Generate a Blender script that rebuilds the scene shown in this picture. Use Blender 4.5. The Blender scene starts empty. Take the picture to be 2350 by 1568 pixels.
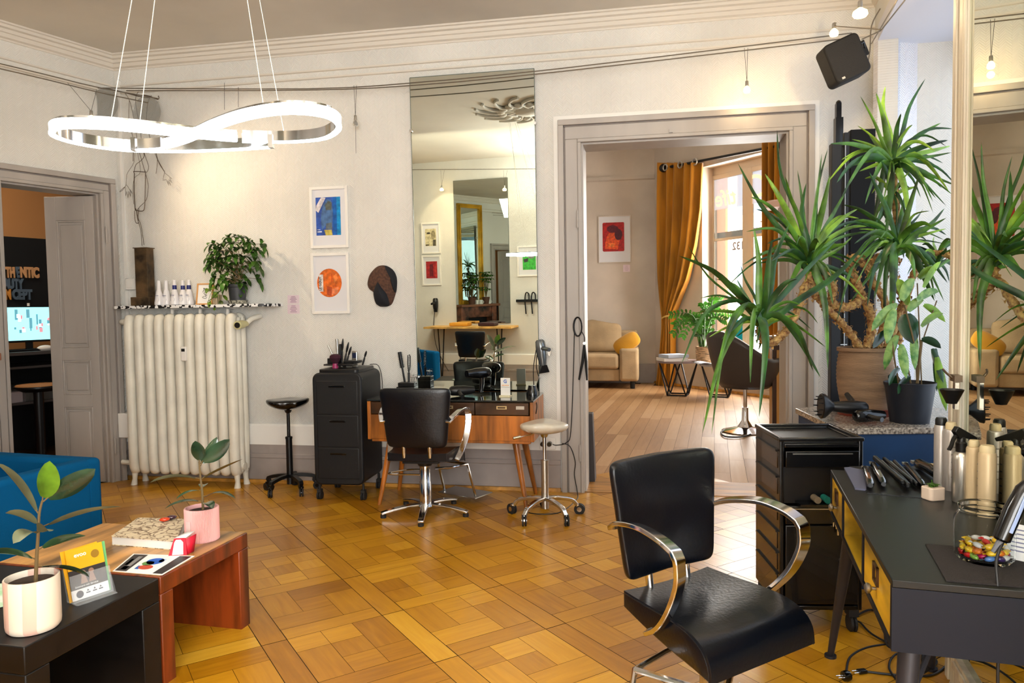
import bpy, math, random
from math import sin, cos, pi, radians, atan2, sqrt
from mathutils import Vector as V, Matrix as M, noise
random.seed(7)
SC = bpy.context.scene
COL = SC.collection
# ------------------------------------------------------------ camera geometry
FPX = 1680.0; PT = radians(2.75); RL = radians(.89); HC = 1.38
FW = V((0, cos(PT), -sin(PT))); _rt = V((1, 0, 0)); _dn = FW.cross(_rt)
RT = _rt*cos(RL) + _dn*sin(RL); DN = -_rt*sin(RL) + _dn*cos(RL)
CAM = V((0, 0, HC))
def ray(u, v): return RT*((u-1175)/FPX) + DN*((v-784)/FPX) + FW
def G(u, v, z=0.0):
    """photo pixel -> point on the horizontal plane z"""
    d = ray(u, v); return CAM + d*((z-HC)/d.z)
def PY(u, v, y):
    """photo pixel -> point at forward distance y"""
    d = ray(u, v); return CAM + d*(y/d.y)
def WP(u, v, p, n):
    d = ray(u, v); return CAM + d*((V(p)-CAM).dot(n)/d.dot(n))
def refl(d, n): return d - n*(2*d.dot(n))
cd = bpy.data.cameras.new('camera'); cam = bpy.data.objects.new('camera', cd); COL.objects.link(cam)
cd.sensor_width = 36; cd.lens = FPX/2350*36; cd.clip_start = .02; cd.clip_end = 200
cam.matrix_world = M(((RT.x, -DN.x, -FW.x, 0), (RT.y, -DN.y, -FW.y, 0), (RT.z, -DN.z, -FW.z, HC), (0, 0, 0, 1)))
SC.camera = cam

# ------------------------------------------------------------ materials
def lin(c):
    c = c/255.0
    return c/12.92 if c <= .04045 else ((c+.055)/1.055)**2.4
def rgb(c, a=1): return (lin(c[0]), lin(c[1]), lin(c[2]), a)
MATS = {}
def mat(name, col, rough=.5, metal=0, spec=.5, noise_s=None, noise_a=.12, bump=None, bump_s=40, trans=0, ior=1.45,
        emit=None, emit_s=0, coat=0, stretch=None, sheen=0, col2=None, alpha=None):
    if name in MATS: return MATS[name]
    m = bpy.data.materials.new(name); m.use_nodes = True; nt = m.node_tree; N = nt.nodes; L = nt.links
    b = N['Principled BSDF']
    b.inputs['Base Color'].default_value = rgb(col); b.inputs['Roughness'].default_value = rough
    b.inputs['Metallic'].default_value = metal; b.inputs['Specular IOR Level'].default_value = spec
    b.inputs['IOR'].default_value = ior; b.inputs['Transmission Weight'].default_value = trans
    b.inputs['Coat Weight'].default_value = coat; b.inputs['Sheen Weight'].default_value = sheen
    if alpha is not None: b.inputs['Alpha'].default_value = alpha
    if emit: b.inputs['Emission Color'].default_value = rgb(emit); b.inputs['Emission Strength'].default_value = emit_s
    tc = None
    def coords():
        t = N.new('ShaderNodeTexCoord'); mp = N.new('ShaderNodeMapping'); L.new(t.outputs['Object'], mp.inputs[0])
        if stretch: mp.inputs['Scale'].default_value = stretch
        return mp.outputs[0]
    if noise_s or bump: tc = coords()
    if noise_s:
        n = N.new('ShaderNodeTexNoise'); n.inputs['Scale'].default_value = noise_s; n.inputs['Detail'].default_value = 4
        L.new(tc, n.inputs['Vector'])
        mx = N.new('ShaderNodeMix'); mx.data_type = 'RGBA'
        c2 = col2 if col2 else tuple(max(0, x*(1-noise_a*1.6)) for x in col)
        c1 = col if col2 else tuple(min(255, x*(1+noise_a*.6)) for x in col)
        mx.inputs[6].default_value = rgb(c1); mx.inputs[7].default_value = rgb(c2)
        cr = N.new('ShaderNodeMapRange'); cr.inputs[1].default_value = .35; cr.inputs[2].default_value = .65
        L.new(n.outputs[0], cr.inputs[0]); L.new(cr.outputs[0], mx.inputs[0]); L.new(mx.outputs[2], b.inputs['Base Color'])
    if bump:
        n2 = N.new('ShaderNodeTexNoise'); n2.inputs['Scale'].default_value = bump_s; n2.inputs['Detail'].default_value = 3
        L.new(tc, n2.inputs['Vector']); bp = N.new('ShaderNodeBump'); bp.inputs['Strength'].default_value = bump; bp.inputs['Distance'].default_value = .01
        L.new(n2.outputs[0], bp.inputs['Height']); L.new(bp.outputs[0], b.inputs['Normal'])
    MATS[name] = m; return m

# ------------------------------------------------------------ mesh builder
class MB:
    def __init__(s): s.v = []; s.f = []; s.mi = []; s.cur = 0; s.fc = []; s.tone = 0
    def add(s, vs, fs, tone=None):
        o = len(s.v); s.v += [tuple(p) for p in vs]
        for f in fs: s.f.append([o+i for i in f]); s.mi.append(s.cur); s.fc.append(tone if tone is not None else s.tone)
        return s
    def box(s, c, d, R=None, tp=1.0):
        x, y, z = d[0]/2, d[1]/2, d[2]/2
        P = [V((sx*x*(tp if sz > 0 else 1), sy*y*(tp if sz > 0 else 1), sz*z)) for sz in (-1, 1) for sy in (-1, 1) for sx in (-1, 1)]
        if R: P = [R @ p for p in P]
        c = V(c); P = [p+c for p in P]
        return s.add(P, [(0, 2, 3, 1), (4, 5, 7, 6), (0, 1, 5, 4), (2, 6, 7, 3), (0, 4, 6, 2), (1, 3, 7, 5)])
    def b2(s, a, b):
        """box from min corner to max corner"""
        return s.box([(a[i]+b[i])/2 for i in range(3)], [abs(b[i]-a[i]) for i in range(3)])
    def tube(s, pts, r, n=8, cap=True, closed=False):
        pts = [V(p) for p in pts]; k = len(pts)
        rr = r if isinstance(r, (list, tuple)) else [r]*k
        t0 = (pts[1]-pts[0]).normalized()
        up = V((0, 0, 1)) if abs(t0.z) < .9 else V((1, 0, 0))
        a = t0.cross(up).normalized(); vs = []
        for i in range(k):
            if closed: t = (pts[(i+1) % k]-pts[i-1]).normalized()
            elif i == 0: t = pts[1]-pts[0]
            elif i == k-1: t = pts[-1]-pts[-2]
            else: t = (pts[i+1]-pts[i]).normalized()+(pts[i]-pts[i-1]).normalized()
            t = t.normalized() if t.length > 1e-9 else t0
            a = (a - t*a.dot(t))
            a = a.normalized() if a.length > 1e-6 else t.orthogonal().normalized()
            b = t.cross(a)
            for j in range(n):
                w = 2*pi*j/n; vs.append(pts[i]+(a*cos(w)+b*sin(w))*rr[i])
        fs = []
        for i in range(k if closed else k-1):
            for j in range(n):
                i2 = (i+1) % k
                fs.append((i*n+j, i*n+(j+1) % n, i2*n+(j+1) % n, i2*n+j))
        if cap and not closed: fs.append(tuple(range(n-1, -1, -1))); fs.append(tuple((k-1)*n+j for j in range(n)))
        return s.add(vs, fs)
    def cyl(s, p0, p1, r0, r1=None, n=16):
        return s.tube([p0, p1], [r0, r0 if r1 is None else r1], n)
    def lathe(s, prof, o=(0, 0, 0), n=32, R=None, cap=True):
        vs = []; o = V(o)
        for r, z in prof:
            for j in range(n):
                w = 2*pi*j/n; p = V((r*cos(w), r*sin(w), z)); p = R @ p if R else p; vs.append(p+o)
        fs = [(i*n+j, i*n+(j+1) % n, (i+1)*n+(j+1) % n, (i+1)*n+j) for i in range(len(prof)-1) for j in range(n)]
        if cap:
            if prof[0][0] > 1e-5: fs.append(tuple(range(n-1, -1, -1)))
            if prof[-1][0] > 1e-5: fs.append(tuple((len(prof)-1)*n+j for j in range(n)))
        return s.add(vs, fs)
    def ell(s, c, r, R=None, n=16, m=10):
        r = r if isinstance(r, (tuple, list)) else (r, r, r)
        vs = []; c = V(c)
        for i in range(m+1):
            t = pi*i/m
            for j in range(n):
                w = 2*pi*j/n; p = V((r[0]*sin(t)*cos(w), r[1]*sin(t)*sin(w), -r[2]*cos(t)))
                vs.append((R @ p if R else p)+c)
        fs = [(i*n+j, i*n+(j+1) % n, (i+1)*n+(j+1) % n, (i+1)*n+j) for i in range(m) for j in range(n)]
        return s.add(vs, fs)
    def prism(s, poly, h, T=None):
        """2D polygon (x,y) extruded along z by h; T = 4x4"""
        k = len(poly); vs = [V((p[0], p[1], 0)) for p in poly]+[V((p[0], p[1], h)) for p in poly]
        if T: vs = [T @ p for p in vs]
        fs = [tuple(range(k-1, -1, -1)), tuple(range(k, 2*k))]+[(i, (i+1) % k, k+(i+1) % k, k+i) for i in range(k)]
        return s.add(vs, fs)
    def grid(s, fn, nu, nv, closed_u=False):
        vs = [fn(i/(nu if closed_u else nu-1), j/(nv-1)) for j in range(nv) for i in range(nu)]
        fs = []
        for j in range(nv-1):
            for i in range(nu if closed_u else nu-1):
                i2 = (i+1) % nu; fs.append((j*nu+i, j*nu+i2, (j+1)*nu+i2, (j+1)*nu+i))
        return s.add(vs, fs)
    def poly(s, pts, tone=None): return s.add(pts, [tuple(range(len(pts)))], tone)
    def leaf(s, p0, p1, p2, w, n=7, fold=.25, up=None, prof=None):
        """leaf blade along the quadratic curve p0 p1 p2, width w, folded along its midrib"""
        p0, p1, p2 = V(p0), V(p1), V(p2); vs = []
        for i in range(n+1):
            t = i/n
            p = p0*(1-t)**2+p1*2*t*(1-t)+p2*t*t
            d = ((p1-p0)*(1-t)+(p2-p1)*t)
            d = d.normalized() if d.length > 1e-9 else V((0, 0, 1))
            side = d.cross(up if up else V((0, 0, 1)))
            side = side.normalized() if side.length > 1e-4 else V((1, 0, 0))
            nn = side.cross(d)
            ww = w*(prof(t) if prof else (sin(pi*min(1, t*.93+.07))**.6))
            if i == n: ww = 0
            vs += [p-side*ww/2+nn*ww*fold, p, p+side*ww/2+nn*ww*fold]
        fs = []
        for i in range(n):
            a = i*3; fs += [(a, a+1, a+4, a+3), (a+1, a+2, a+5, a+4)]
        return s.add(vs, fs)
    def build(s, name, m, parent=None, smooth=True, bev=0, sub=0, solid=0, ang=35, loc=None, rotz=None, R=None, seg=2):
        me = bpy.data.meshes.new(name); me.from_pydata(s.v, [], s.f)
        ms = m if isinstance(m, (list, tuple)) else [m]
        for q in ms: me.materials.append(q)
        if len(ms) > 1: me.polygons.foreach_set('material_index', s.mi)
        if any(s.fc):
            at = me.attributes.new('tone', 'FLOAT', 'FACE'); at.data.foreach_set('value', [float(x) for x in s.fc])
        if smooth:
            me.polygons.foreach_set('use_smooth', [True]*len(me.polygons))
            if not sub: me.set_sharp_from_angle(angle=radians(ang))
        me.update()
        o = bpy.data.objects.new(name, me); COL.objects.link(o)
        if parent: o.parent = parent
        if loc is not None: o.location = loc
        if rotz is not None: o.rotation_euler = (0, 0, rotz)
        if R is not None: o.rotation_euler = R.to_euler()
        if solid:
            md = o.modifiers.new('solid', 'SOLIDIFY'); md.thickness = solid; md.offset = 0
        if bev:
            md = o.modifiers.new('bevel', 'BEVEL'); md.width = bev; md.segments = seg; md.limit_method = 'ANGLE'; md.angle_limit = radians(50)
        if sub:
            md = o.modifiers.new('sub', 'SUBSURF'); md.levels = sub; md.render_levels = sub
        return o
def smoothpath(pts, k=6, closed=False):
    """Catmull-Rom through points"""
    P = [V(p) for p in pts]; out = []; n = len(P)
    for i in range(n if closed else n-1):
        if closed: a, b, c, d = P[i-1], P[i], P[(i+1) % n], P[(i+2) % n]
        else: a, b, c, d = P[max(i-1, 0)], P[i], P[i+1], P[min(i+2, n-1)]
        for j in range(k):
            t = j/k
            out.append(.5*((2*b)+(c-a)*t+(2*a-5*b+4*c-d)*t*t+(3*b-a-3*c+d)*t**3))
    if not closed: out.append(P[-1])
    return out
def rrect(w, h, r, n=5, cx=0, cy=0):
    out = []
    for (sx, sy, a0) in ((1, 1, 0), (-1, 1, 90), (-1, -1, 180), (1, -1, 270)):
        for i in range(n+1):
            a = radians(a0+90*i/n); out.append((cx+sx*(w/2-r)+r*cos(a), cy+sy*(h/2-r)+r*sin(a)))
    return out
def circ(r, n=24, cx=0, cy=0): return [(cx+r*cos(2*pi*i/n), cy+r*sin(2*pi*i/n)) for i in range(n)]
def tag(o, label=None, cat=None, group=None, kind=None):
    if label: o['label'] = label
    if cat: o['category'] = cat
    if group: o['group'] = group
    if kind: o['kind'] = kind
    return o
def thing(name, label, cat, loc=(0, 0, 0), rotz=0, group=None, R=None):
    o = bpy.data.objects.new(name, None); COL.objects.link(o); o.location = loc
    o.rotation_euler = (0, 0, rotz)
    if R is not None: o.rotation_euler = R.to_euler()
    o.empty_display_size = .05
    return tag(o, label, cat, group)
def struct(o): o['kind'] = 'structure'; return o
def copy_tree(o, parent=None):
    c = o.copy(); COL.objects.link(c)
    if parent: c.parent = parent
    for ch in list(o.children): copy_tree(ch, c)
    return c
def dup(o, label, loc, rotz=None, group=None, R=None):
    c = copy_tree(o); c.location = loc
    if rotz is not None: c.rotation_euler = (0, 0, rotz)
    if R is not None: c.rotation_euler = R.to_euler()
    c['label'] = label
    if group: c['group'] = group
    return c
def RZ(a): return M.Rotation(a, 3, 'Z')
def RX(a): return M.Rotation(a, 3, 'X')
def RY(a): return M.Rotation(a, 3, 'Y')
def frame3(x, y, z):
    return M((x, y, z)).transposed()
def to4(R, o): return M.Translation(V(o)) @ R.to_4x4()
def text(name, s, size, m, parent=None, T=None, ext=.0008, align='CENTER', space=1.0, italic=0, bold=0, label=None):
    cu = bpy.data.curves.new(name, 'FONT'); cu.body = s; cu.size = size; cu.extrude = ext; cu.align_x = align; cu.align_y = 'CENTER'
    cu.space_character = space; cu.shear = italic; cu.offset = bold; cu.resolution_u = 3
    o = bpy.data.objects.new(name, cu); COL.objects.link(o); bpy.context.view_layer.update()
    me = bpy.data.meshes.new_from_object(o.evaluated_get(bpy.context.evaluated_depsgraph_get()))
    bpy.data.objects.remove(o); me.materials.clear(); me.materials.append(m)
    me.name = name
    if T is not None: me.transform(T)
    q = bpy.data.objects.new(name, me); COL.objects.link(q)
    if parent: q.parent = parent
    return q
# upright text facing -Y in local frame
TUP = M.Rotation(pi/2, 4, 'X')

# ------------------------------------------------------------ wall frames (local x right, y into the wall, z up)
AB = radians(100.5)
B0 = V((.355, 5.383, 0)); BX = V((sin(AB), cos(AB), 0)); BN = V((BX.y, -BX.x, 0)); BROT = atan2(BX.y, BX.x)
AL = radians(30)
L0 = V((-3.2, 6.04, 0)); LX = V((sin(AL), cos(AL), 0)); LN = V((cos(AL), -sin(AL), 0)); LROT = atan2(LX.y, LX.x)
ARR = radians(18)
R0 = V((2.46, 4.985, 0)); RXD = V((-sin(ARR), -cos(ARR), 0)); RN = V((-cos(ARR), sin(ARR), 0)); RROT = atan2(RXD.y, RXD.x)
AM = radians(17.8)
M0 = V((1.539, 2.482, 0)); MX = V((-sin(AM), -cos(AM), 0)); MN = V((-cos(AM), sin(AM), 0)); MROT = atan2(MX.y, MX.x)
def bs(u, v, out=0.0):
    p = WP(u, v, B0+BN*out, BN); return (p-B0).dot(BX), p.z
def ls(u, v, out=0.0):
    p = WP(u, v, L0+LN*out, LN); return (p-L0).dot(LX), p.z
def rs(u, v, out=0.0):
    p = WP(u, v, R0+RN*out, RN); return (p-R0).dot(RXD), p.z
def Bp(s, z, out=0.0): return B0+BX*s+BN*out+V((0, 0, z))
def Lp(s, z, out=0.0): return L0+LX*s+LN*out+V((0, 0, z))
def Rp(s, z, out=0.0): return R0+RXD*s+RN*out+V((0, 0, z))
CEIL = 3.45
# tilted tall mirror on the back wall
MT = radians(.9)
MNB = BN*cos(MT)+V((0, 0, -sin(MT)))
MP0 = B0+BN*.03+V((0, 0, 1.4))
# opposite wall
ON0 = -BN
OPIV = V((-2.5, .06, 0))
_a = radians(6.5); OROT3 = M.Rotation(_a, 3, 'Z')
ON = OROT3 @ ON0                     # normal into the room
OX = V((ON.y, -ON.x, 0)); OX = -OX   # right when facing the wall from inside
if OX.cross(V((0, 0, 1))).dot(-ON) > 0: pass
def MO(u, v):
    """pixel seen in the tall mirror -> point on the opposite wall"""
    d = ray(u, v); h = CAM+d*((MP0-CAM).dot(MNB)/d.dot(MNB)); d2 = refl(d, MNB)
    return h+d2*((OPIV-h).dot(ON)/d2.dot(ON))
def MZ(u, v, z):
    d = ray(u, v); h = CAM+d*((MP0-CAM).dot(MNB)/d.dot(MNB)); d2 = refl(d, MNB)
    return h+d2*((z-h.z)/d2.z)
# ============================================================ materials
def wallpaper(name, col, k=1.0):
    m = mat(name, col, rough=.85, spec=.2, noise_s=1.1, noise_a=.03)
    nt = m.node_tree; N = nt.nodes; L = nt.links; b = N['Principled BSDF']
    tc = N.new('ShaderNodeTexCoord'); sp = N.new('ShaderNodeSeparateXYZ'); L.new(tc.outputs['Object'], sp.inputs[0])
    def mt(op, a, bb=None, c=None):
        q = N.new('ShaderNodeMath'); q.operation = op
        for i, x in enumerate((a, bb, c)):
            if x is None: continue
            if isinstance(x, (int, float)): q.inputs[i].default_value = x
            else: L.new(x, q.inputs[i])
        return q.outputs[0]
    xs = mt('PINGPONG', sp.outputs[0], .035)
    w = mt('SINE', mt('MULTIPLY', mt('ADD', sp.outputs[2], xs), 380))
    bp = N.new('ShaderNodeBump'); bp.inputs['Strength'].default_value = .35*k; bp.inputs['Distance'].default_value = .002
    L.new(w, bp.inputs['Height']); L.new(bp.outputs[0], b.inputs['Normal'])
    return m
WALL = wallpaper('wallpaper_white', (222, 220, 213))
WALL2 = mat('plaster_warm', (222, 208, 192), .85, noise_s=1.5, noise_a=.03, bump=.08)
CEILM = mat('ceiling_plaster', (216, 210, 198), .9, noise_s=.8, noise_a=.04)
TRIM = mat('painted_wood_grey', (172, 165, 158), .45, noise_s=3, noise_a=.05, stretch=(1, 1, .2))
TRIMD = mat('painted_wood_grey_dark', (140, 131, 127), .5)
BASEB = mat('baseboard_grey', (160, 150, 145), .5, noise_s=3, noise_a=.06)
WHITE = mat('white_paint', (235, 232, 226), .4)
OAK = mat('oak_strip', (196, 140, 60), .4, noise_s=12, noise_a=.15)
BLACK = mat('black_plastic', (9, 9, 11), .38)
BLACKG = mat('black_gloss', (5, 5, 7), .16, coat=.25)
LEATHER = mat('black_leather', (5, 8, 16), .3, spec=.5, bump=.08, bump_s=90)
CHROME = mat('chrome', (215, 215, 218), .12, metal=1)
CHROMEB = mat('brushed_steel', (190, 188, 182), .32, metal=1)
RUBBER = mat('rubber_dark', (28, 26, 25), .7)
GLASS = mat('clear_glass', (250, 252, 252), .02, trans=1, ior=1.3)
MIRROR = mat('mirror_silver', (226, 234, 226), .0, metal=1)
WOODR = mat('red_stained_wood', (120, 50, 16), .35, noise_s=16, noise_a=.25, stretch=(1, 1, .15), coat=.3)
TEAK = mat('teak_veneer', (176, 104, 38), .38, noise_s=14, noise_a=.22, stretch=(1, 1, .12), coat=.15)
TEAKD = mat('dark_veneer', (70, 46, 28), .3, noise_s=10, noise_a=.2)
SOIL = mat('potting_soil', (50, 36, 26), .95, bump=.8, bump_s=120)
PAPER = mat('white_paper', (240, 240, 238), .6)
CABLE = mat('black_cable', (20, 19, 20), .5)
WIREG = mat('grey_cable', (120, 112, 100), .4, metal=.6)
GREEN = mat('leaf_green', (66, 118, 34), .35, noise_s=14, noise_a=.35, spec=.6)
GREEND = mat('leaf_dark_green', (32, 70, 36), .28, noise_s=9, noise_a=.3, spec=.7)
STEM = mat('stem_brown', (112, 92, 58), .7)

def floor_mat(name, ramp, rough, gs=1.0, coat=.25):
    m = bpy.data.materials.new(name); m.use_nodes = True; N = m.node_tree.nodes; L = m.node_tree.links; b = N['Principled BSDF']
    at = N.new('ShaderNodeAttribute'); at.attribute_name = 'tone'
    uv = N.new('ShaderNodeUVMap'); mp = N.new('ShaderNodeMapping'); mp.inputs['Scale'].default_value = (2.2*gs, 26*gs, 1); L.new(uv.outputs[0], mp.inputs[0])
    n = N.new('ShaderNodeTexNoise'); n.inputs['Scale'].default_value = 1.6; n.inputs['Detail'].default_value = 5; n.inputs['Distortion'].default_value = .6; L.new(mp.outputs[0], n.inputs[0])
    tc = N.new('ShaderNodeTexCoord'); n2 = N.new('ShaderNodeTexNoise'); n2.inputs['Scale'].default_value = 1.3; n2.inputs['Detail'].default_value = 6; L.new(tc.outputs['Object'], n2.inputs[0])
    def mt(op, a, c):
        q = N.new('ShaderNodeMath'); q.operation = op
        for i, x in enumerate((a, c)):
            if isinstance(x, (int, float)): q.inputs[i].default_value = x
            else: L.new(x, q.inputs[i])
        return q.outputs[0]
    f = mt('ADD', mt('ADD', mt('MULTIPLY', at.outputs['Fac'], .55), mt('MULTIPLY', n.outputs[0], .35)), mt('MULTIPLY', n2.outputs[0], .35))
    f = mt('SUBTRACT', f, .12)
    cr = N.new('ShaderNodeValToRGB'); L.new(f, cr.inputs[0])
    cr.color_ramp.elements[0].position = .05; cr.color_ramp.elements[0].color = rgb(ramp[0])
    cr.color_ramp.elements[1].position = .95; cr.color_ramp.elements[1].color = rgb(ramp[-1])
    for i, c in enumerate(ramp[1:-1]):
        e = cr.color_ramp.elements.new(.05+.9*(i+1)/(len(ramp)-1)); e.color = rgb(c)
    L.new(cr.outputs[0], b.inputs['Base Color'])
    rr = N.new('ShaderNodeMapRange'); rr.inputs[3].default_value = rough*.75; rr.inputs[4].default_value = rough*1.35; L.new(n2.outputs[0], rr.inputs[0]); L.new(rr.outputs[0], b.inputs['Roughness'])
    b.inputs['Coat Weight'].default_value = coat; b.inputs['Coat Roughness'].default_value = .22
    bp = N.new('ShaderNodeBump'); bp.inputs['Strength'].default_value = .12; bp.inputs['Distance'].default_value = .004; L.new(n.outputs[0], bp.inputs['Height']); L.new(bp.outputs[0], b.inputs['Normal'])
    return m
PARQ = floor_mat('parquet_oak', ((116, 66, 3), (166, 109, 8), (202, 144, 26), (226, 178, 60)), .32)
PLANK = floor_mat('plank_floor', ((128, 86, 48), (160, 118, 74), (178, 138, 94), (190, 152, 112)), .5, .8, coat=.05)
GAP = mat('floor_joint', (44, 24, 8), .8)

class FloorB(MB):
    def __init__(s): super().__init__(); s.uv = []
    def piece(s, o, ax, ay, x0, y0, x1, y1, g, along, tone, clip=None):
        x0 += g; y0 += g; x1 -= g; y1 -= g
        ps = [(x0, y0), (x1, y0), (x1, y1), (x0, y1)]
        W = [o+ax*p[0]+ay*p[1] for p in ps]
        if clip and not any(clip(w) for w in W): return
        r = random.random()*50
        s.add(W, [(0, 1, 2, 3)], tone)
        s.uv += [((p[0] if along == 0 else p[1])+r, (p[1] if along == 0 else p[0])+r*.37) for p in ps]
    def buildf(s, name, m):
        o = s.build(name, m, smooth=False); uv = o.data.uv_layers.new(name='UVMap')
        for i, l in enumerate(uv.data): l.uv = s.uv[i]
        return o

# ---- room outlines
RB1 = V((1.372, 1.63, 0))
POLY = [L0, R0, RB1, V((1.9, -.3, 0)), V((1.9, -2.6, 0)), V((-1.35, -2.6, 0))]
def isect(p, d, q, e):
    # 2D intersection p+t d, q+s e
    den = d.x*e.y-d.y*e.x; t = ((q.x-p.x)*e.y-(q.y-p.y)*e.x)/den; return p+d*t
PG = isect(V((-1.35, -2.6, 0)), V((0, 1, 0)), OPIV, OX); PH = isect(L0, LX, OPIV, OX)
PG.z = 0; PH.z = 0
POLY += [PG, PH]
def inroom(w, m=.02):
    n = len(POLY); c = False
    for i in range(n):
        a, b = POLY[i], POLY[(i+1) % n]
        if (a.y > w.y) != (b.y > w.y) and w.x < (b.x-a.x)*(w.y-a.y)/(b.y-a.y)+a.x: c = not c
    return c
# ---- parquet: square panels turned 45 degrees to the walls, pinwheel pieces in a frame of strips
fb = FloorB(); ga = radians(32.2); cell = .527; ax = V((cos(ga), sin(ga), 0)); ay = V((-sin(ga), cos(ga), 0))
go = V((-1.048, 2.94, .004)); rnd = random.Random(3)
DS0, DS1 = bs(1340, 900)[0], bs(1808, 700)[0]
def nearroom(w):
    if inroom(w): return True
    q = w-B0; s = q.dot(BX); t = -q.dot(BN)
    return (DS0-.1 < s < DS1+.1 and -.1 < t < .24) or inroom(V((w.x*.97-.03, w.y*.97+.06, 0)))
for i in range(-14, 16):
    for j in range(-16, 16):
        o = go+ax*(i*cell)+ay*(j*cell)
        ct = rnd.random()*.35
        if not nearroom(o+ax*cell/2+ay*cell/2) and not any(inroom(o+ax*a+ay*b) for a in (0, cell) for b in (0, cell)): continue
        def T(): return min(1, max(0, ct+rnd.random()*.65))
        w = .105; g = .0009
        fb.piece(o, ax, ay, 0, 0, w, cell, .0022, 1, T())
        fb.piece(o, ax, ay, w, 0, cell, w, .0016, 0, T())
        a = w; s = (cell-w); k = s/3
        P = [(0, 0, 2, 1, 0), (2, 0, 3, 2, 1), (1, 2, 3, 3, 0), (0, 1, 1, 3, 1)]
        mode = (i+j) % 2
        for (x0, y0, x1, y1, al) in P:
            if mode: x0, y0, x1, y1, al = y0, x0, y1, x1, 1-al
            if rnd.random() < .45:
                if al == 0: xm = (x0+x1)/2; L2 = [(x0, y0, xm, y1), (xm, y0, x1, y1)]
                else: ym = (y0+y1)/2; L2 = [(x0, y0, x1, ym), (x0, ym, x1, y1)]
            else: L2 = [(x0, y0, x1, y1)]
            for q in L2: fb.piece(o, ax, ay, a+q[0]*k, a+q[1]*k, a+q[2]*k, a+q[3]*k, g, al, T())
        fb.piece(o, ax, ay, a+k, a+k, a+2*k, a+2*k, g, mode, T())
fl = fb.buildf('floor', PARQ); struct(fl)
mb = MB(); mb.poly([(-8, -3.5, 0), (4, -3.5, 0), tuple(Bp(4, 0, -.2)), tuple(Bp(-6, 0, -.2))]); struct(mb.build('floor_joints', GAP, smooth=False))
mb = MB(); mb.b2((DS0, -.02, -.02), (DS1, .40, .0075)); o = mb.build('trim_12', mat('threshold_oak', (178, 126, 62), .4, noise_s=9, noise_a=.2, stretch=(.2, 3, 1)), loc=B0, rotz=BROT); struct(o)
# ---- planks of the room behind
DEEP = .26
R2C = V((2.515, 12.8, 0)); W2A = radians(152); W2X = V((sin(W2A), cos(W2A), 0)); W2N = V((W2X.y, -W2X.x, 0))  # normal into room
fb = FloorB(); pa = radians(90-15.5); ax = V((cos(pa), sin(pa), 0)); ay = V((-sin(pa), cos(pa), 0))
for i in range(-26, 30):
    y0 = i*.125; x = -2.5+rnd.random()*1.2
    while x < 12.0:
        l = 1.2+rnd.random()*1.1
        o = V((1.4, 4.6, -.004)); c = o+ax*(x+l/2)+ay*(y0+.06)
        q = c-B0; 
        if -q.dot(BN) > DEEP-.9 and (o+ax*x+ay*y0-B0).dot(-BN) > DEEP-.02 and -1.6 < q.dot(BX) < 5.2 and q.dot(-BN) < 8.2:
            fb.piece(o, ax, ay, x, y0, x+l, y0+.125, .0012, 0, rnd.random())
        elif q.dot(-BN) > -1.5 and -1.6 < q.dot(BX) < 5.2 and q.dot(-BN) < 8.2:
            st = DEEP-.01-(o+ax*x+ay*y0-B0).dot(-BN)
            if st < l*.96: fb.piece(o, ax, ay, x+st/.96, y0, x+l, y0+.125, .0012, 0, rnd.random())
        x += l
fb.buildf('floor_planks', PLANK); struct(bpy.data.objects['floor_planks'])
mb = MB(); mb.poly([Bp(-2, -.008, -.24), Bp(5.5, -.008, -.24), Bp(5.5, -.008, -9), Bp(-2, -.008, -9)]); struct(mb.build('floor_planks_joints', GAP, smooth=False))

# ============================================================ walls
def wallseg(name, origin, rot, x0, x1, z0, z1, th, m, hole=None, y0=0):
    """slab with one rectangular opening; local x along, y into the wall"""
    mb = MB()
    if hole:
        a, b, c, d = hole
        if a > x0: mb.b2((x0, y0, z0), (a, y0+th, z1))
        if b < x1: mb.b2((b, y0, z0), (x1, y0+th, z1))
        if c > z0: mb.b2((a, y0, z0), (b, y0+th, c))
        if d < z1: mb.b2((a, y0, d), (b, y0+th, z1))
    else: mb.b2((x0, y0, z0), (x1, y0+th, z1))
    o = mb.build(name, m, smooth=False, loc=origin, rotz=rot); return struct(o)
SB0 = -(B0-L0).dot(BX); SB1 = (R0-B0).dot(BX)
DZ = bs(1335, 328)[1]; DZ = 2.55
wallseg('wall_back', B0, BROT, SB0-.3, SB1+.6, 0, CEIL+.1, DEEP, WALL, (DS0, DS1, 0, DZ))
# left wall, its doorway
LH0, LH1, LDZ = -.89, -.175, 2.33
lw_len = (PH-L0).length
wallseg('wall_left', L0, LROT, -lw_len-.2, .0, 0, CEIL+.1, .2, WALL, (LH0, LH1, 0, LDZ))
# right wall: pier at the corner, deep splayed window recess, long wall behind the standing mirror
q0 = rs(2015, 90)[0]; NS0 = q0; NS1 = 2.36; NZ = rs(2018, 86)[1]
wallseg('wall_right', R0, RROT, -.1, (RB1-R0).length, 0, CEIL+.1, .12, WALL, (NS0, NS1, 0, NZ))
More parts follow.
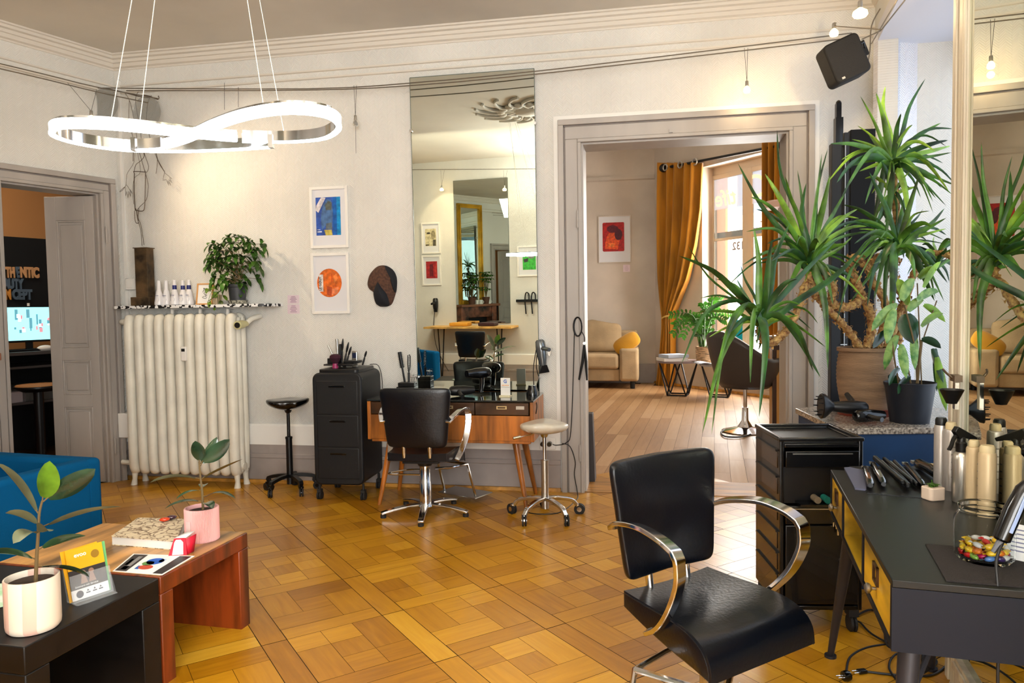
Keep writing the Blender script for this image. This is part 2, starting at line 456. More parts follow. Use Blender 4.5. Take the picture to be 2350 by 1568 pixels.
# splayed reveal and soffit
REV = V((sin(radians(77)), cos(radians(77)), 0))
pA = Rp(NS0, 0); pB = pA+REV*.75; pC = Rp(NS1, 0); pD = pC-RN*.62
mb = MB(); e = V((-.0, .06, 0))
mb.add([pA, pB, pB+V((0, 0, NZ+.05)), pA+V((0, 0, NZ+.05)), pA+e, pB+e, pB+e+V((0, 0, NZ+.05)), pA+e+V((0, 0, NZ+.05))], [(0, 1, 2, 3), (7, 6, 5, 4), (0, 4, 5, 1), (3, 2, 6, 7), (1, 5, 6, 2), (0, 3, 7, 4)])
struct(mb.build('wall_right_reveal', wallpaper('wallpaper_reveal', (232, 232, 238), 2.2), smooth=False))
mb = MB(); z = V((0, 0, NZ))
mb.prism([(p.x, p.y) for p in (pA, pB, pD, pC)], .1, M.Translation((0, 0, NZ-.002)))
struct(mb.build('ceiling_recess', mat('plaster_cool', (214, 214, 222), .9), smooth=False))
mb = MB(); mb.prism([(p.x, p.y) for p in (pC, pD, pD+RXD*.1, pC+RXD*.1)], NZ); struct(mb.build('wall_right_pier', WALL, smooth=False))
# window at the back of the recess: white frame, panes
wd = (pD-pB); wl = wd.length; wrot = atan2(wd.y, wd.x)
wroot = thing('window_1', 'white framed window deep in the recess beside the potted plants', 'window', pB, wrot); struct(wroot)
mb = MB()
for x0, x1, z0, z1 in ((0, wl, 0, .5), (0, wl, NZ-.08, NZ), (0, .08, .5, NZ-.08), (wl-.08, wl, .5, NZ-.08), (wl/2-.05, wl/2+.05, .5, NZ-.08)): mb.b2((x0, 0, z0), (x1, .07, z1))
mb.b2((.08, .01, 2.1), (wl-.08, .06, 2.16)); mb.build('window_frame', WHITE, wroot, bev=.004)
mb = MB(); mb.b2((.08, .03, .5), (wl-.08, .036, NZ-.08)); mb.build('window_pane', GLASS, wroot, smooth=False)
# walls behind the camera
def wallpp(name, p, q, m=WALL, h=CEIL+.1, th=.15):
    d = q-p; o = MB().b2((-.0, 0, 0), (d.length, th, h)).build(name, m, smooth=False, loc=p, rotz=atan2(d.y, d.x)); return struct(o)
# each with its outside on local +y (room on the right-hand side of p->q reversed)
wallpp('wall_rear', PG, V((-1.35, -2.6, 0)))
o = wallpp('wall_rear_left', PH, PG)
for o, p, q in ((bpy.data.objects['wall_rear_left'], PG, PH), (bpy.data.objects['wall_rear'], V((-1.35, -2.6, 0)), PG)):
    d = q-p; o.location = p; o.rotation_euler = (0, 0, atan2(d.y, d.x))
WRZ = []
def wallwin(name, p, q, x0, x1, z0, z1):
    d = q-p; return wallseg(name, p, atan2(d.y, d.x), 0, d.length, 0, CEIL+.1, .15, WALL, (x0, x1, z0, z1))
wallwin('wall_rear_street', V((1.9, -2.6, 0)), V((-1.35, -2.6, 0)), .45, 2.8, .6, 2.9)  # unseen bay with invented openings, made as space for the fill lights
wallwin('wall_right_street', V((1.9, -.3, 0)), V((1.9, -2.6, 0)), .3, 2.0, .6, 2.9)
wallpp('wall_right_near', RB1, V((1.9, -.3, 0)))
mb = MB(); mb.prism([(p.x, p.y) for p in reversed(POLY)], .08, M.Translation((0, 0, CEIL))); struct(mb.build('ceiling', CEILM, smooth=False))

# ============================================================ mouldings
def mould(name, origin, rot, prof, x0, x1, m):
    """profile of (out, z) swept along local x"""
    mb = MB(); k = len(prof)
    vs = [(x0, -o, z) for o, z in prof]+[(x1, -o, z) for o, z in prof]
    mb.add(vs, [(i, (i+1) % k, k+(i+1) % k, k+i) for i in range(k)]+[tuple(range(k)), tuple(range(2*k-1, k-1, -1))])
    return struct(mb.build(name, m, loc=origin, rotz=rot, ang=25))
C = CEIL
cprof = [(0, C), (.085, C), (.085, C-.012), (.07, C-.016), (.066, C-.034), (.045, C-.04), (.042, C-.062), (.03, C-.066), (.026, C-.092), (.008, C-.1), (.006, C-.112), (0, C-.114)]
CORN = mat('cornice_plaster', (216, 209, 197), .8)
mould('trim_1', B0, BROT, cprof, SB0, SB1, CORN)
mould('trim_2', L0, LROT, cprof, -lw_len, 0, CORN)
mould('trim_3', R0, RROT, cprof, 0, (RB1-R0).length, CORN)
zf = bs(800, 157)[1]
f2 = [(0, zf+.01), (.014, zf+.006), (.014, zf-.006), (0, zf-.01)]
mould('trim_4', B0, BROT, f2, SB0, SB1, CORN); mould('trim_5', L0, LROT, f2, -lw_len, 0, CORN)
f3 = [(p[0], p[1]-.055) for p in f2]
mould('trim_6', B0, BROT, f3, SB0, SB1, CORN); mould('trim_7', L0, LROT, f3, -lw_len, 0, CORN)
# baseboards: grey board, white band above, oak strip at the floor
zb = .31
def baseboard(name, origin, rot, x0, x1):
    r = thing(name, None, None, origin, rot); struct(r)
    pr = lambda P: (lambda mb, k: mb.add([(x0, -o, z) for o, z in P]+[(x1, -o, z) for o, z in P], [(i, (i+1) % k, k+(i+1) % k, k+i) for i in range(k)]+[tuple(range(k)), tuple(range(2*k-1, k-1, -1))]))(MB(), len(P))
    pr([(0, .03), (.022, .03), (.022, .2), (.03, .205), (.03, .235), (.022, .24), (.02, zb), (0, zb)]).build('board', BASEB, r, ang=25)
    pr([(0, zb), (.024, zb), (.024, zb+.15), (.014, zb+.165), (0, zb+.165)]).build('band', WHITE, r, ang=25)
    pr([(0, 0), (.04, 0), (.036, .028), (.0, .03)]).build('floor_strip', OAK, r, ang=25)
baseboard('baseboard_back', B0, BROT, SB0, DS0-.175)
baseboard('baseboard_left', L0, LROT, -lw_len, LH0-.15)
baseboard('baseboard_rear', PG, atan2((PH-PG).y, (PH-PG).x), 0, (PH-PG).length)
# door casings
def casing(name, origin, rot, x0, x1, z1, w, mm=TRIM, depth=0, white=True, side=1):
    r = thing(name, None, None, origin, rot); struct(r)
    for nm, a, b, out, mt_ in (('outer_bead', w-.04, w, .05, TRIM), ('bead_groove', w-.05, w-.04, .03, TRIMD), ('face', .025, w-.05, .034, TRIM), ('inner_bead', 0, .025, .042, TRIM)):
        mb = MB()
        mb.b2((x0-b, -out, 0), (x0-a, 0, z1+a)); mb.b2((x1+a, -out, 0), (x1+b, 0, z1+a)); mb.b2((x0-b, -out, z1+a), (x1+b, 0, z1+b))
        mb.build(nm, mt_, r, bev=.004)
    if white:
        mb = MB(); a, b = w, w+.035
        mb.b2((x0-b, -.008, 0), (x0-a, 0, z1+a)); mb.b2((x1+a, -.008, 0), (x1+b, 0, z1+a)); mb.b2((x0-b, -.008, z1+a), (x1+b, 0, z1+b)); mb.build('white_border', WHITE, r)
    if depth:
        mb = MB(); mb.b2((x0-.0, 0, 0), (x0+.012, depth, z1)); mb.b2((x1-.012, 0, 0), (x1, depth, z1)); mb.b2((x0+.012, 0, z1-.012), (x1-.012, depth, z1)); mb.build('jamb_lining', TRIM, r)
    return r
casing('door_1', B0, BROT, DS0, DS1, DZ, .165, depth=DEEP)
d2 = casing('door_2', L0, LROT, LH0, LH1, LDZ, .125, depth=.2, white=False)
# hinges of door_1
def hinges(r, xs, zs):
    for x in xs:
        for z in zs:
            mb = MB(); mb.cyl((x, -.05, z-.06), (x, -.05, z+.06), .008, n=10); mb.cyl((x, -.05, z+.06), (x, -.05, z+.075), .005, .002, 10); mb.cyl((x, -.05, z-.075), (x, -.05, z-.06), .002, .005, 10); mb.build('hinge', TRIM, r)
hinges(bpy.data.objects['door_1'], (DS0-.03,), (.3, 2.0)); hinges(d2, (LH1+.03,), (.3, 2.0))
mb = MB(); xm = (DS0+DS1)/2; mb.b2((xm-.09, -.048, DZ+.03), (xm-.065, -.034, DZ+.055)); mb.build('latch_keeper', TRIM, bpy.data.objects['door_1'])
# open leaf of the office door (hinged at the casing, swung into the office)
hp = Lp(LH1-.012, 0, -.03)
tgt = ray(118, 760); tgt = V((tgt.x, tgt.y, 0)).normalized()
lw = .40; best = None
for k in range(0, 1800):
    a = radians(k/10+20); p = hp+V((cos(a), sin(a), 0))*lw
    if (p-L0).dot(-LN) < .1: continue
    e_ = abs(p.normalized().cross(tgt).z)
    if best is None or e_ < best[0]: best = (e_, a, p)
la = best[1]
leafr = thing('door_leaf', 'grey painted panelled door leaf standing open into the dark office', 'door', hp, la)
mb = MB(); T_ = .04; H_ = LDZ-.02
panels = [(.15, .62), (.72, 1.0), (1.1, 2.12)]
mb.b2((0, -T_/2, .01), (.07, T_/2, H_)); mb.b2((lw-.09, -T_/2, .01), (lw, T_/2, H_))
zz = [.01]+[z for p in panels for z in p]+[H_]
for i in range(0, len(zz), 2): mb.b2((.07, -T_/2, zz[i]), (lw-.09, T_/2, zz[i+1]))
mb.build('frame_rails', TRIM, leafr, bev=.003)
for z0, z1 in panels:
    mb = MB(); mb.b2((.07, -.008, z0), (lw-.09, .008, z1)); mb.b2((.1, -.016, z0+.035), (lw-.12, .016, z1-.035)); mb.build('panel', TRIM, leafr, bev=.006)
    mb = MB(); 
    for (a, b, c, d) in ((.07, .085, z0, z1), (lw-.105, lw-.09, z0, z1), (.085, lw-.105, z0, z0+.015), (.085, lw-.105, z1-.015, z1)): mb.b2((a, -.019, c), (b, .019, d))
    mb.build('moulding', TRIM, leafr, bev=.004)
# second leaf edge with lock box on the other side
hq = Lp(LH0+.015, 0, -.19)
leaf2 = thing('door_leaf', 'pale edge of the other door leaf with a white lock box, at the left edge', 'door', hq, LROT+pi/2+.25)
MB().b2((.03, -.02, .01), (.4, .02, H_)).build('panel', WHITE, leaf2, bev=.003)
MB().b2((.3, -.045, 1.0), (.36, .0, 1.13)).build('lock_box', WHITE, leaf2, bev=.004)
# ============================================================ furniture prototypes
def ribbon(mb, path, side, w, t):
    """flat bar: width w along side(i), thickness t"""
    P = [V(p) for p in path]; vs = []; n = len(P)
    for i, p in enumerate(P):
        d = (P[min(i+1, n-1)]-P[max(i-1, 0)]).normalized()
        s_ = side(i) if callable(side) else V(side)
        s_ = (s_-d*s_.dot(d)).normalized(); q = d.cross(s_)
        ww = w(i/(n-1)) if callable(w) else w
        vs += [p+s_*ww/2+q*t/2, p-s_*ww/2+q*t/2, p-s_*ww/2-q*t/2, p+s_*ww/2-q*t/2]
    fs = [(i*4+j, i*4+(j+1) % 4, i*4+4+(j+1) % 4, i*4+4+j) for i in range(n-1) for j in range(4)]+[(3, 2, 1, 0), tuple(n*4-4+j for j in range(4))]
    return mb.add(vs, fs)
def cushion(mb, w0, w1, d, th, nu=14, nv=14, fn=None, e=4.0, k=4.0):
    """superellipse pad in XY, thickness th; w0 width at y=-d/2, w1 at y=+d/2"""
    rr = [0, .25, .5, .7, .84, .92, .965, .99, 1.0]; rows = [(r, 1) for r in rr]+[(r, -1) for r in rr[:-1][::-1]]
    sp = lambda x, p: (abs(x)**p)*(1 if x >= 0 else -1)
    def pt(a, b):
        r, sg = rows[int(round(b*(len(rows)-1)))]; lon = 2*pi*a
        ee = 2+(e-2)*min(1, r*1.1)
        x = r*sp(cos(lon), 2/ee); y = r*sp(sin(lon), 2/ee); z = sg*(1-r**k)**(1/k)
        p = V((x*(w0+(w1-w0)*(y+1)/2)/2, y*d/2, z*th/2))
        return fn(p) if fn else p
    return mb.grid(pt, 56, len(rows), closed_u=True)
def salon_chair(label, loc, face_az, foot_az, group='black salon chairs with chrome arms', lm=LEATHER):
    """face_az: compass direction the seat faces (deg)"""
    t = thing('salon_chair', label, 'chair', loc, -radians(face_az), group)
    tp_ = smoothpath([(-.2, .452, 0), (-.1, .449, 0), (.02, .449, 0), (.11, .440, 0), (.17, .415, 0), (.2, .375, 0), (.207, .325, 0)], 3)
    bt_ = smoothpath([(.207, .325, 0), (.13, .338, 0), (.02, .352, 0), (-.1, .375, 0), (-.2, .40, 0)], 3)[1:]
    pf = [(p.x, p.y) for p in tp_+bt_]; xs = [-1, -.985, -.8, -.4, 0, .4, .8, .985, 1]; mb = MB(); vs = []
    for a in xs:
        for i, (y, z) in enumerate(pf):
            w = .195+.034*(y+.2)/.4; k = .93 if abs(a) == 1 else 1.0
            cz = .398-.02*(y+.2)/.4; dip = -.009*(1-a*a) if i < len(tp_) and y < .15 else 0
            vs.append((a*w, (y)*(k*.5+.5), cz+(z-cz)*(.86 if abs(a) == 1 else 1)+dip))
    k = len(pf); mb.add(vs, [(i*k+j, i*k+(j+1) % k, (i+1)*k+(j+1) % k, (i+1)*k+j) for i in range(len(xs)-1) for j in range(k)]+[tuple(range(k-1, -1, -1)), tuple((len(xs)-1)*k+j for j in range(k))])
    mb.build('seat', lm, t, ang=40)
    for s_ in (-1, 1): MB().tube([(s_*(.1945+.034*(y+.2)/.4), y*.965, z-.006+.0) for y, z in [(q.x, q.y) for q in tp_]], .0022, 5).build('piping', lm, t)
    def backf(p):
        # p.x width, p.y height(-.2...2), p.z thickness -> upright, reclined, slightly wrapped
        h = p.y+.2
        return V((p.x, -.205-.045*h/.4-p.z+.035*(p.x/.235)**2*1.0, .485+h*.97))
    cushion(MB(), .39, .475, .40, .046, fn=backf, e=13).build('backrest', lm, t, ang=60)
    for s_ in (-1, 1): MB().cyl((s_*.085, -.19, .42), (s_*.085, -.205, .53), .013, n=14).build('backrest_support', CHROME, t)
    for s_ in (-1, 1):
        path = smoothpath([(s_*.212, -.23, .655), (s_*.24, -.16, .69), (s_*.264, -.04, .712), (s_*.272, .06, .702), (s_*.272, .115, .682)], 5)+smoothpath([(s_*.273, .13, .662), (s_*.272, .13, .60), (s_*.264, .09, .51), (s_*.243, .02, .425), (s_*.226, -.05, .378)], 5)
        mb = MB(); ribbon(mb, path, lambda i: V((s_, 0, .15)) if i < 20 else V((s_, .2, 0)), lambda q: .046-.02*abs(q-.5), .015)
        a = mb.build('armrest', CHROME, t, bev=.003)
        mb = MB()
        for p in ((s_*.236, .0, .41), (s_*.228, -.04, .388), (s_*.216, -.21, .662)): mb.cyl(V(p)-V((s_*.012, 0, 0)), V(p)+V((s_*.01, 0, 0)), .007, n=8)
        mb.build('bolt', CHROMEB, a)
    mb = MB(); mb.cyl((0, 0, .33), (0, 0, .38), .045, .07, 20); mb.b2((-.12, -.12, .365), (.12, .12, .378)); mb.build('seat_plate', BLACK, t)
    MB().lathe([(.04, .07), (.04, .22), (.037, .225), (.037, .34)], n=28).build('column', CHROME, t)
    MB().lathe([(.0, .08), (.055, .075), (.06, .06), (.055, .05), (0, .045)], n=24).build('base_hub', CHROME, t)
    for k in range(5):
        a = radians(face_az+180+72*k) if False else radians(72*k-90+face_az)
        d = V((cos(a), sin(a), 0)); sd = V((-d.y, d.x, 0))
        path = [d*(.03+.27*q/8)+V((0, 0, .068-.035*(q/8)**2)) for q in range(9)]
        mb = MB(); ribbon(mb, path, sd, lambda q: .048-.008*q, .018); leg = mb.build('leg', CHROME, t, bev=.005)
        MB().cyl(d*.285+V((0, 0, 0)), d*.285+V((0, 0, .026)), .019, n=14).build('foot_pad', RUBBER, leg)
    # footrest: bent tube frame and floor plate
    fa = radians(face_az-foot_az); R = RZ(fa)
    pts = [R @ V(p) for p in ((-.06, .03, .31), (-.105, .13, .30), (-.135, .28, .30), (-.14, .36, .06))]
    pts2 = [R @ V(p) for p in ((.06, .03, .31), (.105, .13, .30), (.135, .28, .30), (.14, .36, .06))]
    mb = MB(); mb.tube(pts, .009, 8); mb.tube(pts2, .009, 8); mb.tube([pts[2], pts2[2]], .009, 8); mb.build('footrest_frame', CHROME, t)
    mb = MB(); mb.box(R @ V((0, .42, .055)), (.34, .2, .008), R); mb.build('footplate', CHROMEB, t, bev=.002)
    mb = MB(); mb.tube(smoothpath([(-.03, 0, .30), (-.12, .01, .295), (-.24, .03, .27), (-.245, .0, .265), (-.12, -.02, .27), (-.03, -.02, .27)], 4), .006, 6); mb.build('height_lever', CHROME, t)
    return t
CHB = G(978, 1180)
c1 = salon_chair('black salon chair seen from behind at the teak vanity table', CHB, 8, 35)
CHF = V((.62, 2.27, 0))
c2 = salon_chair('black salon chair in the right foreground, seat turned towards the camera', CHF, 148, 215)
# ---------------------------------------------------------- saddle stools
def saddle_stool(label, loc, face_az, m_seat, m_col, m_leg, m_wheel, zs, r=.25, wr=.032, ph=0, lever=None, wing=.028):
    t = thing('saddle_stool', label, 'stool', loc, -radians(face_az))
    mb = MB()
    def fn(a, b):
        lon = 2*pi*a; lat = -pi/2+pi*b
        cl = cos(lat)**.55 if cos(lat) > 0 else 0; x = cl*cos(lon); y = cl*sin(lon); z = (1 if lat > 0 else -1)*abs(sin(lat))**.8
        w = .158-.035*(y > 0)*y
        X = x*w; Y = y*.15
        notch = .03*max(0, -y)*(1-min(1, abs(x)*2.2))
        return V((X, Y+notch, z*(.036 if z > 0 else .045)*(1-.25*abs(x))+wing*(X/.158)**2-.03+(.015*y*y)))
    mb.grid(fn, 36, 13, closed_u=True)
    mb.v = [(x, y, z+zs) for x, y, z in mb.v]; mb.build('seat', m_seat, t, ang=70)
    MB().lathe([(.012, zs-.10), (.02, zs-.095), (.05, zs-.03), (.05, zs-.015)], n=20).build('seat_bracket', m_col[0], t)
    MB().cyl((0, 0, .2), (0, 0, zs-.06), .0125, n=14).build('piston', m_col[0], t)
    MB().lathe([(.024, .06), (.024, zs*.58), (.027, zs*.58), (.027, zs*.58+.015), (.014, zs*.58+.02)], n=22).build('column', m_col[1], t)
    if lever:
        mb = MB(); mb.tube([(0, 0, zs-.05), (-.09, -.04, zs-.075), (-.16, -.07, zs-.085)], .004, 6); mb.cyl((-.15, -.066, zs-.083), (-.195, -.084, zs-.09), .01, n=10); mb.build('lever', lever, t)
    for k in range(5):
        a = 2*pi*k/5+ph; d = V((cos(a), sin(a), 0)); sd = V((-d.y, d.x, 0))
        zt = .125
        path = smoothpath([d*.015+V((0, 0, zt)), d*.09+V((0, 0, zt-.002)), d*.18+V((0, 0, zt-.022)), d*(r-.015)+V((0, 0, zt-.05)), d*r+V((0, 0, zt-.068))], 3)
        mb = MB(); ribbon(mb, path, sd, lambda q: .034-.006*q, .024); leg = mb.build('leg', m_leg, t, bev=.006)
        ph2 = a+1.2*(k % 2)-.5; dd = V((cos(ph2), sin(ph2), 0)); ss = V((-dd.y, dd.x, 0)); c = d*r+dd*.012+V((0, 0, wr))
        mb = MB(); mb.cur = 0
        for q in (-1, 1): mb.cyl(c+ss*q*.004, c+ss*q*.014, wr, n=18)
        mb.cur = 1; mb.cyl(c-ss*.0155, c+ss*.0155, wr*.45, n=12); mb.cyl(d*r+V((0, 0, wr)), d*r+V((0, 0, .065)), .006, n=8)
        mb.cyl(d*r+V((0, 0, .062)), d*r+V((0, 0, .07)), .018, n=12)
        mb.build('caster', (m_wheel, m_leg if m_leg is not BLACK else BLACKG), leg)
    return t
LIGHTLEATHER = mat('off_white_leather', (216, 208, 190), .3, coat=.3, noise_s=6, noise_a=.06)
saddle_stool('white saddle stool on a chrome five-wheel base beside the doorway', V((.2, 4.72, 0)), 5, LIGHTLEATHER, (CHROME, CHROMEB), CHROME, RUBBER, .625, r=.225, wr=.036, ph=.35, lever=CHROME, wing=.006)
saddle_stool('glossy black saddle stool on a black five-wheel base by the radiator', V((-1.70, 5.50, 0)), -12, BLACKG, (BLACK, BLACK), BLACK, RUBBER, .70, r=.19, wr=.03, ph=.2)
# ---------------------------------------------------------- teak vanity table
tl = G(1246, 905, .76); 
VR = BROT; vt = thing('vanity_table', 'teak vanity table with dark drawers and splayed legs under the tall mirror', 'table', V((-.355, 5.02, 0)), BROT)
VW, VD, VT = 1.17, .48, .75
# shift so that right front corner matches the photo
cr = G(1224, 920, VT); VT0 = cr-(BX*VW/2)+V((BX.y, -BX.x, 0))*0; off = V((-BX.y, BX.x, 0))
vloc = cr-BX*(VW/2)+off*(VD/2); vloc.z = 0; vt.location = vloc
def VTP(x, y, z=0): return vloc+BX*x+off*y+V((0, 0, z))
mb = MB(); mb.b2((-VW/2, -VD/2, .47), (-VW/2+.025, VD/2, VT-.012)); mb.b2((VW/2-.025, -VD/2, .47), (VW/2, VD/2, VT-.012)); mb.b2((-VW/2+.025, -VD/2+.012, .455), (VW/2-.025, VD/2, .475)); mb.b2((-VW/2+.025, VD/2-.015, .47), (VW/2-.025, VD/2, VT-.012)); mb.build('carcass', TEAK, vt, bev=.003)
MB().b2((-VW/2+.02, -VD/2+.005, .475), (VW/2-.02, -VD/2+.02, .645)).build('front_panel', TEAK, vt, bev=.002)
MB().b2((-VW/2, -VD/2-.004, VT-.012), (VW/2, VD/2, VT)).build('glass_top', mat('smoked_glass_top', (34, 36, 34), .06, coat=.6), vt, bev=.002)
for i in range(3):
    a = -VW/2+.028+i*(VW-.056)/3; b = a+(VW-.056)/3-.006
    dr = MB().b2((a, -VD/2+.002, .65), (b, -VD/2+.02, VT-.018)).build('drawer', TEAKD, vt, bev=.002)
    c = (a+b)/2
    mb = MB(); mb.cur = 0; mb.b2((c-.035, -VD/2-.003, .69), (c+.035, -VD/2+.004, .712)); mb.cur = 1; mb.b2((c-.026, -VD/2-.005, .696), (c+.026, -VD/2, .706)); mb.build('handle', (mat('brass_pull', (214, 196, 150), .3, metal=.8), TEAKD), dr)
# second pull as in the photo
mb = MB(); c = VW/2-.09; mb.b2((c-.028, -VD/2-.004, .69), (c+.028, -VD/2+.004, .712)); mb.build('handle', CHROMEB, vt)
for sx in (-1, 1):
    for sy in (-1, 1):
        mb = MB(); mb.cyl((sx*(VW/2-.14), sy*(VD/2-.09), .46), (sx*(VW/2-.06), sy*(VD/2-.03), .0), .026, .013, 14); mb.build('leg', TEAK, vt)
# ---------------------------------------------------------- black trolley with rounded body
tA, tB_ = G(727, 1135), G(832, 1142)
tdir = (tB_-tA); tdir.z = 0; tdir = V((BX.x, BX.y, 0)) if tdir.length < .1 else tdir.normalized()
trot = BROT+radians(2)
TW, TD, TH = .40, .42, .93
tr = thing('equipment_trolley', 'black plastic salon trolley with rounded top and closed drawers', 'trolley', V((-1.225, 5.41, 0)), trot)
def TRP(x, y, z=0): return V((-1.225, 5.41, 0))+RZ(trot) @ V((x, y, z))
MATTE = mat('matte_black_plastic', (9, 11, 15), .5, bump=.05, bump_s=200)
mb = MB(); Tm = to4(M(((1, 0, 0), (0, 0, 1), (0, 1, 0))), (0, -TD/2, 0)); 
mb.prism([(x, z+.52) for x, z in rrect(TW-.03, TH-.12, .05)], TD, M(((1, 0, 0, 0), (0, 0, 1, -TD/2), (0, 1, 0, -.0), (0, 0, 0, 1)))); mb.build('body', MATTE, tr, bev=.012)
for i, (z0, z1) in enumerate(((.16, .385), (.39, .62), (.625, .87))):
    d = MB().b2((-TW/2+.045, -TD/2-.0022, z0), (TW/2-.045, -TD/2+.01, z1)).build('drawer_front', MATTE, tr, bev=.006)
    MB().b2((-.06, -TD/2-.006, z1-.05), (.06, -TD/2-.002, z1-.035)).build('handle_slot', BLACKG, d, bev=.003)
MB().prism(rrect(TW-.10, TD-.06, .03), .03, M.Translation((0, 0, TH-.012))).build('top_tray', BLACK, tr, bev=.006)
for sx in (-1, 1):
    for sy in (-1, 1):
        mb = MB(); x, y = sx*(TW/2-.035), sy*(TD/2-.04)
        for q in (-1, 1): mb.cyl((x+q*.004, y, .03), (x+q*.016, y, .03), .03, n=18)
        mb.cyl((x, y, .03), (x, y, .12), .009, n=8); mb.box((x, y, .066), (.03, .04, .02)); mb.build('caster', RUBBER, tr)
# ---------------------------------------------------------- radiator, shelf
sA, _ = bs(303, 900, .16); sB, _ = bs(556, 900, .16); rz1 = bs(430, 728, .16)[1]; rz0 = .10
rad = thing('radiator', 'white cast iron column radiator under the patterned shelf', 'radiator', Bp((sA+sB)/2, 0, .15), BROT)
RW = sB-sA; n = 11
RADM = mat('radiator_enamel', (232, 228, 214), .42, noise_s=5, noise_a=.03)
for i in range(n):
    x = -RW/2+RW*(i+.5)/n; w = RW/n*.44
    mb = MB()
    for yy in (-.07, 0, .07):
        mb.tube(smoothpath([(x, yy*.6, rz0+.03), (x, yy, rz0+.09), (x, yy, (rz0+rz1)/2), (x, yy, rz1-.07), (x, yy*.6, rz1-.012)], 5), [w*.8, w]+[w]*17+[w, w*.75], 12)
    for zz in (rz0+.06, rz1-.055): mb.ell((x, 0, zz), (w*1.02, .085, .052), n=14, m=8)
    for zz in (rz0+.06, rz1-.06): mb.cyl((x-RW/n/2, 0, zz), (x+RW/n/2, 0, zz), .03, n=12)
    mb.build('column', RADM, rad, ang=70)
for sx in (-1, 1):
    for yy in (-.06, .06):
        x = sx*(RW/2-RW/n/2); mb = MB(); mb.tube([(x, yy, rz0+.08), (x+sx*.01, yy, .05), (x+sx*.012, yy*1.15, 0)], [.032, .018, .026], 12); mb.build('leg', RADM, rad)
mb = MB(); xr = RW/2; mb.tube(smoothpath([(xr-.02, 0, rz1-.05), (xr+.05, 0, rz1-.05), (xr+.075, .03, rz1-.02), (xr+.1, .12, rz1+.0)], 4), .02, 10); mb.build('pipe', RADM, rad)
mb = MB(); mb.tube(smoothpath([(-xr, 0, rz1-.03), (-xr-.06, 0, rz1-.03), (-xr-.11, .05, rz1-.035), (-xr-.12, .14, rz1-.04)], 4), .022, 10)
mb.tube([(-xr-.1, .11, rz1-.05), (-xr-.1, .11, .02)], .011, 10); mb.build('pipe', RADM, rad); MB().tube([(-xr, 0, rz0+.06), (-xr-.12, 0, rz0+.07)], .02, 10).build('pipe', RADM, rad)
mb = MB(); mb.cyl((xr+.05, 0, rz1-.055), (xr+.05, -.05, rz1-.06), .022, .024, 16); mb.cyl((xr+.05, -.05, rz1-.06), (xr+.05, -.13, rz1-.066), .03, .033, 18); vv = mb.build('thermostat_valve', mat('valve_ivory', (206, 200, 150), .4), rad)
MB().cyl((xr+.05, -.128, rz1-.066), (xr+.05, -.136, rz1-.066), .022, n=16).build('valve_cap', BLACK, vv)
hx = bs(425, 812, .25)[0]-(sA+sB)/2; hz = bs(425, 812, .25)[1]
mb = MB(); mb.b2((hx-.022, -.125, hz-.055), (hx+.022, -.095, hz+.055)); hm = mb.build('heat_meter', WHITE, rad, bev=.006)
MB().b2((hx-.014, -.128, hz+.018), (hx+.014, -.124, hz+.04)).build('display', BLACK, hm)
# shelf
SZ = rz1+.095
s0 = bs(268, 708, .1)[0]+.02; s1 = bs(620, 706, .2)[0]
shelf = thing('radiator_shelf', 'narrow shelf with black and white patterned edge above the radiator', 'shelf', Bp(0, SZ, 0), BROT)
mb = MB(); mb.prism([(s0, 0), (s0, -.16), (s0+.04, -.2), (s1-.1, -.24), (s1-.04, -.21), (s1, -.12), (s1, 0)], .022, M.Translation((0, 0, -.022)))
def edge_mat():
    m = mat('patterned_edge', (238, 238, 236), .4); nt = m.node_tree; N = nt.nodes; L = nt.links; b = N['Principled BSDF']
    tc = N.new('ShaderNodeTexCoord'); n = N.new('ShaderNodeTexNoise'); n.inputs['Scale'].default_value = 34; n.inputs['Detail'].default_value = 1; L.new(tc.outputs['Object'], n.inputs[0])
    r = N.new('ShaderNodeValToRGB'); r.color_ramp.interpolation = 'CONSTANT'; r.color_ramp.elements[0].color = rgb((238, 238, 236)); r.color_ramp.elements[1].position = .53; r.color_ramp.elements[1].color = rgb((20, 20, 22)); L.new(n.outputs[0], r.inputs[0]); L.new(r.outputs[0], b.inputs['Base Color']); return m
mb.build('board', edge_mat(), shelf)
for px_ in (398, 462, 525):
    x = bs(px_, 715, .15)[0]
    mb = MB(); mb.b2((x-.009, -.17, -.095), (x+.009, -.155, -.022)); mb.b2((x-.009, -.17, -.035), (x+.009, 0, -.022)); mb.build('bracket', WHITE, shelf)
# ---------------------------------------------------------- switch, trunking, sockets
sx_, sz_ = bs(300, 653)
sw = thing('light_switch', 'white square light switch beside the radiator pipe', 'switch', Bp(sx_+.02, sz_, 0), BROT)
MB().b2((-.042, -.035, -.045), (.042, -.001, .045)).build('housing', WHITE, sw, bev=.004); MB().b2((-.028, -.04, -.03), (.028, -.034, .03)).build('rocker', WHITE, sw, bev=.003)
tk = MB(); x = bs(283, 600)[0]+.03; tk.b2((x-.012, -.016, sz_+.05), (x+.012, -.001, CEIL-.2)); tk.b2((x-.012, -.016, .46), (x+.012, -.001, sz_-.05))
tk = tk.build('trunking', WHITE, loc=B0, rotz=BROT); tk['kind'] = 'structure'; tk.name = 'trim_8'
bx_ = bs(292, 975)
b_ = MB().b2((-.06, -.12, -.1), (.06, -.001, .1)).build('junction_box', WHITE, loc=Bp(bs(290, 975, .1)[0], .46, 0), rotz=BROT, bev=.004); tag(b_, 'white box on the wall band left of the radiator', 'box')
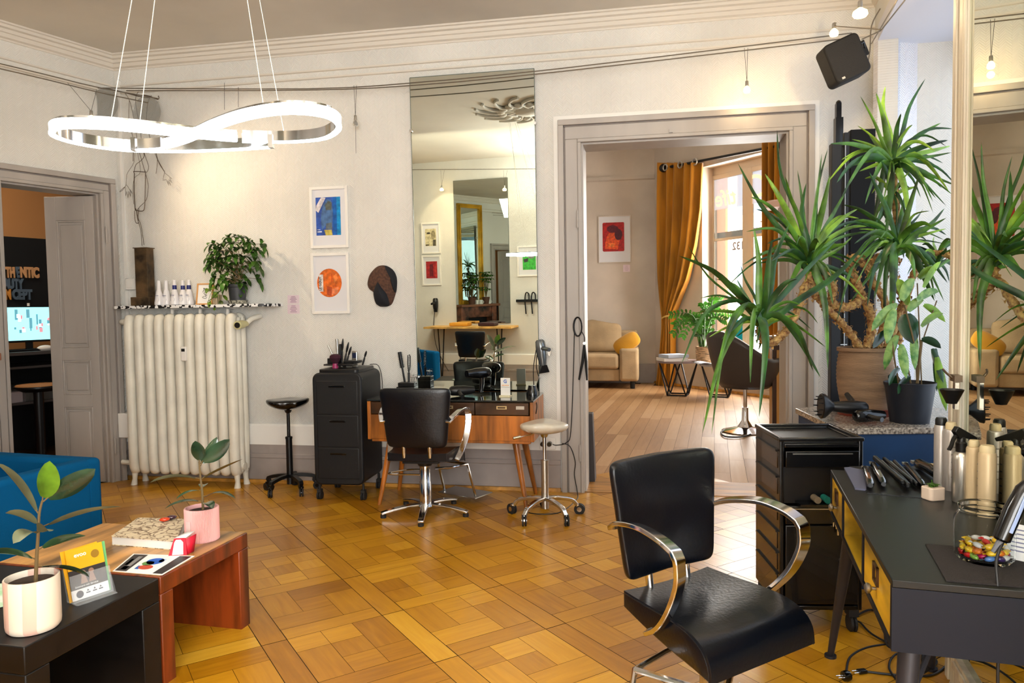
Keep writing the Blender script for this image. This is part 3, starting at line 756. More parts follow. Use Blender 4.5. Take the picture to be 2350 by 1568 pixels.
# ============================================================ tall mirror on the back wall
ma, mbm = bs(952, 600, .03)[0], bs(1233, 600, .03)[0]; mz1 = bs(1090, 168, .05)[1]; mz0 = .70
mirr = thing('wall_mirror', 'tall frameless wall mirror above the teak vanity table', 'mirror', Bp((ma+mbm)/2, 1.4, .03), R=(M((BX, -MNB, BX.cross(-MNB))).transposed()))
# note local y points into the wall
w_ = (mbm-ma)/2
mb = MB(); mb.cur = 0; mb.b2((-w_, 0, mz0-1.4), (w_, .006, mz1-1.4)); mb.build('pane', MIRROR, mirr, smooth=False)
mb = MB()
for x in (-w_, w_): mb.b2((x-.002, -.001, mz0-1.4), (x+.002, .007, mz1-1.4))
mb.b2((-w_, -.001, mz1-1.402), (w_, .007, mz1-1.398)); mb.build('edge', mat('glass_edge', (92, 104, 96), .2), mirr, smooth=False)
mb = MB()
for x in (-w_, w_):
    for z in (1.3, -.55): mb.cyl((x, -.004, z), (x, -.012, z), .011, n=12); mb.cyl((x, -.004, z), (x, .02, z), .006, n=8)
mb.build('clip', CHROME, mirr)
# ============================================================ framed prints
PRINTG = {}
def framed(label, origin, rot, x0, x1, z0, z1, fw, art, group=None, fcol=None, d=.022, name='framed_print', mg=(.0, .0)):
    """art = (x0,x1,z0,z1 fractions, [ (poly fraction list, colour) ... ])"""
    cx, cz = (x0+x1)/2, (z0+z1)/2; w, h = abs(x1-x0), abs(z1-z0)
    R_ = RZ(rot); t = thing(name, label, 'picture', V(origin)+R_ @ V((cx, 0, cz)), rot, group)
    mb = MB()
    for a, b in (((-w/2, -d, -h/2), (-w/2+fw, -.001, h/2)), ((w/2-fw, -d, -h/2), (w/2, -.001, h/2)), ((-w/2+fw, -d, h/2-fw), (w/2-fw, -.001, h/2)), ((-w/2+fw, -d, -h/2), (w/2-fw, -.001, -h/2+fw))): mb.b2(a, b)
    mb.build('frame', fcol or WHITE, t, bev=.002)
    MB().b2((-w/2+fw, -.010, -h/2+fw), (w/2-fw, -.001, h/2-fw)).build('mount', mat('mount_grey', (218, 218, 222), .6), t, smooth=False)
    cols = {}; mb = MB(); ms = []
    for i, (pl, c) in enumerate(art):
        m = mat('print_%d_%d_%d' % c, c, .5, noise_s=30, noise_a=.12) if not isinstance(c, bpy.types.Material) else c
        if m not in ms: ms.append(m)
        mb.cur = ms.index(m); y = -.0108-.0003*i
        mb.poly([(-w/2+p[0]*w, y, -h/2+p[1]*h) for p in pl])
    mb.build('print', ms, t, smooth=False)
    return t
def rect(a, b, c, d): return [(a, c), (b, c), (b, d), (a, d)]
def disc(cx, cy, rx, ry, n=28, a0=0, a1=360): return [(cx+rx*cos(radians(a0+(a1-a0)*i/n)), cy+ry*sin(radians(a0+(a1-a0)*i/n))) for i in range(n)]
a0, zz1 = bs(709, 430, .02); a1, zz0 = bs(800, 568, .02)
f1 = framed('white framed blue abstract print, upper of the two on the back wall', B0, BROT, a0, a1, zz0, zz1, .022, [
    (rect(.15, .8, .21, .83), (44, 84, 172)), (rect(.7, .8, .21, .83), (0, 140, 205)), (rect(.6, .7, .21, .83), (0, 92, 178)),
    ([(.3, .3), (.42, .38), (.58, .36), (.6, .62), (.56, .78), (.45, .8), (.34, .7), (.28, .5)], (72, 110, 160)),
    ([(.42, .62), (.56, .62), (.58, .74), (.48, .77), (.4, .7)], (88, 96, 92)), ([(.4, .31), (.58, .31), (.56, .42), (.42, .4)], (92, 104, 112)),
    ([(.15, .62), (.22, .58), (.42, .82), (.3, .83), (.17, .7)], (226, 220, 226)), ([(.36, .3), (.56, .3), (.58, .21), (.4, .21)], (196, 180, 84)),
    (rect(.18, .3, .26, .28), (206, 214, 236)), (rect(.18, .26, .3, .31), (206, 214, 236))])
a0, zz1 = bs(712, 582, .02); a1, zz0 = bs(803, 720, .02)
f2 = framed('white framed print of an orange disc, lower of the two on the back wall', B0, BROT, a0, a1, zz0, zz1, .022, [
    (disc(.47, .51, .325, .235), (226, 108, 30)), ([(.5, .3), (.68, .34), (.72, .45), (.6, .42), (.5, .4)], (232, 132, 84)), ([(.4, .32), (.52, .29), (.54, .44), (.4, .46)], (176, 74, 34)),
    ([(.58, .62), (.66, .66), (.7, .58), (.6, .5)], (236, 132, 60)), (rect(.53, .545, .52, .66), (198, 70, 24)), (rect(.56, .66, .45, .46), (190, 70, 30)), (rect(.2, .31, .37, .65), (238, 232, 228))])
T_ = M.Translation((-.5*(abs(a1-a0))+.235*abs(a1-a0), -.0145, 0)) @ TUP @ M.Rotation(pi/2, 4, 'Z')
text('lettering', 'LE GOUT', .026, mat('ink_black', (24, 22, 24), .6), f2, T_, ext=.0002, bold=.0006)
# information cards
MAUVE = mat('card_pink', (226, 206, 214), .7)
def card(name, label, o, rot, x0, x1, z0, z1, lines=5, col=MAUVE, ink=(150, 110, 140), group=None):
    R_ = RZ(rot); t = thing(name, label, 'card', V(o)+R_ @ V(((x0+x1)/2, 0, (z0+z1)/2)), rot, group); w, h = abs(x1-x0), abs(z1-z0)
    MB().b2((-w/2, -.003, -h/2), (w/2, -.0005, h/2)).build('card', col, t, smooth=False)
    mb = MB()
    for i in range(lines):
        ww = w*(.35+.3*((i*37) % 5)/5); z = h*.32-i*h*.62/max(1, lines-1); mb.b2((-ww/2, -.0036, z-.002), (ww/2, -.0031, z+.002))
    mb.build('print', mat('ink_%d%d%d' % ink, ink, .7), t, smooth=False); return t
p0 = bs(660, 678); p1 = bs(687, 697); card('info_card', 'small pink caption card beside the shelf, upper of two', B0, BROT, p0[0], p1[0], p1[1], p0[1])
p0 = bs(660, 699); p1 = bs(688, 720); card('info_card', 'small pink caption card beside the shelf, lower of two', B0, BROT, p0[0], p1[0], p1[1], p0[1])
# ---------------------------------------------------------- cap on the wall
cs, cz = bs(880, 655)
cap = thing('flat_cap', 'brown and black peaked cap hanging on the white wall', 'cap', Bp(cs, cz, 0), BROT)
TWEED = mat('brown_tweed', (88, 60, 46), .9, noise_s=60, noise_a=.15, bump=.4, bump_s=150); CAPB = mat('black_cotton', (16, 18, 26), .8)
o_ = [(-.125, .01), (-.11, .075), (-.075, .12), (-.03, .15), (.03, .148), (.08, .115), (.108, .06), (.108, -.02), (.09, -.09), (.06, -.15), (.0, -.165), (-.05, -.15), (-.075, -.06), (-.11, -.03)]
def dome(mb, ol, h, c=(0, 0), y0=-.002, rings=6):
    vs = []; k = len(ol)
    for r in range(rings+1):
        f = cos(r/rings*pi/2); y = y0-h*sin(r/rings*pi/2)
        for p in ol: vs.append((c[0]+(p[0]-c[0])*max(f, .001), y, c[1]+(p[1]-c[1])*max(f, .001)))
    mb.add(vs, [(r*k+i, r*k+(i+1) % k, (r+1)*k+(i+1) % k, (r+1)*k+i) for r in range(rings) for i in range(k)]); return mb
def sm2(ol, k=4): return [(p.x, p.y) for p in smoothpath([(a, b, 0) for a, b in ol], k, closed=True)]
dome(MB(), sm2(o_), .07, c=(0, .02)).build('crown', TWEED, cap, ang=70)
mb = MB(); dome(mb, sm2([(-.06, -.02), (-.035, .045), (-.02, .045), (.03, -.03), (.055, -.08), (.05, -.155), (0, -.162), (-.05, -.145), (-.07, -.07)], 3), .072, c=(0, -.06), y0=-.022).build('peak', CAPB, cap, ang=70)
mb = MB(); dome(mb, sm2([(.02, .15), (.08, .12), (.112, .06), (.112, -.02), (.1, -.06), (.075, .0), (.06, .09)], 3), .05, c=(.085, .04), y0=-.012).build('side_panel', CAPB, cap, ang=70)

# ============================================================ things on the radiator shelf
def SP(u, v, out=.1): return None
def shp(u, out): return bs(u, 700, out)[0]
def onshelf(u, out): return Bp(shp(u, out), SZ, out)
# rusty pipe base carrying the wire figure
RUST = mat('dark_rusted_metal', (84, 66, 44), .6, noise_s=9, noise_a=.4, metal=.3)
wf = thing('wire_sculpture', 'thin wire human figure rising from a tall dark metal base on the shelf', 'sculpture', onshelf(335, .1), BROT)
pxm = 1680/5.95
mb = MB(); w = 36/pxm/2; h = 130/pxm
mb.add([(-w*1.25-.02, -.05, 0), (w*1.1, -.05, 0), (w*1.1, .05, 0), (-w*1.25-.02, .05, 0), (-w*1.25-.02, -.05, .07), (w*1.1, -.05, .07), (w*1.1, .05, .07), (-w*1.25-.02, .05, .07)], [(0, 3, 2, 1), (4, 5, 6, 7), (0, 1, 5, 4), (1, 2, 6, 5), (2, 3, 7, 6), (3, 0, 4, 7)])
mb.build('foot_block', RUST, wf, bev=.003)
mb = MB(); mb.box((.0, 0, .07+(h-.07)/2), (w*1.7, .085, h-.07)); mb.box((0, 0, h), (w*2, .1, .006)); mb.build('tower', RUST, wf, bev=.002)
WIREB = mat('annealed_wire', (92, 78, 66), .5, metal=.6)
def W(u, v, d=0):
    p = PY(u, v, 5.93); q = p-(onshelf(335, .1)); return V((q.dot(BX), d, q.z))
mb = MB()
def wr(pts, r=.0022, k=3): mb.tube(smoothpath([W(*p) for p in pts], k), r, 5)
wr([(333, 565), (330, 530), (322, 505), (318, 482), (316, 480)]); wr([(338, 563), (331, 520), (323, 500), (326, 480)])
wr([(314, 485), (316, 510), (324, 512), (320, 490), (318, 482)], .003)
wr([(316, 485), (313, 440), (314, 400), (313, 395), (340, 397), (343, 400)], .0036, 2); wr([(343, 398), (342, 440), (340, 478), (334, 486), (318, 484)], .0036)
wr([(320, 484), (330, 474), (345, 460), (350, 430), (346, 410), (342, 398), (330, 360), (324, 342)]); wr([(313, 397), (318, 380), (330, 372), (340, 360), (334, 342)]); wr([(312, 470), (310, 440), (314, 410), (330, 396), (322, 350)], .0015)
wr([(336, 342), (342, 360), (351, 385), (346, 398), (340, 392)]); wr([(316, 342), (314, 372), (302, 390), (294, 402), (292, 425), (288, 430), (277, 438), (276, 441), (284, 436), (290, 430), (291, 450), (294, 440), (297, 455), (299, 440), (304, 452), (303, 436), (308, 446), (296, 428), (292, 425)], .0016, 2)
wr([(312, 342), (311, 372)], .003); wr([(362, 342), (372, 366), (382, 385), (392, 398), (394, 402), (412, 415), (405, 412), (411, 424), (403, 416), (408, 430), (400, 418), (403, 430), (396, 416), (388, 418), (392, 400)], .0016, 2)
wr([(368, 342), (374, 368), (384, 386), (392, 398)], .003); wr([(374, 368), (373, 385), (370, 402)])
wr([(324, 342), (318, 300), (310, 260), (302, 232), (290, 214)], .0018); wr([(334, 342), (330, 300), (322, 262), (318, 230), (325, 214)], .0018); wr([(362, 342), (352, 310), (346, 280), (350, 240), (360, 224)], .0018); wr([(302, 232), (300, 270), (306, 300), (318, 342)], .0018)
wr([(222, 200), (250, 204), (290, 214), (340, 228), (362, 228)], .004, 2); wr([(338, 222), (356, 226), (375, 234), (379, 230), (377, 226)], .004, 2)
mb.build('wire_figure', WIREB, wf, smooth=True)
DISC = mat('pressed_glass_disc', (150, 152, 148), .12, alpha=.35)
for (u, v, r) in ((249, 242, .125), (358, 266, .125)):
    c = W(u, v, -.03); mb = MB(); Rm = M.Rotation(pi/2, 3, 'X') @ RZ(0)
    mb.lathe([(.0, 0), (.04, .004), (.045, .012), (.05, .004), (r*.85, .008), (r, .022), (r-.003, .026), (r*.84, .014), (0, .006)], c, 36, Rm, cap=False); d_ = mb.build('glass_disc', DISC, wf)
# bottles
BOTW = mat('white_bottle_plastic', (232, 230, 232), .3, coat=.2); NAVY = mat('navy_blue', (36, 42, 110), .4); INK = mat('ink_grey', (120, 122, 150), .6)
def tone_bottle(label, loc, capcol, s=1.0, group='white conical bottles on the radiator shelf'):
    t = thing('toner_bottle', label, 'bottle', loc, BROT, group)
    MB().lathe([(.0, 0), (.03*s, 0), (.036*s, .006), (.037*s, .02), (.024*s, .1*s), (.0165*s, .125*s)], n=24).build('body', BOTW, t)
    MB().lathe([(.0162*s, .125*s), (.0158*s, .158*s)], n=20).build('neck_band', capcol, t)
    MB().lathe([(.0158*s, .158*s), (.013*s, .196*s), (.009*s, .2*s), (0, .2*s)], n=20).build('cap', BOTW, t)
    mb = MB(); mb.tube([(0.0+.018*cos(a), -.030+.004*sin(a*1), .045+.016*sin(a)) for a in [i*2*pi/10 for i in range(11)]], .0008, 4); mb.b2((-.012, -.0355, .078), (.012, -.026, .081)); mb.build('printed_motif', INK, t)
    return t
for i, (u, o, c, sc, lb) in enumerate(((366, .1, BOTW, 1.0, 'tall white conical bottle with plain cap, first right of the wire figure base'), (383, .07, BOTW, 1.0, 'white conical bottle with plain cap, second from the wire figure base'),
        (402, .13, NAVY, 1.0, 'white conical bottle with navy neck band, leftmost of the navy-banded three'), (421, .11, NAVY, .98, 'white conical bottle with navy neck band, middle of the navy-banded three'), (435, .08, NAVY, 1.0, 'white conical bottle with navy neck band, nearest the little wooden frame'))):
    tone_bottle(lb, onshelf(u, o), c, sc)
# small wood frame
fr = thing('photo_frame', 'small light wood frame with a black ink drawing on the shelf', 'picture', onshelf(469, .12), BROT, R=RZ(BROT) @ RX(radians(-10)))
w, h = 40/pxm, 48/pxm
mb = MB()
for a, b in (((-w/2, -.008, 0), (-w/2+.01, .006, h)), ((w/2-.01, -.008, 0), (w/2, .006, h)), ((-w/2+.01, -.008, 0), (w/2-.01, .006, .01)), ((-w/2+.01, -.008, h-.01), (w/2-.01, .006, h))): mb.b2(a, b)
mb.build('frame', mat('light_pine', (214, 156, 92), .5), fr)
MB().b2((-w/2+.01, -.003, .01), (w/2-.01, .003, h-.01)).build('sheet', PAPER, fr)
mb = MB(); mb.tube(smoothpath([(-.02, -.004, .1), (-.005, -.004, .125), (.012, -.004, .11), (-.01, -.004, .09), (.02, -.004, .075), (-.02, -.004, .06), (.015, -.004, .05), (.0, -.004, .085)], 4), .0016, 4); mb.ell((-.01, -.004, .13), (.005, .001, .005)); mb.build('drawing', mat('ink_black2', (15, 15, 15), .6), fr)
# plant helpers
def compound(mb, c, d, n, L_, w, droop=.35, rng=random):
    """a whorl of n leaflets around direction d at point c"""
    d = V(d).normalized(); a = d.orthogonal().normalized(); b = d.cross(a)
    for i in range(n):
        an = 2*pi*i/n+rng.random()*.5; o = (a*cos(an)+b*sin(an))
        l = L_*(.75+.4*rng.random()); p2 = V(c)+o*l*.85+d*l*.15+V((0, 0, -droop*l)); p1 = V(c)+o*l*.45+d*l*.25
        mb.leaf(c, p1, p2, w*(.8+.4*rng.random()), 5, .12)
sch = thing('umbrella_plant', 'bushy umbrella plant in a dark grey pot on the radiator shelf', 'plant', onshelf(546, .13), BROT)
POTG = mat('dark_grey_pot', (58, 60, 64), .5)
MB().lathe([(0, .02), (.058, .02), (.068, .13), (.075, .135), (.075, .155), (.07, .156), (.066, .13), (.0, .13)], n=36).build('pot', POTG, sch)
MB().lathe([(0, 0), (.066, 0), (.076, .03), (.07, .03), (.06, .008), (0, .008)], n=36).build('saucer', mat('mosaic_saucer', (150, 146, 130), .3, noise_s=60, noise_a=.6), sch)
MB().lathe([(0, .132), (.066, .13)], n=20, cap=False).build('soil', SOIL, sch)
rg = random.Random(11); st = MB(); lf = MB(); tips = []
cl = [(482, 610), (495, 575), (490, 560), (515, 560), (510, 600), (520, 630), (535, 560), (540, 590), (545, 620), (560, 560), (575, 580), (585, 600), (590, 640), (575, 570), (525, 650), (500, 620), (555, 600), (530, 610), (505, 590), (550, 650), (545, 570), (590, 615), (487, 600), (565, 615), (530, 590), (515, 645), (525, 545), (550, 545), (570, 555), (505, 575), (540, 605), (560, 575), (535, 640), (550, 630), (520, 600), (545, 660), (575, 605), (592, 575), (600, 560), (510, 640), (492, 640), (486, 590), (528, 575), (555, 590), (538, 655), (562, 640)]
def SL(u, v, d): 
    p = PY(u, v, 5.67+d)-sch.location; return V((p.dot(BX), p.dot(off), p.z))
for q, (a, b) in enumerate(((530, 620), (545, 610), (560, 590))): st.tube(smoothpath([(.01*q-.01, 0, .12), SL(548, 640, 0), SL(a, b, rg.uniform(-.03, .03))], 4), [.005]*4+[.003]*5, 6)
for (u, v) in cl:
    p = SL(u, v, rg.uniform(-.07, .07)); h0 = SL(540+rg.uniform(-8, 14), min(650, v+rg.uniform(15, 45)), 0)
    st.tube(smoothpath([h0, (h0+p)/2+V((0, 0, .02)), p], 3), .0018, 5); compound(lf, p, (p-h0)+V((0, 0, .03)), rg.choice((6, 7, 8)), .085, .034, .45, rg)
st.build('stems', STEM, sch); lf.build('leaves', mat('umbrella_leaf', (62, 98, 34), .35, noise_s=16, noise_a=.4), sch)
pot2 = thing('trailing_ivy', 'small trailing vine in a beige cup on the shelf left of the umbrella plant', 'plant', onshelf(498, .15), BROT)
MB().lathe([(0, 0), (.03, 0), (.038, .075), (.034, .076), (.03, .01), (0, .01)], n=24).build('cup', mat('beige_ceramic', (188, 164, 130), .5), pot2)
st = MB(); lf = MB()
for (u, v) in ((478, 662), (487, 658), (500, 655), (512, 668), (518, 678), (490, 690), (506, 700), (510, 690), (482, 694), (500, 672), (494, 680)):
    p = PY(u, v, 5.7)-pot2.location; p = V((p.dot(BX), p.dot(off)-.03, p.z)); st.tube(smoothpath([(0, 0, .07), V((p.x*.5, p.y*.5, .1)), p], 3), .0016, 5)
    lf.leaf(p, p+V((rg.uniform(-.03, .03), -.01, -.02)), p+V((rg.uniform(-.05, .05), -.02, -.045)), .034, 5, .15)
st.build('stems', GREEN, pot2); lf.build('leaves', mat('vine_leaf', (112, 142, 46), .4, noise_s=20, noise_a=.3), pot2)

# ============================================================ ring pendant lamp
LZ_ = 1.90
lamp = thing('pendant_lamp', 'looping white LED pendant lamp hanging on thin wires', 'lamp', G(450, 305, LZ_))
lo = lamp.location
lp = [(622, 325), (560, 329), (480, 333), (400, 335), (300, 333), (220, 324), (155, 310), (122, 294), (140, 280), (225, 280), (330, 289), (430, 305), (530, 319), (620, 325), (690, 319), (745, 303), (774, 281), (760, 259), (710, 247), (640, 246), (560, 260), (490, 284), (430, 305), (370, 317), (308, 321)]
zoff = [.0, 0, 0, 0, 0, 0, 0, 0, 0, 0, 0, .006, .012, .016, .01, 0, 0, 0, 0, 0, 0, 0, -.008, -.014, -.014]
P_ = smoothpath([G(u, v, LZ_)+V((0, 0, z))-lo for (u, v), z in zip(lp, zoff)], 7)
cL, cR = G(270, 306, LZ_)-lo, G(620, 284, LZ_)-lo; NP = len(P_)
def loopside(i):
    """+1 / -1: which side of the band faces away from its loop"""
    f = i/(NP-1)*(len(lp)-1); c = cL if f < 12.2 else cR
    d = (P_[min(i+1, NP-1)]-P_[max(i-1, 0)]).normalized(); sd = V((d.y, -d.x, 0)).normalized()
    return sd*(1 if (P_[i]-c).dot(sd) > 0 else -1)
def bandstrip(i0, i1, z0, z1, o0, o1, m, name):
    sgn = [loopside(i) for i in range(NP)]; vs = []
    for i in range(i0, i1):
        p = P_[i]; sd = sgn[i]; vs += [p+sd*o0+V((0, 0, z0)), p+sd*o1+V((0, 0, z0)), p+sd*o1+V((0, 0, z1)), p+sd*o0+V((0, 0, z1))]
    n = i1-i0; fs = [(i*4+j, i*4+(j+1) % 4, i*4+4+(j+1) % 4, i*4+4+j) for i in range(n-1) for j in range(4)]+[(3, 2, 1, 0), tuple(n*4-4+j for j in range(4))]
    return MB().add(vs, fs).build(name, m, lamp)
LED = mat('led_diffuser', (255, 255, 255), .5, emit=(240, 250, 255), emit_s=24)
sw_ = [i for i in range(1, NP) if (loopside(i)-loopside(i-1)).length > 1] ; cuts = [0]+sw_+[NP]
for a, b in zip(cuts, cuts[1:]):
    if b-a < 3: continue
    bandstrip(a, b, -.014, .016, -.004, .002, CHROME, 'chrome_band'); bandstrip(a, b, -.016, .008, .0025, .010, LED, 'led_strip'); bandstrip(a, b, -.0195, -.0145, -.004, .011, LED, 'led_edge')
for i, w in ((0, 1), (NP-1, 1)): MB().box(P_[i], (.014, .02, .04)).build('end_cap', CHROME, lamp)
WW = mat('suspension_wire', (226, 226, 216), .3, metal=.3)
cn = G(447, -690, CEIL)
for (u, v, dx, dy) in ((254, 281, -.03, -.02), (320, 286, -.03, .03), (655, 322, .03, .02), (606, 250, .03, -.02)):
    MB().tube([G(u, v, LZ_+.012)-lo, cn+V((dx, dy, -.02))-lo], .0012, 5).build('suspension_wire', WW, lamp)
MB().lathe([(0, -.03), (.07, -.03), (.075, -.02), (.075, 0), (0, 0)], cn-lo, 36).build('ceiling_canopy', WHITE, lamp)

# ============================================================ low-voltage cable lights
def cable(label, pts, r=.004, name='lighting_cable', sag=0, group='taut lighting cables under the cornice'):
    o = MB().tube(pts, r, 6).build(name, WIREG); tag(o, label, 'cable', group); return o
def onb(u, v, out): s, z = bs(u, v, out); return Bp(s, z, out)
def onl(u, v, out): s, z = ls(u, v, out); return Lp(s, z, out)
pe = onb(1955, 75, .1); pe2 = onb(1975, 80, .1)
cable('upper taut lighting cable along the back wall', smoothpath([onb(225, 202, .14), onb(700, 204, .14), onb(951, 190, .14), onb(1290, 157, .13), onb(1955, 76, .12)], 3))
cable('lower taut lighting cable along the back wall', smoothpath([onb(290, 208, .2), onb(700, 207, .2), onb(951, 196, .2), onb(1290, 164, .2), onb(1948, 88, .2)], 3))
cable('upper taut lighting cable along the left wall', smoothpath([onl(-60, 132, .14), onl(100, 170, .14), onl(222, 200, .16), onb(362, 226, .2)], 3))
cable('lower taut lighting cable along the left wall', smoothpath([onl(-60, 144, .2), onl(100, 181, .2), onl(222, 211, .22), onb(340, 236, .25)], 3))
def onr(u, v, out): s, z = rs(u, v, out); return Rp(s, z, out)
cable('cable running along the right wall above the recess', [onb(1978, 90, .1), onr(2022, 70, .06), onr(2085, -10, .06)])
cable('cable anchored at the upper right corner', [onr(2000, 100, .05), onr(2065, -10, .12)])
cable('short cross cable between the right-hand lights', [PY(1915, 60, 4.4), PY(2022, 68, 4.3)], .003)
BULB = mat('warm_bulb_glass', (255, 230, 180), .2, emit=(255, 204, 120), emit_s=26)
BULBD = mat('unlit_bulb_glass', (170, 168, 160), .15, trans=.6)
def spot(label, top, bulb, lit=True, power=0, V2=None, r=.022, group='small bulbs hanging from the lighting cables', tail=None):
    t = thing('cable_bulb', label, 'lamp', bulb, 0, group)
    mb = MB()
    for q in (top, V2 or top+V((.03, 0, 0))): mb.tube([q-bulb, V((0, 0, .05))], .0014, 5)
    if tail: mb.tube([V((0, 0, -.02)), tail-bulb], .0014, 5)
    mb.build('wire', CABLE, t); MB().lathe([(.009, .055), (.011, .05), (.012, .02), (.006, .015)], n=14).build('socket', CHROMEB, t)
    MB().lathe([(.009, .02), (r*.9, .004), (r, -.012), (r*.8, -.022), (0, -.027)], n=20).build('bulb', BULB if lit else BULBD, t)
    if power:
        l = bpy.data.lights.new('bulb_light', 'POINT'); l.energy = power; l.color = (1, .72, .4); l.shadow_soft_size = .02
        lo_ = bpy.data.objects.new('bulb_light', l); COL.objects.link(lo_); lo_.parent = t; lo_.location = (0, 0, -.06)
    return t
b = onb(1714, 205, .2); spot('warm bulb hanging on two thin wires above the doorway', onb(1708, 110, .2), b, power=1.5, V2=onb(1716, 110, .2))
b = PY(1974, 28, 3.7); spot('bright warm bulb at the upper right near the ceiling', PY(1980, 0, 3.7)+V((0, 0, .1)), b, power=9, r=.036, V2=PY(2000, -20, 3.7))
b = PY(1914, 74, 4.5); spot('small lit bulb just left of the wall speaker', PY(1915, 52, 4.5), b, power=0, V2=PY(1920, 52, 4.5), r=.026)
b = onb(816, 282, .17); spot('unlit bulb with a hanging tail wire left of the tall mirror', onb(812, 196, .17), b, lit=False, V2=onb(818, 196, .17), tail=onb(817, 352, .17))
b = PY(210, 272, 5.2); spot('lit bulb hanging from the left wall cables behind the ring lamp', onl(155, 190, .2), b, power=0, V2=onl(222, 205, .2))
mb = MB(); 
for (u, v0, v1) in ((515, 190, 252), (547, 200, 246)): mb.tube([onb(u, v0, .15), onb(u, v1, .15)], .0016, 5)
tag(mb.build('hanging_wire', CABLE), 'two short thin wires dangling from the cable above the lamp', 'wire')
# ============================================================ left: waterfall coffee tables
e1 = G(568, 1222, .41)-G(368, 1325, .41); e1.z = 0; e1.normalize(); eL = V((-e1.y, e1.x, 0))
def waterfall(label, c0, ln, w, m, th, name='coffee_table', H=.41):
    """c0 = near right top corner; runs along e1, extends to the left"""
    t = thing(name, label, 'table', V((c0.x, c0.y, 0)), atan2(e1.y, e1.x))
    MB().prism([(0, 0), (ln, 0), (ln, w), (0, w)], th, M.Translation((0, 0, H-th))).build('tabletop', m, t, bev=.004)
    for x0, x1 in ((0, th), (ln-th, ln)):
        MB().b2((x0, 0, 0), (x1, w, H-th)).build('leg', m, t, bev=.004)
    return t
wc = G(368, 1325, .41); wl_ = (G(568, 1222, .41)-wc).length
WT = waterfall('reddish brown wooden waterfall coffee table with book and pink pot on it', wc, wl_, .75, WOODR, .065)
MB().b2((.008, .008, .4095), (wl_-.008, .742, .412)).build('top_surface', mat('pale_oiled_wood', (190, 140, 78), .35, noise_s=8, noise_a=.25, stretch=(.25, 1.5, 1), coat=.2), WT, smooth=False)
BLK = mat('black_stained_wood', (20, 17, 16), .38, noise_s=10, noise_a=.3, stretch=(1, .2, 1), spec=.35)
waterfall('black wooden waterfall coffee table at the lower left corner', wc-e1*(.56+.004), .555, .75, BLK, .085)
TZ = .412
# rubber plants
def rubber_leaf(mb, base, tip, w, bow=.04, up=None):
    base, tip = V(base), V(tip); d = tip-base; mid = (base+tip)/2+V((0, 0, bow))
    mb.leaf(base, mid, tip, w, 9, .16, up, prof=lambda t: max(0, sin(pi*min(1, .04+t*.96))**.62*(1-.12*t)))
RUBL = mat('rubber_leaf', (44, 74, 48), .2, noise_s=6, noise_a=.3, spec=.7, coat=.3); RUBN = mat('young_rubber_leaf', (92, 132, 36), .25, noise_s=8, noise_a=.25, coat=.3)
RUBU = mat('rubber_leaf_underside', (108, 112, 84), .5, noise_s=8, noise_a=.15)
def rubber(t, base, y, stem, leaves, potz):
    """stem & leaves as photo pixels (u, v, forward distance)"""
    o = t.location
    st = MB(); sp = smoothpath([PY(*p)-o for p in stem], 4); st.tube(sp, [.006-.003*i/len(sp) for i in range(len(sp))], 8)
    lf = MB(); ms = [RUBL, RUBN, RUBU]
    for (b, tp, w, bow, mi, upv) in leaves:
        B = PY(*b)-o; T = PY(*tp)-o; lf.cur = mi
        d = T-B; s0_ = B+d*.1
        st.tube([B, s0_+V((0, 0, .004))], .0022, 5)
        rubber_leaf(lf, s0_, T, w, bow, V(upv) if upv else None)
    st.build('stem', STEM, t); lf.build('leaves', ms, t, ang=80)
pp = G(465, 1238, TZ); y0 = pp.y
t = thing('rubber_plant', 'young rubber plant in a ribbed pink pot on the wooden coffee table', 'plant', pp)
pm = 1680/y0
r_ = 38/pm; h_ = 76/pm
mb = MB(); prof = []
nr = 72; vs = []
for (r, z) in ((r_*.97, 0), (r_, .004), (r_, h_-.004), (r_*.98, h_), (r_*.88, h_), (r_*.86, h_*.86), (0, h_*.86)):
    for j in range(nr*2):
        k = 1 if (j % 2 and r > r_*.95) else .0; rr = r-.0028*k; a = pi*j/nr; vs.append((rr*cos(a), rr*sin(a), z))
n2 = nr*2; mb.add(vs, [(i*n2+j, i*n2+(j+1) % n2, (i+1)*n2+(j+1) % n2, (i+1)*n2+j) for i in range(6) for j in range(n2)])
PINK = mat('ribbed_pink_ceramic', (228, 172, 168), .5); mb.build('pot', PINK, t, ang=20)
MB().lathe([(0, h_*.885), (r_*.86, h_*.88)], n=20, cap=False).build('soil', SOIL, t)
mb = MB(); mb.grid(lambda a, b: V(((r_+.0012)*cos(radians(232+22*a)), (r_+.0012)*sin(radians(232+22*a)), h_*(.28+.4*b))), 6, 2); mb.build('label', mat('label_pale', (232, 206, 204), .6), t)
yb = y0
rubber(t, None, yb, [(466, 1170, yb), (464, 1130, yb), (460, 1095, yb), (457, 1060, yb)],
    [((458, 1062, yb), (448, 1012, yb-.03), .065, -.01, 0, (0, 1, 0)), ((459, 1065, yb), (527, 1008, yb+.02), .07, -.015, 0, (.2, 1, .3)), ((460, 1070, yb), (498, 1003, yb+.05), .05, -.01, 0, (0, 1, 0)),
     ((462, 1100, yb), (557, 1054, yb-.05), .05, -.0, 0, None), ((460, 1098, yb), (344, 1108, yb-.03), .04, .03, 2, (0, .6, 1)), ((463, 1125, yb), (404, 1146, yb-.08), .03, .02, 0, None),
     ((463, 1120, yb), (470, 1113, yb+.1), .04, .01, 0, None), ((465, 1140, yb), (541, 1145, yb-.04), .035, .04, 0, None), ((464, 1150, yb), (377, 1169, yb-.06), .045, .025, 0, None), ((466, 1155, yb), (488, 1168, yb-.12), .05, .02, 0, None)], h_)
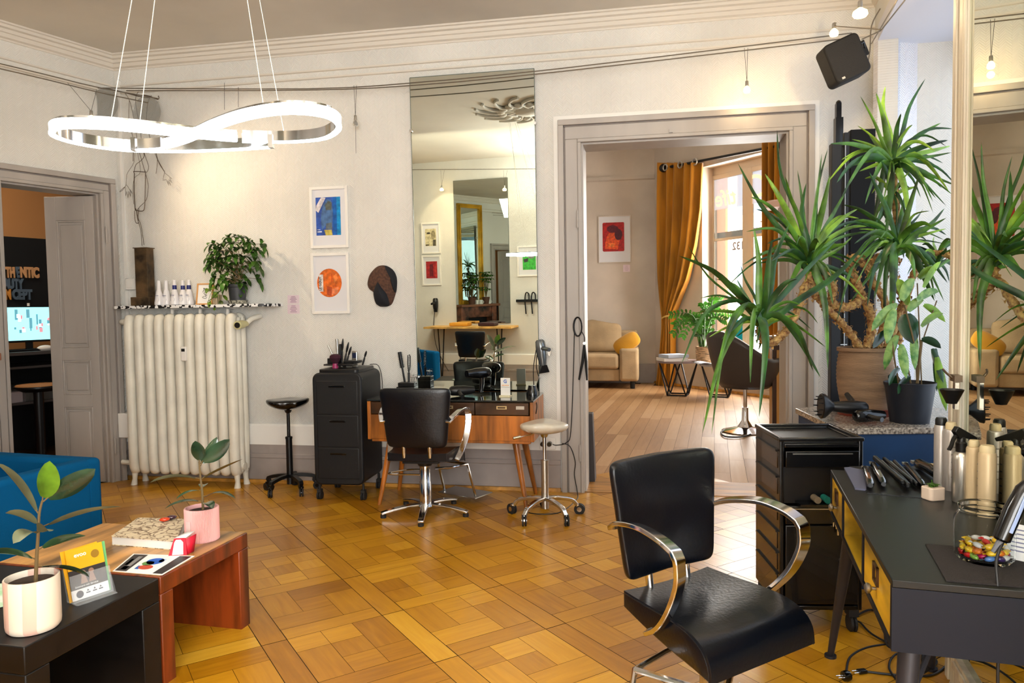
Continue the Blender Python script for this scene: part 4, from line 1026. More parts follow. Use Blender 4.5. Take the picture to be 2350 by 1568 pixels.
# big one in the striped pot
pb = G(78, 1448, TZ); yb = pb.y+.06; pb = G(78, 1440, TZ); 
t = thing('rubber_plant', 'rubber plant in a white pot with pink waves on the black coffee table', 'plant', pb)
pm = 1680/pb.y; r_ = 57/pm; h_ = 122/pm
def wave_mat():
    m = mat('white_pot_pink_waves', (236, 224, 208), .4); nt = m.node_tree; N = nt.nodes; L = nt.links; b = N['Principled BSDF']
    tc = N.new('ShaderNodeTexCoord'); w = N.new('ShaderNodeTexWave'); w.inputs['Scale'].default_value = 4.2; w.inputs['Distortion'].default_value = 1.8; w.inputs['Detail'].default_value = 0; w.inputs['Detail Scale'].default_value = 1
    mp = N.new('ShaderNodeMapping'); mp.inputs['Scale'].default_value = (1, 1, .35); L.new(tc.outputs['Object'], mp.inputs[0]); L.new(mp.outputs[0], w.inputs[0])
    r = N.new('ShaderNodeValToRGB'); r.color_ramp.interpolation = 'CONSTANT'; r.color_ramp.elements[0].color = rgb((238, 226, 208)); r.color_ramp.elements[1].position = .66; r.color_ramp.elements[1].color = rgb((232, 192, 174)); L.new(w.outputs[0], r.inputs[0]); L.new(r.outputs[0], b.inputs['Base Color']); return m
MB().lathe([(0, 0), (r_*.9, 0), (r_*.98, .008), (r_, .02), (r_, h_-.003), (r_*.985, h_), (r_*.93, h_), (r_*.92, h_*.86), (0, h_*.86)], n=48).build('pot', wave_mat(), t)
MB().lathe([(0, h_*.885), (r_*.92, h_*.88)], n=20, cap=False).build('soil', SOIL, t)
yb = pb.y
rubber(t, None, yb, [(82, 1335, yb), (84, 1285, yb), (88, 1220, yb), (90, 1180, yb), (97, 1150, yb)],
    [((97, 1152, yb), (114, 1058, yb-.02), .075, -.01, 1, (0, 1, .1)), ((99, 1152, yb), (219, 1076, yb+.03), .068, -.01, 0, (.25, 1, .5)), ((92, 1185, yb), (-8, 1064, yb-.02), .055, .03, 2, (.2, .8, .6)),
     ((95, 1210, yb), (282, 1163, yb-.02), .04, .02, 2, (0, .5, 1)), ((90, 1205, yb), (12, 1178, yb-.05), .055, .015, 2, (0, .8, .8)), ((88, 1222, yb), (30, 1248, yb-.1), .05, .03, 2, (.2, .8, .6)), ((90, 1222, yb), (112, 1220, yb-.1), .05, .02, 2, (0, .8, .6)),
     ((88, 1262, yb), (197, 1230, yb+.02), .045, .012, 0, (0, .7, .8)), ((84, 1285, yb), (-25, 1270, yb-.02), .06, .012, 0, (0, .7, .8)), ((84, 1300, yb), (205, 1325, yb+.12), .06, .02, 0, (0, .4, 1))], h_)
# book, glass pieces, boxes, flyers
def onplane(o, u, v, z): return G(u, v, z)
def quadobj(name, label, cat, pix, z, th, m, bev=.001, parts=None):
    P4 = [G(u, v, z+th) for u, v in pix]; c = sum(P4, V((0, 0, 0)))/4; c.z = z
    t = thing(name, label, cat, c); mb = MB(); mb.prism([(p.x-c.x, p.y-c.y) for p in P4], th); return t, mb, [p-c for p in P4]
t, mb, Q = quadobj('hardback_book', 'thick hardback book with brown scribbled cover on the wooden table', 'book', [(257, 1232), (402, 1244), (425, 1193), (318, 1190)], TZ, .035, None)
mb.build('pages', PAPER, t)
def scrib():
    m = mat('scribbled_cover', (222, 206, 176), .6); nt = m.node_tree; N = nt.nodes; L = nt.links; b = N['Principled BSDF']
    tc = N.new('ShaderNodeTexCoord'); w = N.new('ShaderNodeTexVoronoi'); w.feature = 'DISTANCE_TO_EDGE'; w.inputs['Scale'].default_value = 26; n = N.new('ShaderNodeTexNoise'); n.inputs['Scale'].default_value = 14
    mx = N.new('ShaderNodeMix'); mx.data_type = 'VECTOR'; mx.inputs[0].default_value = .12; L.new(tc.outputs['Object'], n.inputs[0]); L.new(tc.outputs['Object'], mx.inputs[4]); L.new(n.outputs[1], mx.inputs[5]); L.new(mx.outputs[1], w.inputs[0])
    r = N.new('ShaderNodeValToRGB'); r.color_ramp.elements[0].color = rgb((110, 84, 64)); r.color_ramp.elements[1].position = .12; r.color_ramp.elements[1].color = rgb((216, 200, 170)); L.new(w.outputs[0], r.inputs[0]); L.new(r.outputs[0], b.inputs['Base Color']); return m
cc = scrib(); k = 1.02
MB().prism([(p.x*k, p.y*k) for p in Q], .003, M.Translation((0, 0, .035))).build('cover', cc, t); MB().prism([(p.x*k, p.y*k) for p in Q], .003, M.Translation((0, 0, -.0))).build('back_cover', cc, t)
for (u, v, col, lb) in ((378, 1197, (206, 60, 20), 'orange glass drop lying on the book'), (394, 1192, (60, 28, 44), 'dark purple glass drop lying on the book')):
    p = G(u, v, TZ+.040); o = MB().ell((0, 0, .009), (.022, .014, .009), RZ(.4)).build('glass_drop', mat('glass_%d' % col[0], col, .08, coat=.6), loc=p); tag(o, lb, 'ornament')
# red and white folded card box
p = G(411, 1272, TZ); t = thing('folded_card_box', 'small red and white folded paper display box by the pink pot', 'box', p, radians(8))
RED = mat('signal_red', (206, 20, 50), .5)
MB().add([(-.035, -.02, 0), (.035, -.02, 0), (.028, -.004, .065), (-.016, -.004, .065), (-.035, .02, 0), (.035, .02, 0)], [(0, 1, 2, 3), (4, 5, 1, 0), (5, 4, 3, 2), (1, 5, 2), (4, 0, 3)]).build('body', RED, t, smooth=False)
mb = MB(); mb.add([(-.02, -.021, .004), (.022, -.021, .004), (.02, -.0095, .05), (.01, -.006, .06), (-.008, -.006, .06), (-.014, -.0095, .05)], [(0, 1, 2, 3, 4, 5)]); mb.build('white_panel', PAPER, t, smooth=False)
MB().add([(.036, -.01, 0), (.05, .025, .0), (.06, .03, .07), (.028, -.003, .06)], [(0, 1, 2, 3)]).build('side_flap', RED, t, solid=.001)
MB().add([(-.016, .0, .065), (.028, .0, .065), (.05, .05, .075), (.01, .055, .07)], [(0, 1, 2, 3)]).build('lid_flap', PAPER, t, solid=.001)
# flyer with picture
def flyer(name, label, pix, z, bandc, ang=None):
    t, mb, Q = quadobj(name, label, 'flyer', pix, z, .0015, None); mb.build('sheet', PAPER, t, smooth=False)
    def pt(a, b, h=.0018): 
        p = Q[0].lerp(Q[1], a).lerp(Q[3].lerp(Q[2], a), b); return (p.x, p.y, h)
    ms = []; mb = MB()
    def r(a0, a1, b0, b1, c, h=.0018):
        m = mat('fl_%d_%d_%d' % c, c, .5)
        if m not in ms: ms.append(m)
        mb.cur = ms.index(m); mb.poly([pt(a0, b0, h), pt(a1, b0, h), pt(a1, b1, h), pt(a0, b1, h)])
    def d(cx, cy, rx, ry, c, h=.002):
        m = mat('fl_%d_%d_%d' % c, c, .5)
        if m not in ms: ms.append(m)
        mb.cur = ms.index(m); mb.poly([pt(cx+rx*cos(q*pi/8), cy+ry*sin(q*pi/8), h) for q in range(16)])
    return t, mb, ms, r, d, pt
FT = TZ+.0015
t, mb, ms, r, d, pt = flyer('event_flyer', 'white flyer with black bands and a colour picture lying across the tables', [(258, 1311), (372, 1320), (447, 1276), (306, 1271)], TZ, None)
r(.03, .97, .02, .25, (38, 36, 40)) if False else None
r(.03, .26, .04, .96, (42, 38, 40)); r(.78, .97, .04, .96, (42, 38, 40)); d(.52, .62, .14, .18, (20, 90, 190)); d(.45, .5, .1, .12, (90, 140, 70)); d(.5, .3, .13, .12, (190, 70, 44)); r(.34, .42, .18, .36, (30, 90, 170)); d(.62, .68, .05, .1, (190, 205, 235)); r(.08, .13, .35, .7, (60, 120, 90)); r(.1, .2, .12, .3, (50, 84, 150))
for q in range(4): r(.15+.018*q, .158+.018*q, .3, .85, (190, 190, 190), .0021)
mb.build('print', ms, t, smooth=False)
# brochure holder
p = G(212, 1372, TZ); hx_ = G(258, 1352, TZ)-G(167, 1382, TZ); hx_.z = 0; hw = hx_.length; hx_.normalize(); rot = atan2(hx_.y, hx_.x)
t = thing('brochure_holder', 'clear acrylic holder with yellow and black brochures on the black table', 'brochure stand', p, rot)
ACR = mat('clear_acrylic', (240, 245, 248), .03, alpha=.13)
lean = RX(radians(-14))
mb = MB(); mb.box((0, .0, .002), (hw, .07, .003)); 
mb.box(lean @ V((0, .028, .08)), (hw, .002, .16), lean); mb.box(lean @ V((0, -.012, .045)), (hw, .002, .09), lean)
for sx in (-1, 1): mb.add([(sx*hw/2, -.03, 0), (sx*hw/2, .035, 0), (sx*hw/2, .058, .11), (sx*hw/2, -.002, .06)], [(0, 1, 2, 3)])
mb.build('holder', ACR, t, smooth=False)
YEL = mat('brochure_yellow', (236, 174, 20), .5); DKB = mat('brochure_dark', (48, 42, 42), .5)
def leafset(yo, zt, ms_, k, dx=0, rz=0):
    mb = MB(); R = lean @ RY(rz)
    for i, (z0, z1, m) in enumerate(ms_):
        mb.cur = i; mb.add([R @ V((-hw*.46+dx, yo, z0)), R @ V((hw*.46+dx, yo, z0)), R @ V((hw*.46+dx, yo, z1)), R @ V((-hw*.46+dx, yo, z1))], [(0, 1, 2, 3)])
    return mb, R
for yo, dx, rz, nm, lb in ((.004, 0, 0, 'brochure', None), (.012, -.006, -.03, 'brochure', None), (.018, .012, .03, 'brochure', None)):
    mm = [(.006, .04, PAPER), (.04, .105, DKB), (.105, .175, YEL)] if yo < .01 else ([(.006, .178, YEL)] if yo < .015 else [(.006, .176, mat('brochure_green', (110, 190, 120), .5))])
    mb, R = leafset(yo, .17, mm, 0, dx, rz); o = mb.build(nm, [x[2] for x in mm], None, smooth=False, solid=.0015); o.location = p; o.rotation_euler = (0, 0, rot)
    tag(o, ['yellow, black and white brochure at the front of the acrylic holder', 'plain yellow brochure behind the front one in the acrylic holder', 'green topped brochure at the back of the acrylic holder'][0 if yo < .01 else (1 if yo < .015 else 2)], 'brochure')
    if yo < .01:
        T = to4(lean, (0, 0, 0)) @ M.Translation((-.015, yo-.001, .152)) @ TUP; text('lettering', 'evoo', .02, PAPER, o, T, .0002, bold=.0004)
        T = to4(lean, (0, 0, 0)) @ M.Translation((-.01, yo-.001, .048)) @ TUP; text('lettering', 'Seminare mit Service', .009, PAPER, o, T, .0002, italic=.3)
        mb = MB(); mb.cur = 0; R = lean
        def dsk(cx, cz, rr, c): mb.cur = c; mb.poly([R @ V((cx+rr*cos(a*pi/8), yo-.0012, cz+rr*sin(a*pi/8))) for a in range(16)])
        dsk(-.035, .023, .012, 0); 
        for cx in (-.008, .014, .034): mb.cur = 0; mb.poly([R @ V((cx-.007, yo-.0012, .02)), R @ V((cx+.007, yo-.0012, .02)), R @ V((cx+.007, yo-.0012, .024)), R @ V((cx-.007, yo-.0012, .024))]); mb.poly([R @ V((cx-.004, yo-.0012, .027)), R @ V((cx+.004, yo-.0012, .027)), R @ V((cx, yo-.0012, .034))])
        mb.cur = 1; 
        for cx in (-.015, .012): dsk(cx, .09, .009, 1); mb.poly([R @ V((cx-.012, yo-.0011, .055)), R @ V((cx+.012, yo-.0011, .055)), R @ V((cx+.006, yo-.0011, .082)), R @ V((cx-.006, yo-.0011, .082))])
        mb.cur = 2; dsk(.033, .142, .014, 2)
        mb.build('print', [mat('brochure_navy', (30, 26, 50), .5), mat('brochure_skin', (150, 116, 100), .6), mat('brochure_olive', (150, 112, 20), .6)], o, smooth=False)
# green leaflet at the left edge
t, mb, Q = quadobj('leaflet', 'green and white leaflet at the left edge behind the striped pot', 'flyer', [(-60, 1410), (20, 1388), (55, 1330), (-30, 1345)], TZ, .002, None); mb.build('sheet', mat('leaflet_green', (150, 206, 150), .5, noise_s=12, noise_a=.3, col2=(236, 236, 232)), t, smooth=False)
# ---------------------------------------------------------- blue tub armchairs
BLUE = mat('blue_wool_fabric', (0, 84, 134), .9, bump=.25, bump_s=400, spec=.15)
def tub(label, loc, az_, w=.72, d=.66, h=.56, group='blue tub armchairs'):
    t = thing('tub_armchair', label, 'armchair', loc, -radians(az_), group)
    b = .11
    MB().b2((-w/2, -d/2, .06), (w/2, -d/2+b, h)).build('backrest', BLUE, t, bev=.03, seg=4)
    for sx in (-1, 1): MB().b2((sx*w/2, -d/2+b*.6, .06), (sx*(w/2-b), d/2, h-.0)).build('armrest', BLUE, t, bev=.03, seg=4)
    MB().b2((-w/2+b, -d/2+b, .07), (w/2-b, d/2-.01, .33)).build('seat', BLUE, t, bev=.035, seg=4)
    for sx in (-1, 1):
        for sy in (-1, 1): MB().cyl((sx*(w/2-.07), sy*(d/2-.07), 0), (sx*(w/2-.07), sy*(d/2-.07), .07), .018, n=10).build('leg', CHROMEB, t)
    return t
ac = G(231, 1049, .56); aw = .80
dA = G(0, 1036, .56)-ac; dA.z = 0; dA.normalize()
az_ = math.degrees(atan2(-dA.y, -dA.x)); 
# chair back runs along dA; chair faces the camera
fz = V((-dA.y, dA.x, 0)); fz = fz if fz.y < 0 else -fz
cc_ = ac+dA*(aw/2)+fz*.33; tub('blue tub armchair behind the coffee tables at the left edge', V((cc_.x, cc_.y, 0)), math.degrees(atan2(fz.x, fz.y)), aw, .68, .56)
a1_ = MZ(965, 797, .72); a2_ = MZ(1012, 800, .72)
tub('second blue tub armchair, seen only in the tall mirror', V((-2.95, 1.78, 0)), 60, .70, .66, .66)
# ============================================================ right: desk
dn = G(2047, 1331, .75); df = G(1906, 1078, .75); dv = (df-dn); dv.z = 0; DLn = dv.length; dv.normalize(); dr_ = V((dv.y, -dv.x, 0))
DW = .385; DH = .75; DA = .165
drot = atan2(dr_.y, dr_.x)
# local frame: x = to the mirror, y = away from camera
desk = thing('work_desk', 'black topped styling desk with yellow wooden drawer fronts against the right-hand mirror', 'desk', V((dn.x, dn.y, 0)), drot)
def DP(x, y, z=.75): return V((dn.x, dn.y, 0))+dr_*x+dv*y+V((0, 0, z))
DBL = mat('black_desk_laminate', (12, 15, 14), .36, noise_s=3, noise_a=.08, spec=.4); DBS = mat('black_desk_side', (13, 17, 28), .5, spec=.25)
YW = mat('yellow_stained_wood', (212, 168, 34), .45, noise_s=8, noise_a=.22, stretch=(1, .2, 1))
MB().b2((0, 0, DH-.018), (DW, DLn, DH)).build('tabletop', DBL, desk, bev=.002)
MB().b2((0, 0, DH-DA), (DW, .018, DH-.018)).build('side_panel', DBS, desk); MB().b2((0, DLn-.018, DH-DA), (DW, DLn, DH-.018)).build('side_panel', DBS, desk)
MB().b2((0, .018, DH-DA), (DW, DLn-.018, DH-DA+.012)).build('bottom_panel', DBS, desk); MB().b2((DW-.015, .018, DH-DA+.012), (DW, DLn-.018, DH-.018)).build('back_panel', DBS, desk)
for y in (DLn*.36, DLn*.72): MB().b2((0, y-.008, DH-DA+.012), (DW-.02, y+.008, DH-.018)).build('divider', DBS, desk)
segs = [(.018, DLn*.36-.008), (DLn*.36+.008, DLn*.72-.008), (DLn*.72+.008, DLn-.018)]
for i in (0, 2):
    y0, y1 = segs[i]; d_ = MB().b2((.004, y0+.003, DH-DA+.015), (.02, y1-.003, DH-.021)).build('drawer', YW, desk, bev=.002)
    yc = (y0+y1)/2; z = DH-DA/2
    mb = MB(); 
    for a, b in (((-.002, yc-.03, z+.0), (.004, yc-.022, z+.045)), ((-.002, yc+.022, z+.0), (.004, yc+.03, z+.045)), ((-.002, yc-.03, z+.038), (.004, yc+.03, z+.045)), ((-.002, yc-.03, z-.004), (.004, yc+.03, z+.004))): mb.b2(a, b)
    mb.build('label_holder', TEAKD, d_); MB().lathe([(.004, 0), (.005, .01), (.013, .016), (.014, .022), (.008, .027), (0, .028)], (.003, yc, z-.018), 18, RY(-pi/2)).build('knob', CHROMEB, d_)
y0, y1 = segs[1]; mb = MB(); mb.b2((.006, y0, DH-DA+.012), (DW-.02, y0+.006, DH-.018)); mb.b2((.006, y1-.006, DH-DA+.012), (DW-.02, y1, DH-.018)); mb.b2((.006, y0+.006, DH-DA+.012), (DW-.02, y1-.006, DH-DA+.018)); mb.b2((.2, y0+.006, DH-DA+.018), (.206, y1-.006, DH-.02)); mb.build('open_cubby', YW, desk)
LEGM = mat('grey_metal_leg', (52, 50, 54), .4, metal=.4)
for (x, y, fx, fy) in ((.06, .1, .0, .0), (DW-.06, .1, DW+.0-.02, .0), (.06, DLn-.12, .01, DLn+.06), (DW-.05, DLn-.12, DW-.03, DLn+.05)):
    mb = MB(); mb.cyl((x, y, DH-DA+.0), (fx, fy, .012), .026, .012, 14); mb.cyl((fx, fy, 0), (fx, fy, .014), .022, n=14); mb.build('leg', LEGM, desk)
MB().cyl((.03, DLn-.04, .42), (.15, DLn-.2, .59), .007, n=8).build('strut', LEGM, desk); MB().cyl((.03, .03, .42), (.15, .2, .59), .007, n=8).build('strut', LEGM, desk)
# ---------------------------------------------------------- standing mirror on the right wall
def Mp(s, z, out=0): return M0+MX*s+MN*out+V((0, 0, z))
sm = thing('standing_mirror', 'large wood framed mirror on the right wall behind the styling desk', 'mirror', M0, MROT)
LIGHTW = mat('cream_painted_wood', (250, 236, 214), .5, noise_s=6, noise_a=.08, stretch=(3, 3, .2))
mb = MB(); mb.b2((0, .0, .14), (1.35, .006, 3.3)); mb.build('pane', mat('mirror_right', (214, 218, 200), .0, metal=1), sm, smooth=False)
mb = MB()
mb.b2((-.17, -.006, 0), (0, .05, 3.3)); mb.b2((-.15, -.014, .0), (-.11, -.006, 3.3)); mb.b2((-.02, -.014, 0), (0, -.006, 3.3)); mb.b2((-.095, -.01, 0), (-.04, -.006, 3.3)); mb.build('side_rail', LIGHTW, sm, bev=.002)
mb = MB(); mb.b2((0, -.02, 0), (1.35, .05, .14)); mb.b2((0, -.035, .0), (1.35, -.02, .05)); mb.b2((0, -.028, .1), (1.35, -.02, .125)); mb.build('bottom_rail', LIGHTW, sm, bev=.002)
o = MB().b2((-.168, .051, 0), (1.32, .075, 3.3)).build('wall_right_panel', WALL, loc=M0, rotz=MROT); struct(o)
# ---------------------------------------------------------- granite ledge cabinet in the recess
LZ = .78
A_ = G(1925, 984, LZ); B_ = G(1825, 937, LZ); GRAN = mat('speckled_granite', (196, 184, 168), .25, noise_s=90, noise_a=.9, col2=(84, 74, 66), coat=.3)
Bf = V((B_.x, B_.y+.0, 0)); pl = [(A_.x, A_.y), (2.36, A_.y-.02), (2.5, 3.9), (2.22, 4.22), (Bf.x+.3, Bf.y+.1), (Bf.x, Bf.y)]
lg = thing('window_ledge', 'speckled granite ledge on a dark blue cabinet in the window recess', 'ledge', (0, 0, 0))
MB().prism(pl, .03, M.Translation((0, 0, LZ-.03))).build('granite_slab', GRAN, lg, bev=.003)
pl2 = [(A_.x+.015, A_.y+.01), (2.34, A_.y-.01), (2.48, 3.9), (2.2, 4.2), (Bf.x+.3, Bf.y+.08), (Bf.x+.015, Bf.y-.01)]
MB().prism(pl2, LZ-.03).build('cabinet', mat('dark_blue_panel', (8, 50, 92), .5, noise_s=4, noise_a=.08), lg, smooth=False)
# ---------------------------------------------------------- pots and plants
TERR = mat('weathered_terracotta', (150, 120, 92), .85, noise_s=3, noise_a=.1, stretch=(1, 1, 8), bump=.5, bump_s=30)
py_ = 3.86; pt_ = PY(1984, 965, py_); pt_.z = LZ; pm = FPX/py_
yu = thing('yucca_plant', 'tall yucca with twisting shaggy trunks in a brown clay pot on the ledge', 'plant', pt_)
R1 = 60/pm; Hh = (PY(1984, 797, py_).z-LZ)
prof = [(0, .03), (R1*.74, .03)]
for i in range(15):
    f = i/14; r = R1*(.76+.26*sin(pi*(f*.62+.12))**1.2); prof += [(r-.003, .03+f*(Hh-.06)), (r, .03+(f+.035)*(Hh-.06))]
prof += [(R1*.98, Hh-.02), (R1*1.0, Hh-.018), (R1*1.0, Hh), (R1*.92, Hh), (R1*.9, Hh-.05), (0, Hh-.05)]
MB().lathe(prof, n=44).build('pot', TERR, yu, ang=50)
MB().lathe([(0, 0), (R1*.95, 0), (R1*1.1, .04), (R1*1.04, .04), (R1*.9, .01), (0, .01)], n=36).build('saucer', mat('red_clay_saucer', (150, 66, 50), .6), yu)
MB().lathe([(0, Hh-.045), (R1*.9, Hh-.05)], n=20, cap=False).build('soil', SOIL, yu)
BARK = mat('shaggy_bark', (200, 162, 96), .85, noise_s=50, noise_a=.5, bump=1.0, bump_s=70, col2=(132, 84, 50))
YL = mat('yucca_leaf', (76, 118, 38), .35, noise_s=10, noise_a=.3, spec=.5); YL2 = mat('yucca_leaf_dark', (44, 84, 34), .35, noise_s=10, noise_a=.3); YL3 = mat('yucca_leaf_young', (132, 172, 52), .4, noise_s=12, noise_a=.2)
tk_ = MB(); rg = random.Random(5)
def trunk(pts, r):
    P = smoothpath([PY(*p)-pt_ for p in pts], 7); n = len(P)
    rr = [r*(1+.16*sin(i*2.1)+.08*rg.random())*(1-.15*i/n) for i in range(n)]
    rr = [q*1.2 for q in rr]; tk_.tube(P, rr, 9)
    for i in range(0, n-1):
        for q in range(3):
            d = (P[i+1]-P[i]).normalized(); a = d.orthogonal().normalized(); a = M.Rotation(rg.random()*6.28, 3, d) @ a
            b = P[i]+a*rr[i]*.85; tk_.leaf(b, b+a*.012+d*.008, b+a*.016+d*rg.uniform(-.03, .03), .014, 2, .1)
yy = py_
trunk([(1972, 800, yy), (1955, 770, yy-.02), (1925, 735, yy-.06), (1893, 703, yy-.1), (1875, 680, yy-.12)], .016)
trunk([(1875, 682, yy-.1), (1850, 655, yy-.15), (1838, 690, yy-.2), (1815, 745, yy-.26), (1790, 775, yy-.3), (1765, 788, yy-.33), (1748, 775, yy-.34), (1744, 750, yy-.34)], .017)
trunk([(1985, 805, yy+.02), (2000, 760, yy+.03), (1996, 715, yy+.02), (1978, 680, yy), (1962, 640, yy-.03), (1950, 612, yy-.05), (1958, 592, yy-.06), (1975, 600, yy-.05), (1992, 615, yy-.04)], .019)
trunk([(1978, 685, yy), (1955, 702, yy-.03), (1925, 706, yy-.06), (1908, 690, yy-.09), (1912, 662, yy-.12), (1902, 640, yy-.13), (1880, 622, yy-.14), (1862, 645, yy-.15), (1856, 625, yy-.15)], .018)
trunk([(2015, 800, yy+.06), (2028, 740, yy+.05), (2030, 690, yy+.04), (2000, 640, yy+.02), (2005, 600, yy+.02), (2040, 578, yy+.02), (2055, 560, yy+.02), (2056, 470, yy+.02), (2050, 400, yy+.02)], .017)
trunk([(2035, 800, yy+.08), (2062, 720, yy+.06), (2075, 690, yy+.03), (2058, 655, yy), (2050, 620, yy-.04), (2058, 590, yy-.06)], .017)
trunk([(2060, 790, yy+.1), (2080, 690, yy+.1), (2100, 620, yy+.1), (2118, 588, yy+.08), (2165, 582, yy+.0), (2200, 600, yy-.05)], .015)
tk_.build('trunk', BARK, yu, ang=80)
lf = MB()
def blade(c, tip, w, droop, mi, T=None, w_=1.0):
    lf.cur = mi; b = PY(*c)-pt_; T = PY(*tip)-pt_ if T is None else T; d = T-b; L = d.length
    # stiff rise then a tip that sags and sways
    sway = V((rg.uniform(-.05, .05), rg.uniform(-.08, .08), 0))*L
    b = b+V((0, 0, rg.uniform(-.05, .02)))
    P = smoothpath([b, b+d*.3+V((0, 0, droop*L*.9+.05*L)), b+d*.65+V((0, 0, droop*L*.95+.05*L))+sway, T], 4)
    n = len(P)-1; up = V((.1, .9, .45)) if rg.random() < .6 else V((.6, .6, .4)); vs = []
    for i, p in enumerate(P):
        t = i/n; dd = (P[min(i+1, n)]-P[max(i-1, 0)]).normalized(); s_ = dd.cross(up); s_ = s_.normalized() if s_.length > 1e-4 else V((1, 0, 0)); nn = s_.cross(dd)
        ww = w*w_*(.42+.78*sin(pi*min(1, t*.9+.06))**.8)*(1-t)**.42
        vs += [p-s_*ww/2+nn*ww*.2, p, p+s_*ww/2+nn*ww*.2]
    lf.add(vs, [q for i in range(n) for q in ((i*3, i*3+1, i*3+4, i*3+3), (i*3+1, i*3+2, i*3+5, i*3+4))])
def extra(c, n, l0, l1, lo=-.5):
    for k in range(n):
        a = rg.random()*2*pi; e = rg.uniform(lo, .9); L = rg.uniform(l0, l1); b = PY(*c)-pt_
        d = V((cos(a)*cos(e), .55*sin(a)*cos(e), sin(e)))*L
        blade(c, None, rg.uniform(.014, .024), rg.uniform(.05, .25), rg.choice((0, 0, 1, 1, 2)), b+d-V((0, 0, L*.12)))
HA = (1748, 738, yy-.34)
for (u, v, dd, w, dr) in ((1557, 587, -.1, .042, -.02), (1578, 562, .0, .016, -.03), (1730, 522, .05, .036, .0), (1772, 548, .02, .036, -.02), (1812, 513, .08, .038, .0), (1563, 838, -.15, .026, .3), (1612, 995, -.1, .036, .3), (1633, 998, -.2, .03, .35), (1742, 958, -.25, .046, .3), (1722, 880, -.12, .034, .45),
        (1866, 853, -.1, .04, .22), (1884, 868, .0, .036, .3), (1925, 545, .1, .034, -.05), (1995, 548, .05, .034, -.05), (1690, 640, .1, .02, .05), (1640, 640, .15, .018, .12), (1606, 685, .1, .016, .12), (1655, 780, -.1, .03, .2), (1700, 610, .2, .02, .05), (1590, 720, .1, .02, .16), (1830, 640, -.1, .03, .1), (1640, 880, -.2, .034, .3), (1760, 640, -.1, .03, .1)): blade(HA, (u, v, yy-.34+dd), w, dr, rg.choice((0, 1, 1)))
HB = (1856, 606, yy-.15)
for (u, v, dd, w, dr) in ((1693, 374, -.1, .028, -.02), (1783, 297, .1, .026, .02), (1886, 352, .0, .022, 0), (1900, 340, .05, .022, 0), (1755, 398, -.05, .034, .05), (1802, 405, -.1, .024, .1), (1735, 480, .05, .02, .12), (1722, 452, -.1, .024, .1), (1712, 532, -.15, .022, .1), (1905, 400, .05, .04, .0), (1850, 420, -.1, .034, .0), (1945, 432, .1, .03, .05), (1968, 480, .0, .03, .1), (1990, 520, .1, .028, .1), (1795, 690, -.1, .03, .2), (1900, 850, -.12, .042, .25), (1912, 700, -.1, .03, .3), (1760, 560, -.1, .024, .12), (1830, 390, .0, .02, .05), (1770, 600, -.2, .03, .1), (1960, 640, .1, .03, .15), (1940, 560, -.1, .034, .1), (1702, 610, -.1, .026, .15), (1880, 560, -.25, .03, .15)): blade(HB, (u, v, yy-.15+dd), w, dr, rg.choice((0, 0, 1, 2)))
HC_ = (2048, 372, yy+.02)
for (u, v, dd, w, dr) in ((1974, 220, 0, .02, -.05), (2010, 212, 0, .036, 0), (2032, 197, .03, .036, 0), (2124, 180, .0, .026, .0), (2160, 282, .0, .032, .05), (2176, 322, -.1, .034, .05), (2182, 335, .1, .03, .08), (2184, 350, -.05, .022, .12), (1905, 330, -.1, .03, .1), (1920, 420, -.12, .04, .25), (1932, 450, -.1, .036, .3), (1985, 470, -.1, .03, .3), (2080, 358, -.15, .034, .02), (2090, 540, -.1, .04, .25), (2030, 560, -.1, .044, .25), (1995, 560, .0, .036, .3), (2175, 400, .1, .024, .15), (2178, 440, -.1, .03, .2), (2165, 375, .1, .018, .1), (1990, 300, .1, .028, .02), (2068, 260, -.1, .03, 0), (2120, 430, -.2, .032, .2), (1960, 380, .05, .03, .15)): blade(HC_, (u, v, yy+.02+dd), w, dr, rg.choice((0, 0, 1, 2)))
HD = (2060, 565, yy-.06)
for (u, v, dd, w, dr) in ((1995, 395, -.05, .026, .05), (2110, 400, -.1, .03, .0), (2168, 478, .0, .036, .05), (2172, 500, -.1, .03, .1), (2172, 540, .1, .028, .12), (2145, 692, -.1, .05, .3), (2138, 520, -.2, .034, .1), (2040, 815, -.15, .05, .2), (1990, 705, -.1, .034, .3), (2175, 650, .0, .03, .25), (1935, 470, .1, .03, .1), (1960, 560, -.1, .034, .15), (1940, 640, .0, .03, .2), (2080, 430, .1, .03, 0), (2005, 690, -.2, .036, .25), (2100, 640, -.2, .034, .25), (2030, 760, .0, .034, .3), (1920, 740, -.05, .03, .3), (2020, 480, .1, .03, .05)): blade(HD, (u, v, yy-.06+dd), w, dr, rg.choice((0, 1, 1, 0)))
extra(HA, 12, .16, .36); extra(HB, 28, .18, .42); extra(HC_, 30, .16, .38, -.9); extra(HD, 32, .16, .38, -.9)
extra((2150, 600, yy+.03), 22, .12, .28); extra((2046, 450, yy+.02), 16, .12, .26, -1.1)
lf.build('leaves', (YL, YL2, YL3), yu, ang=80)
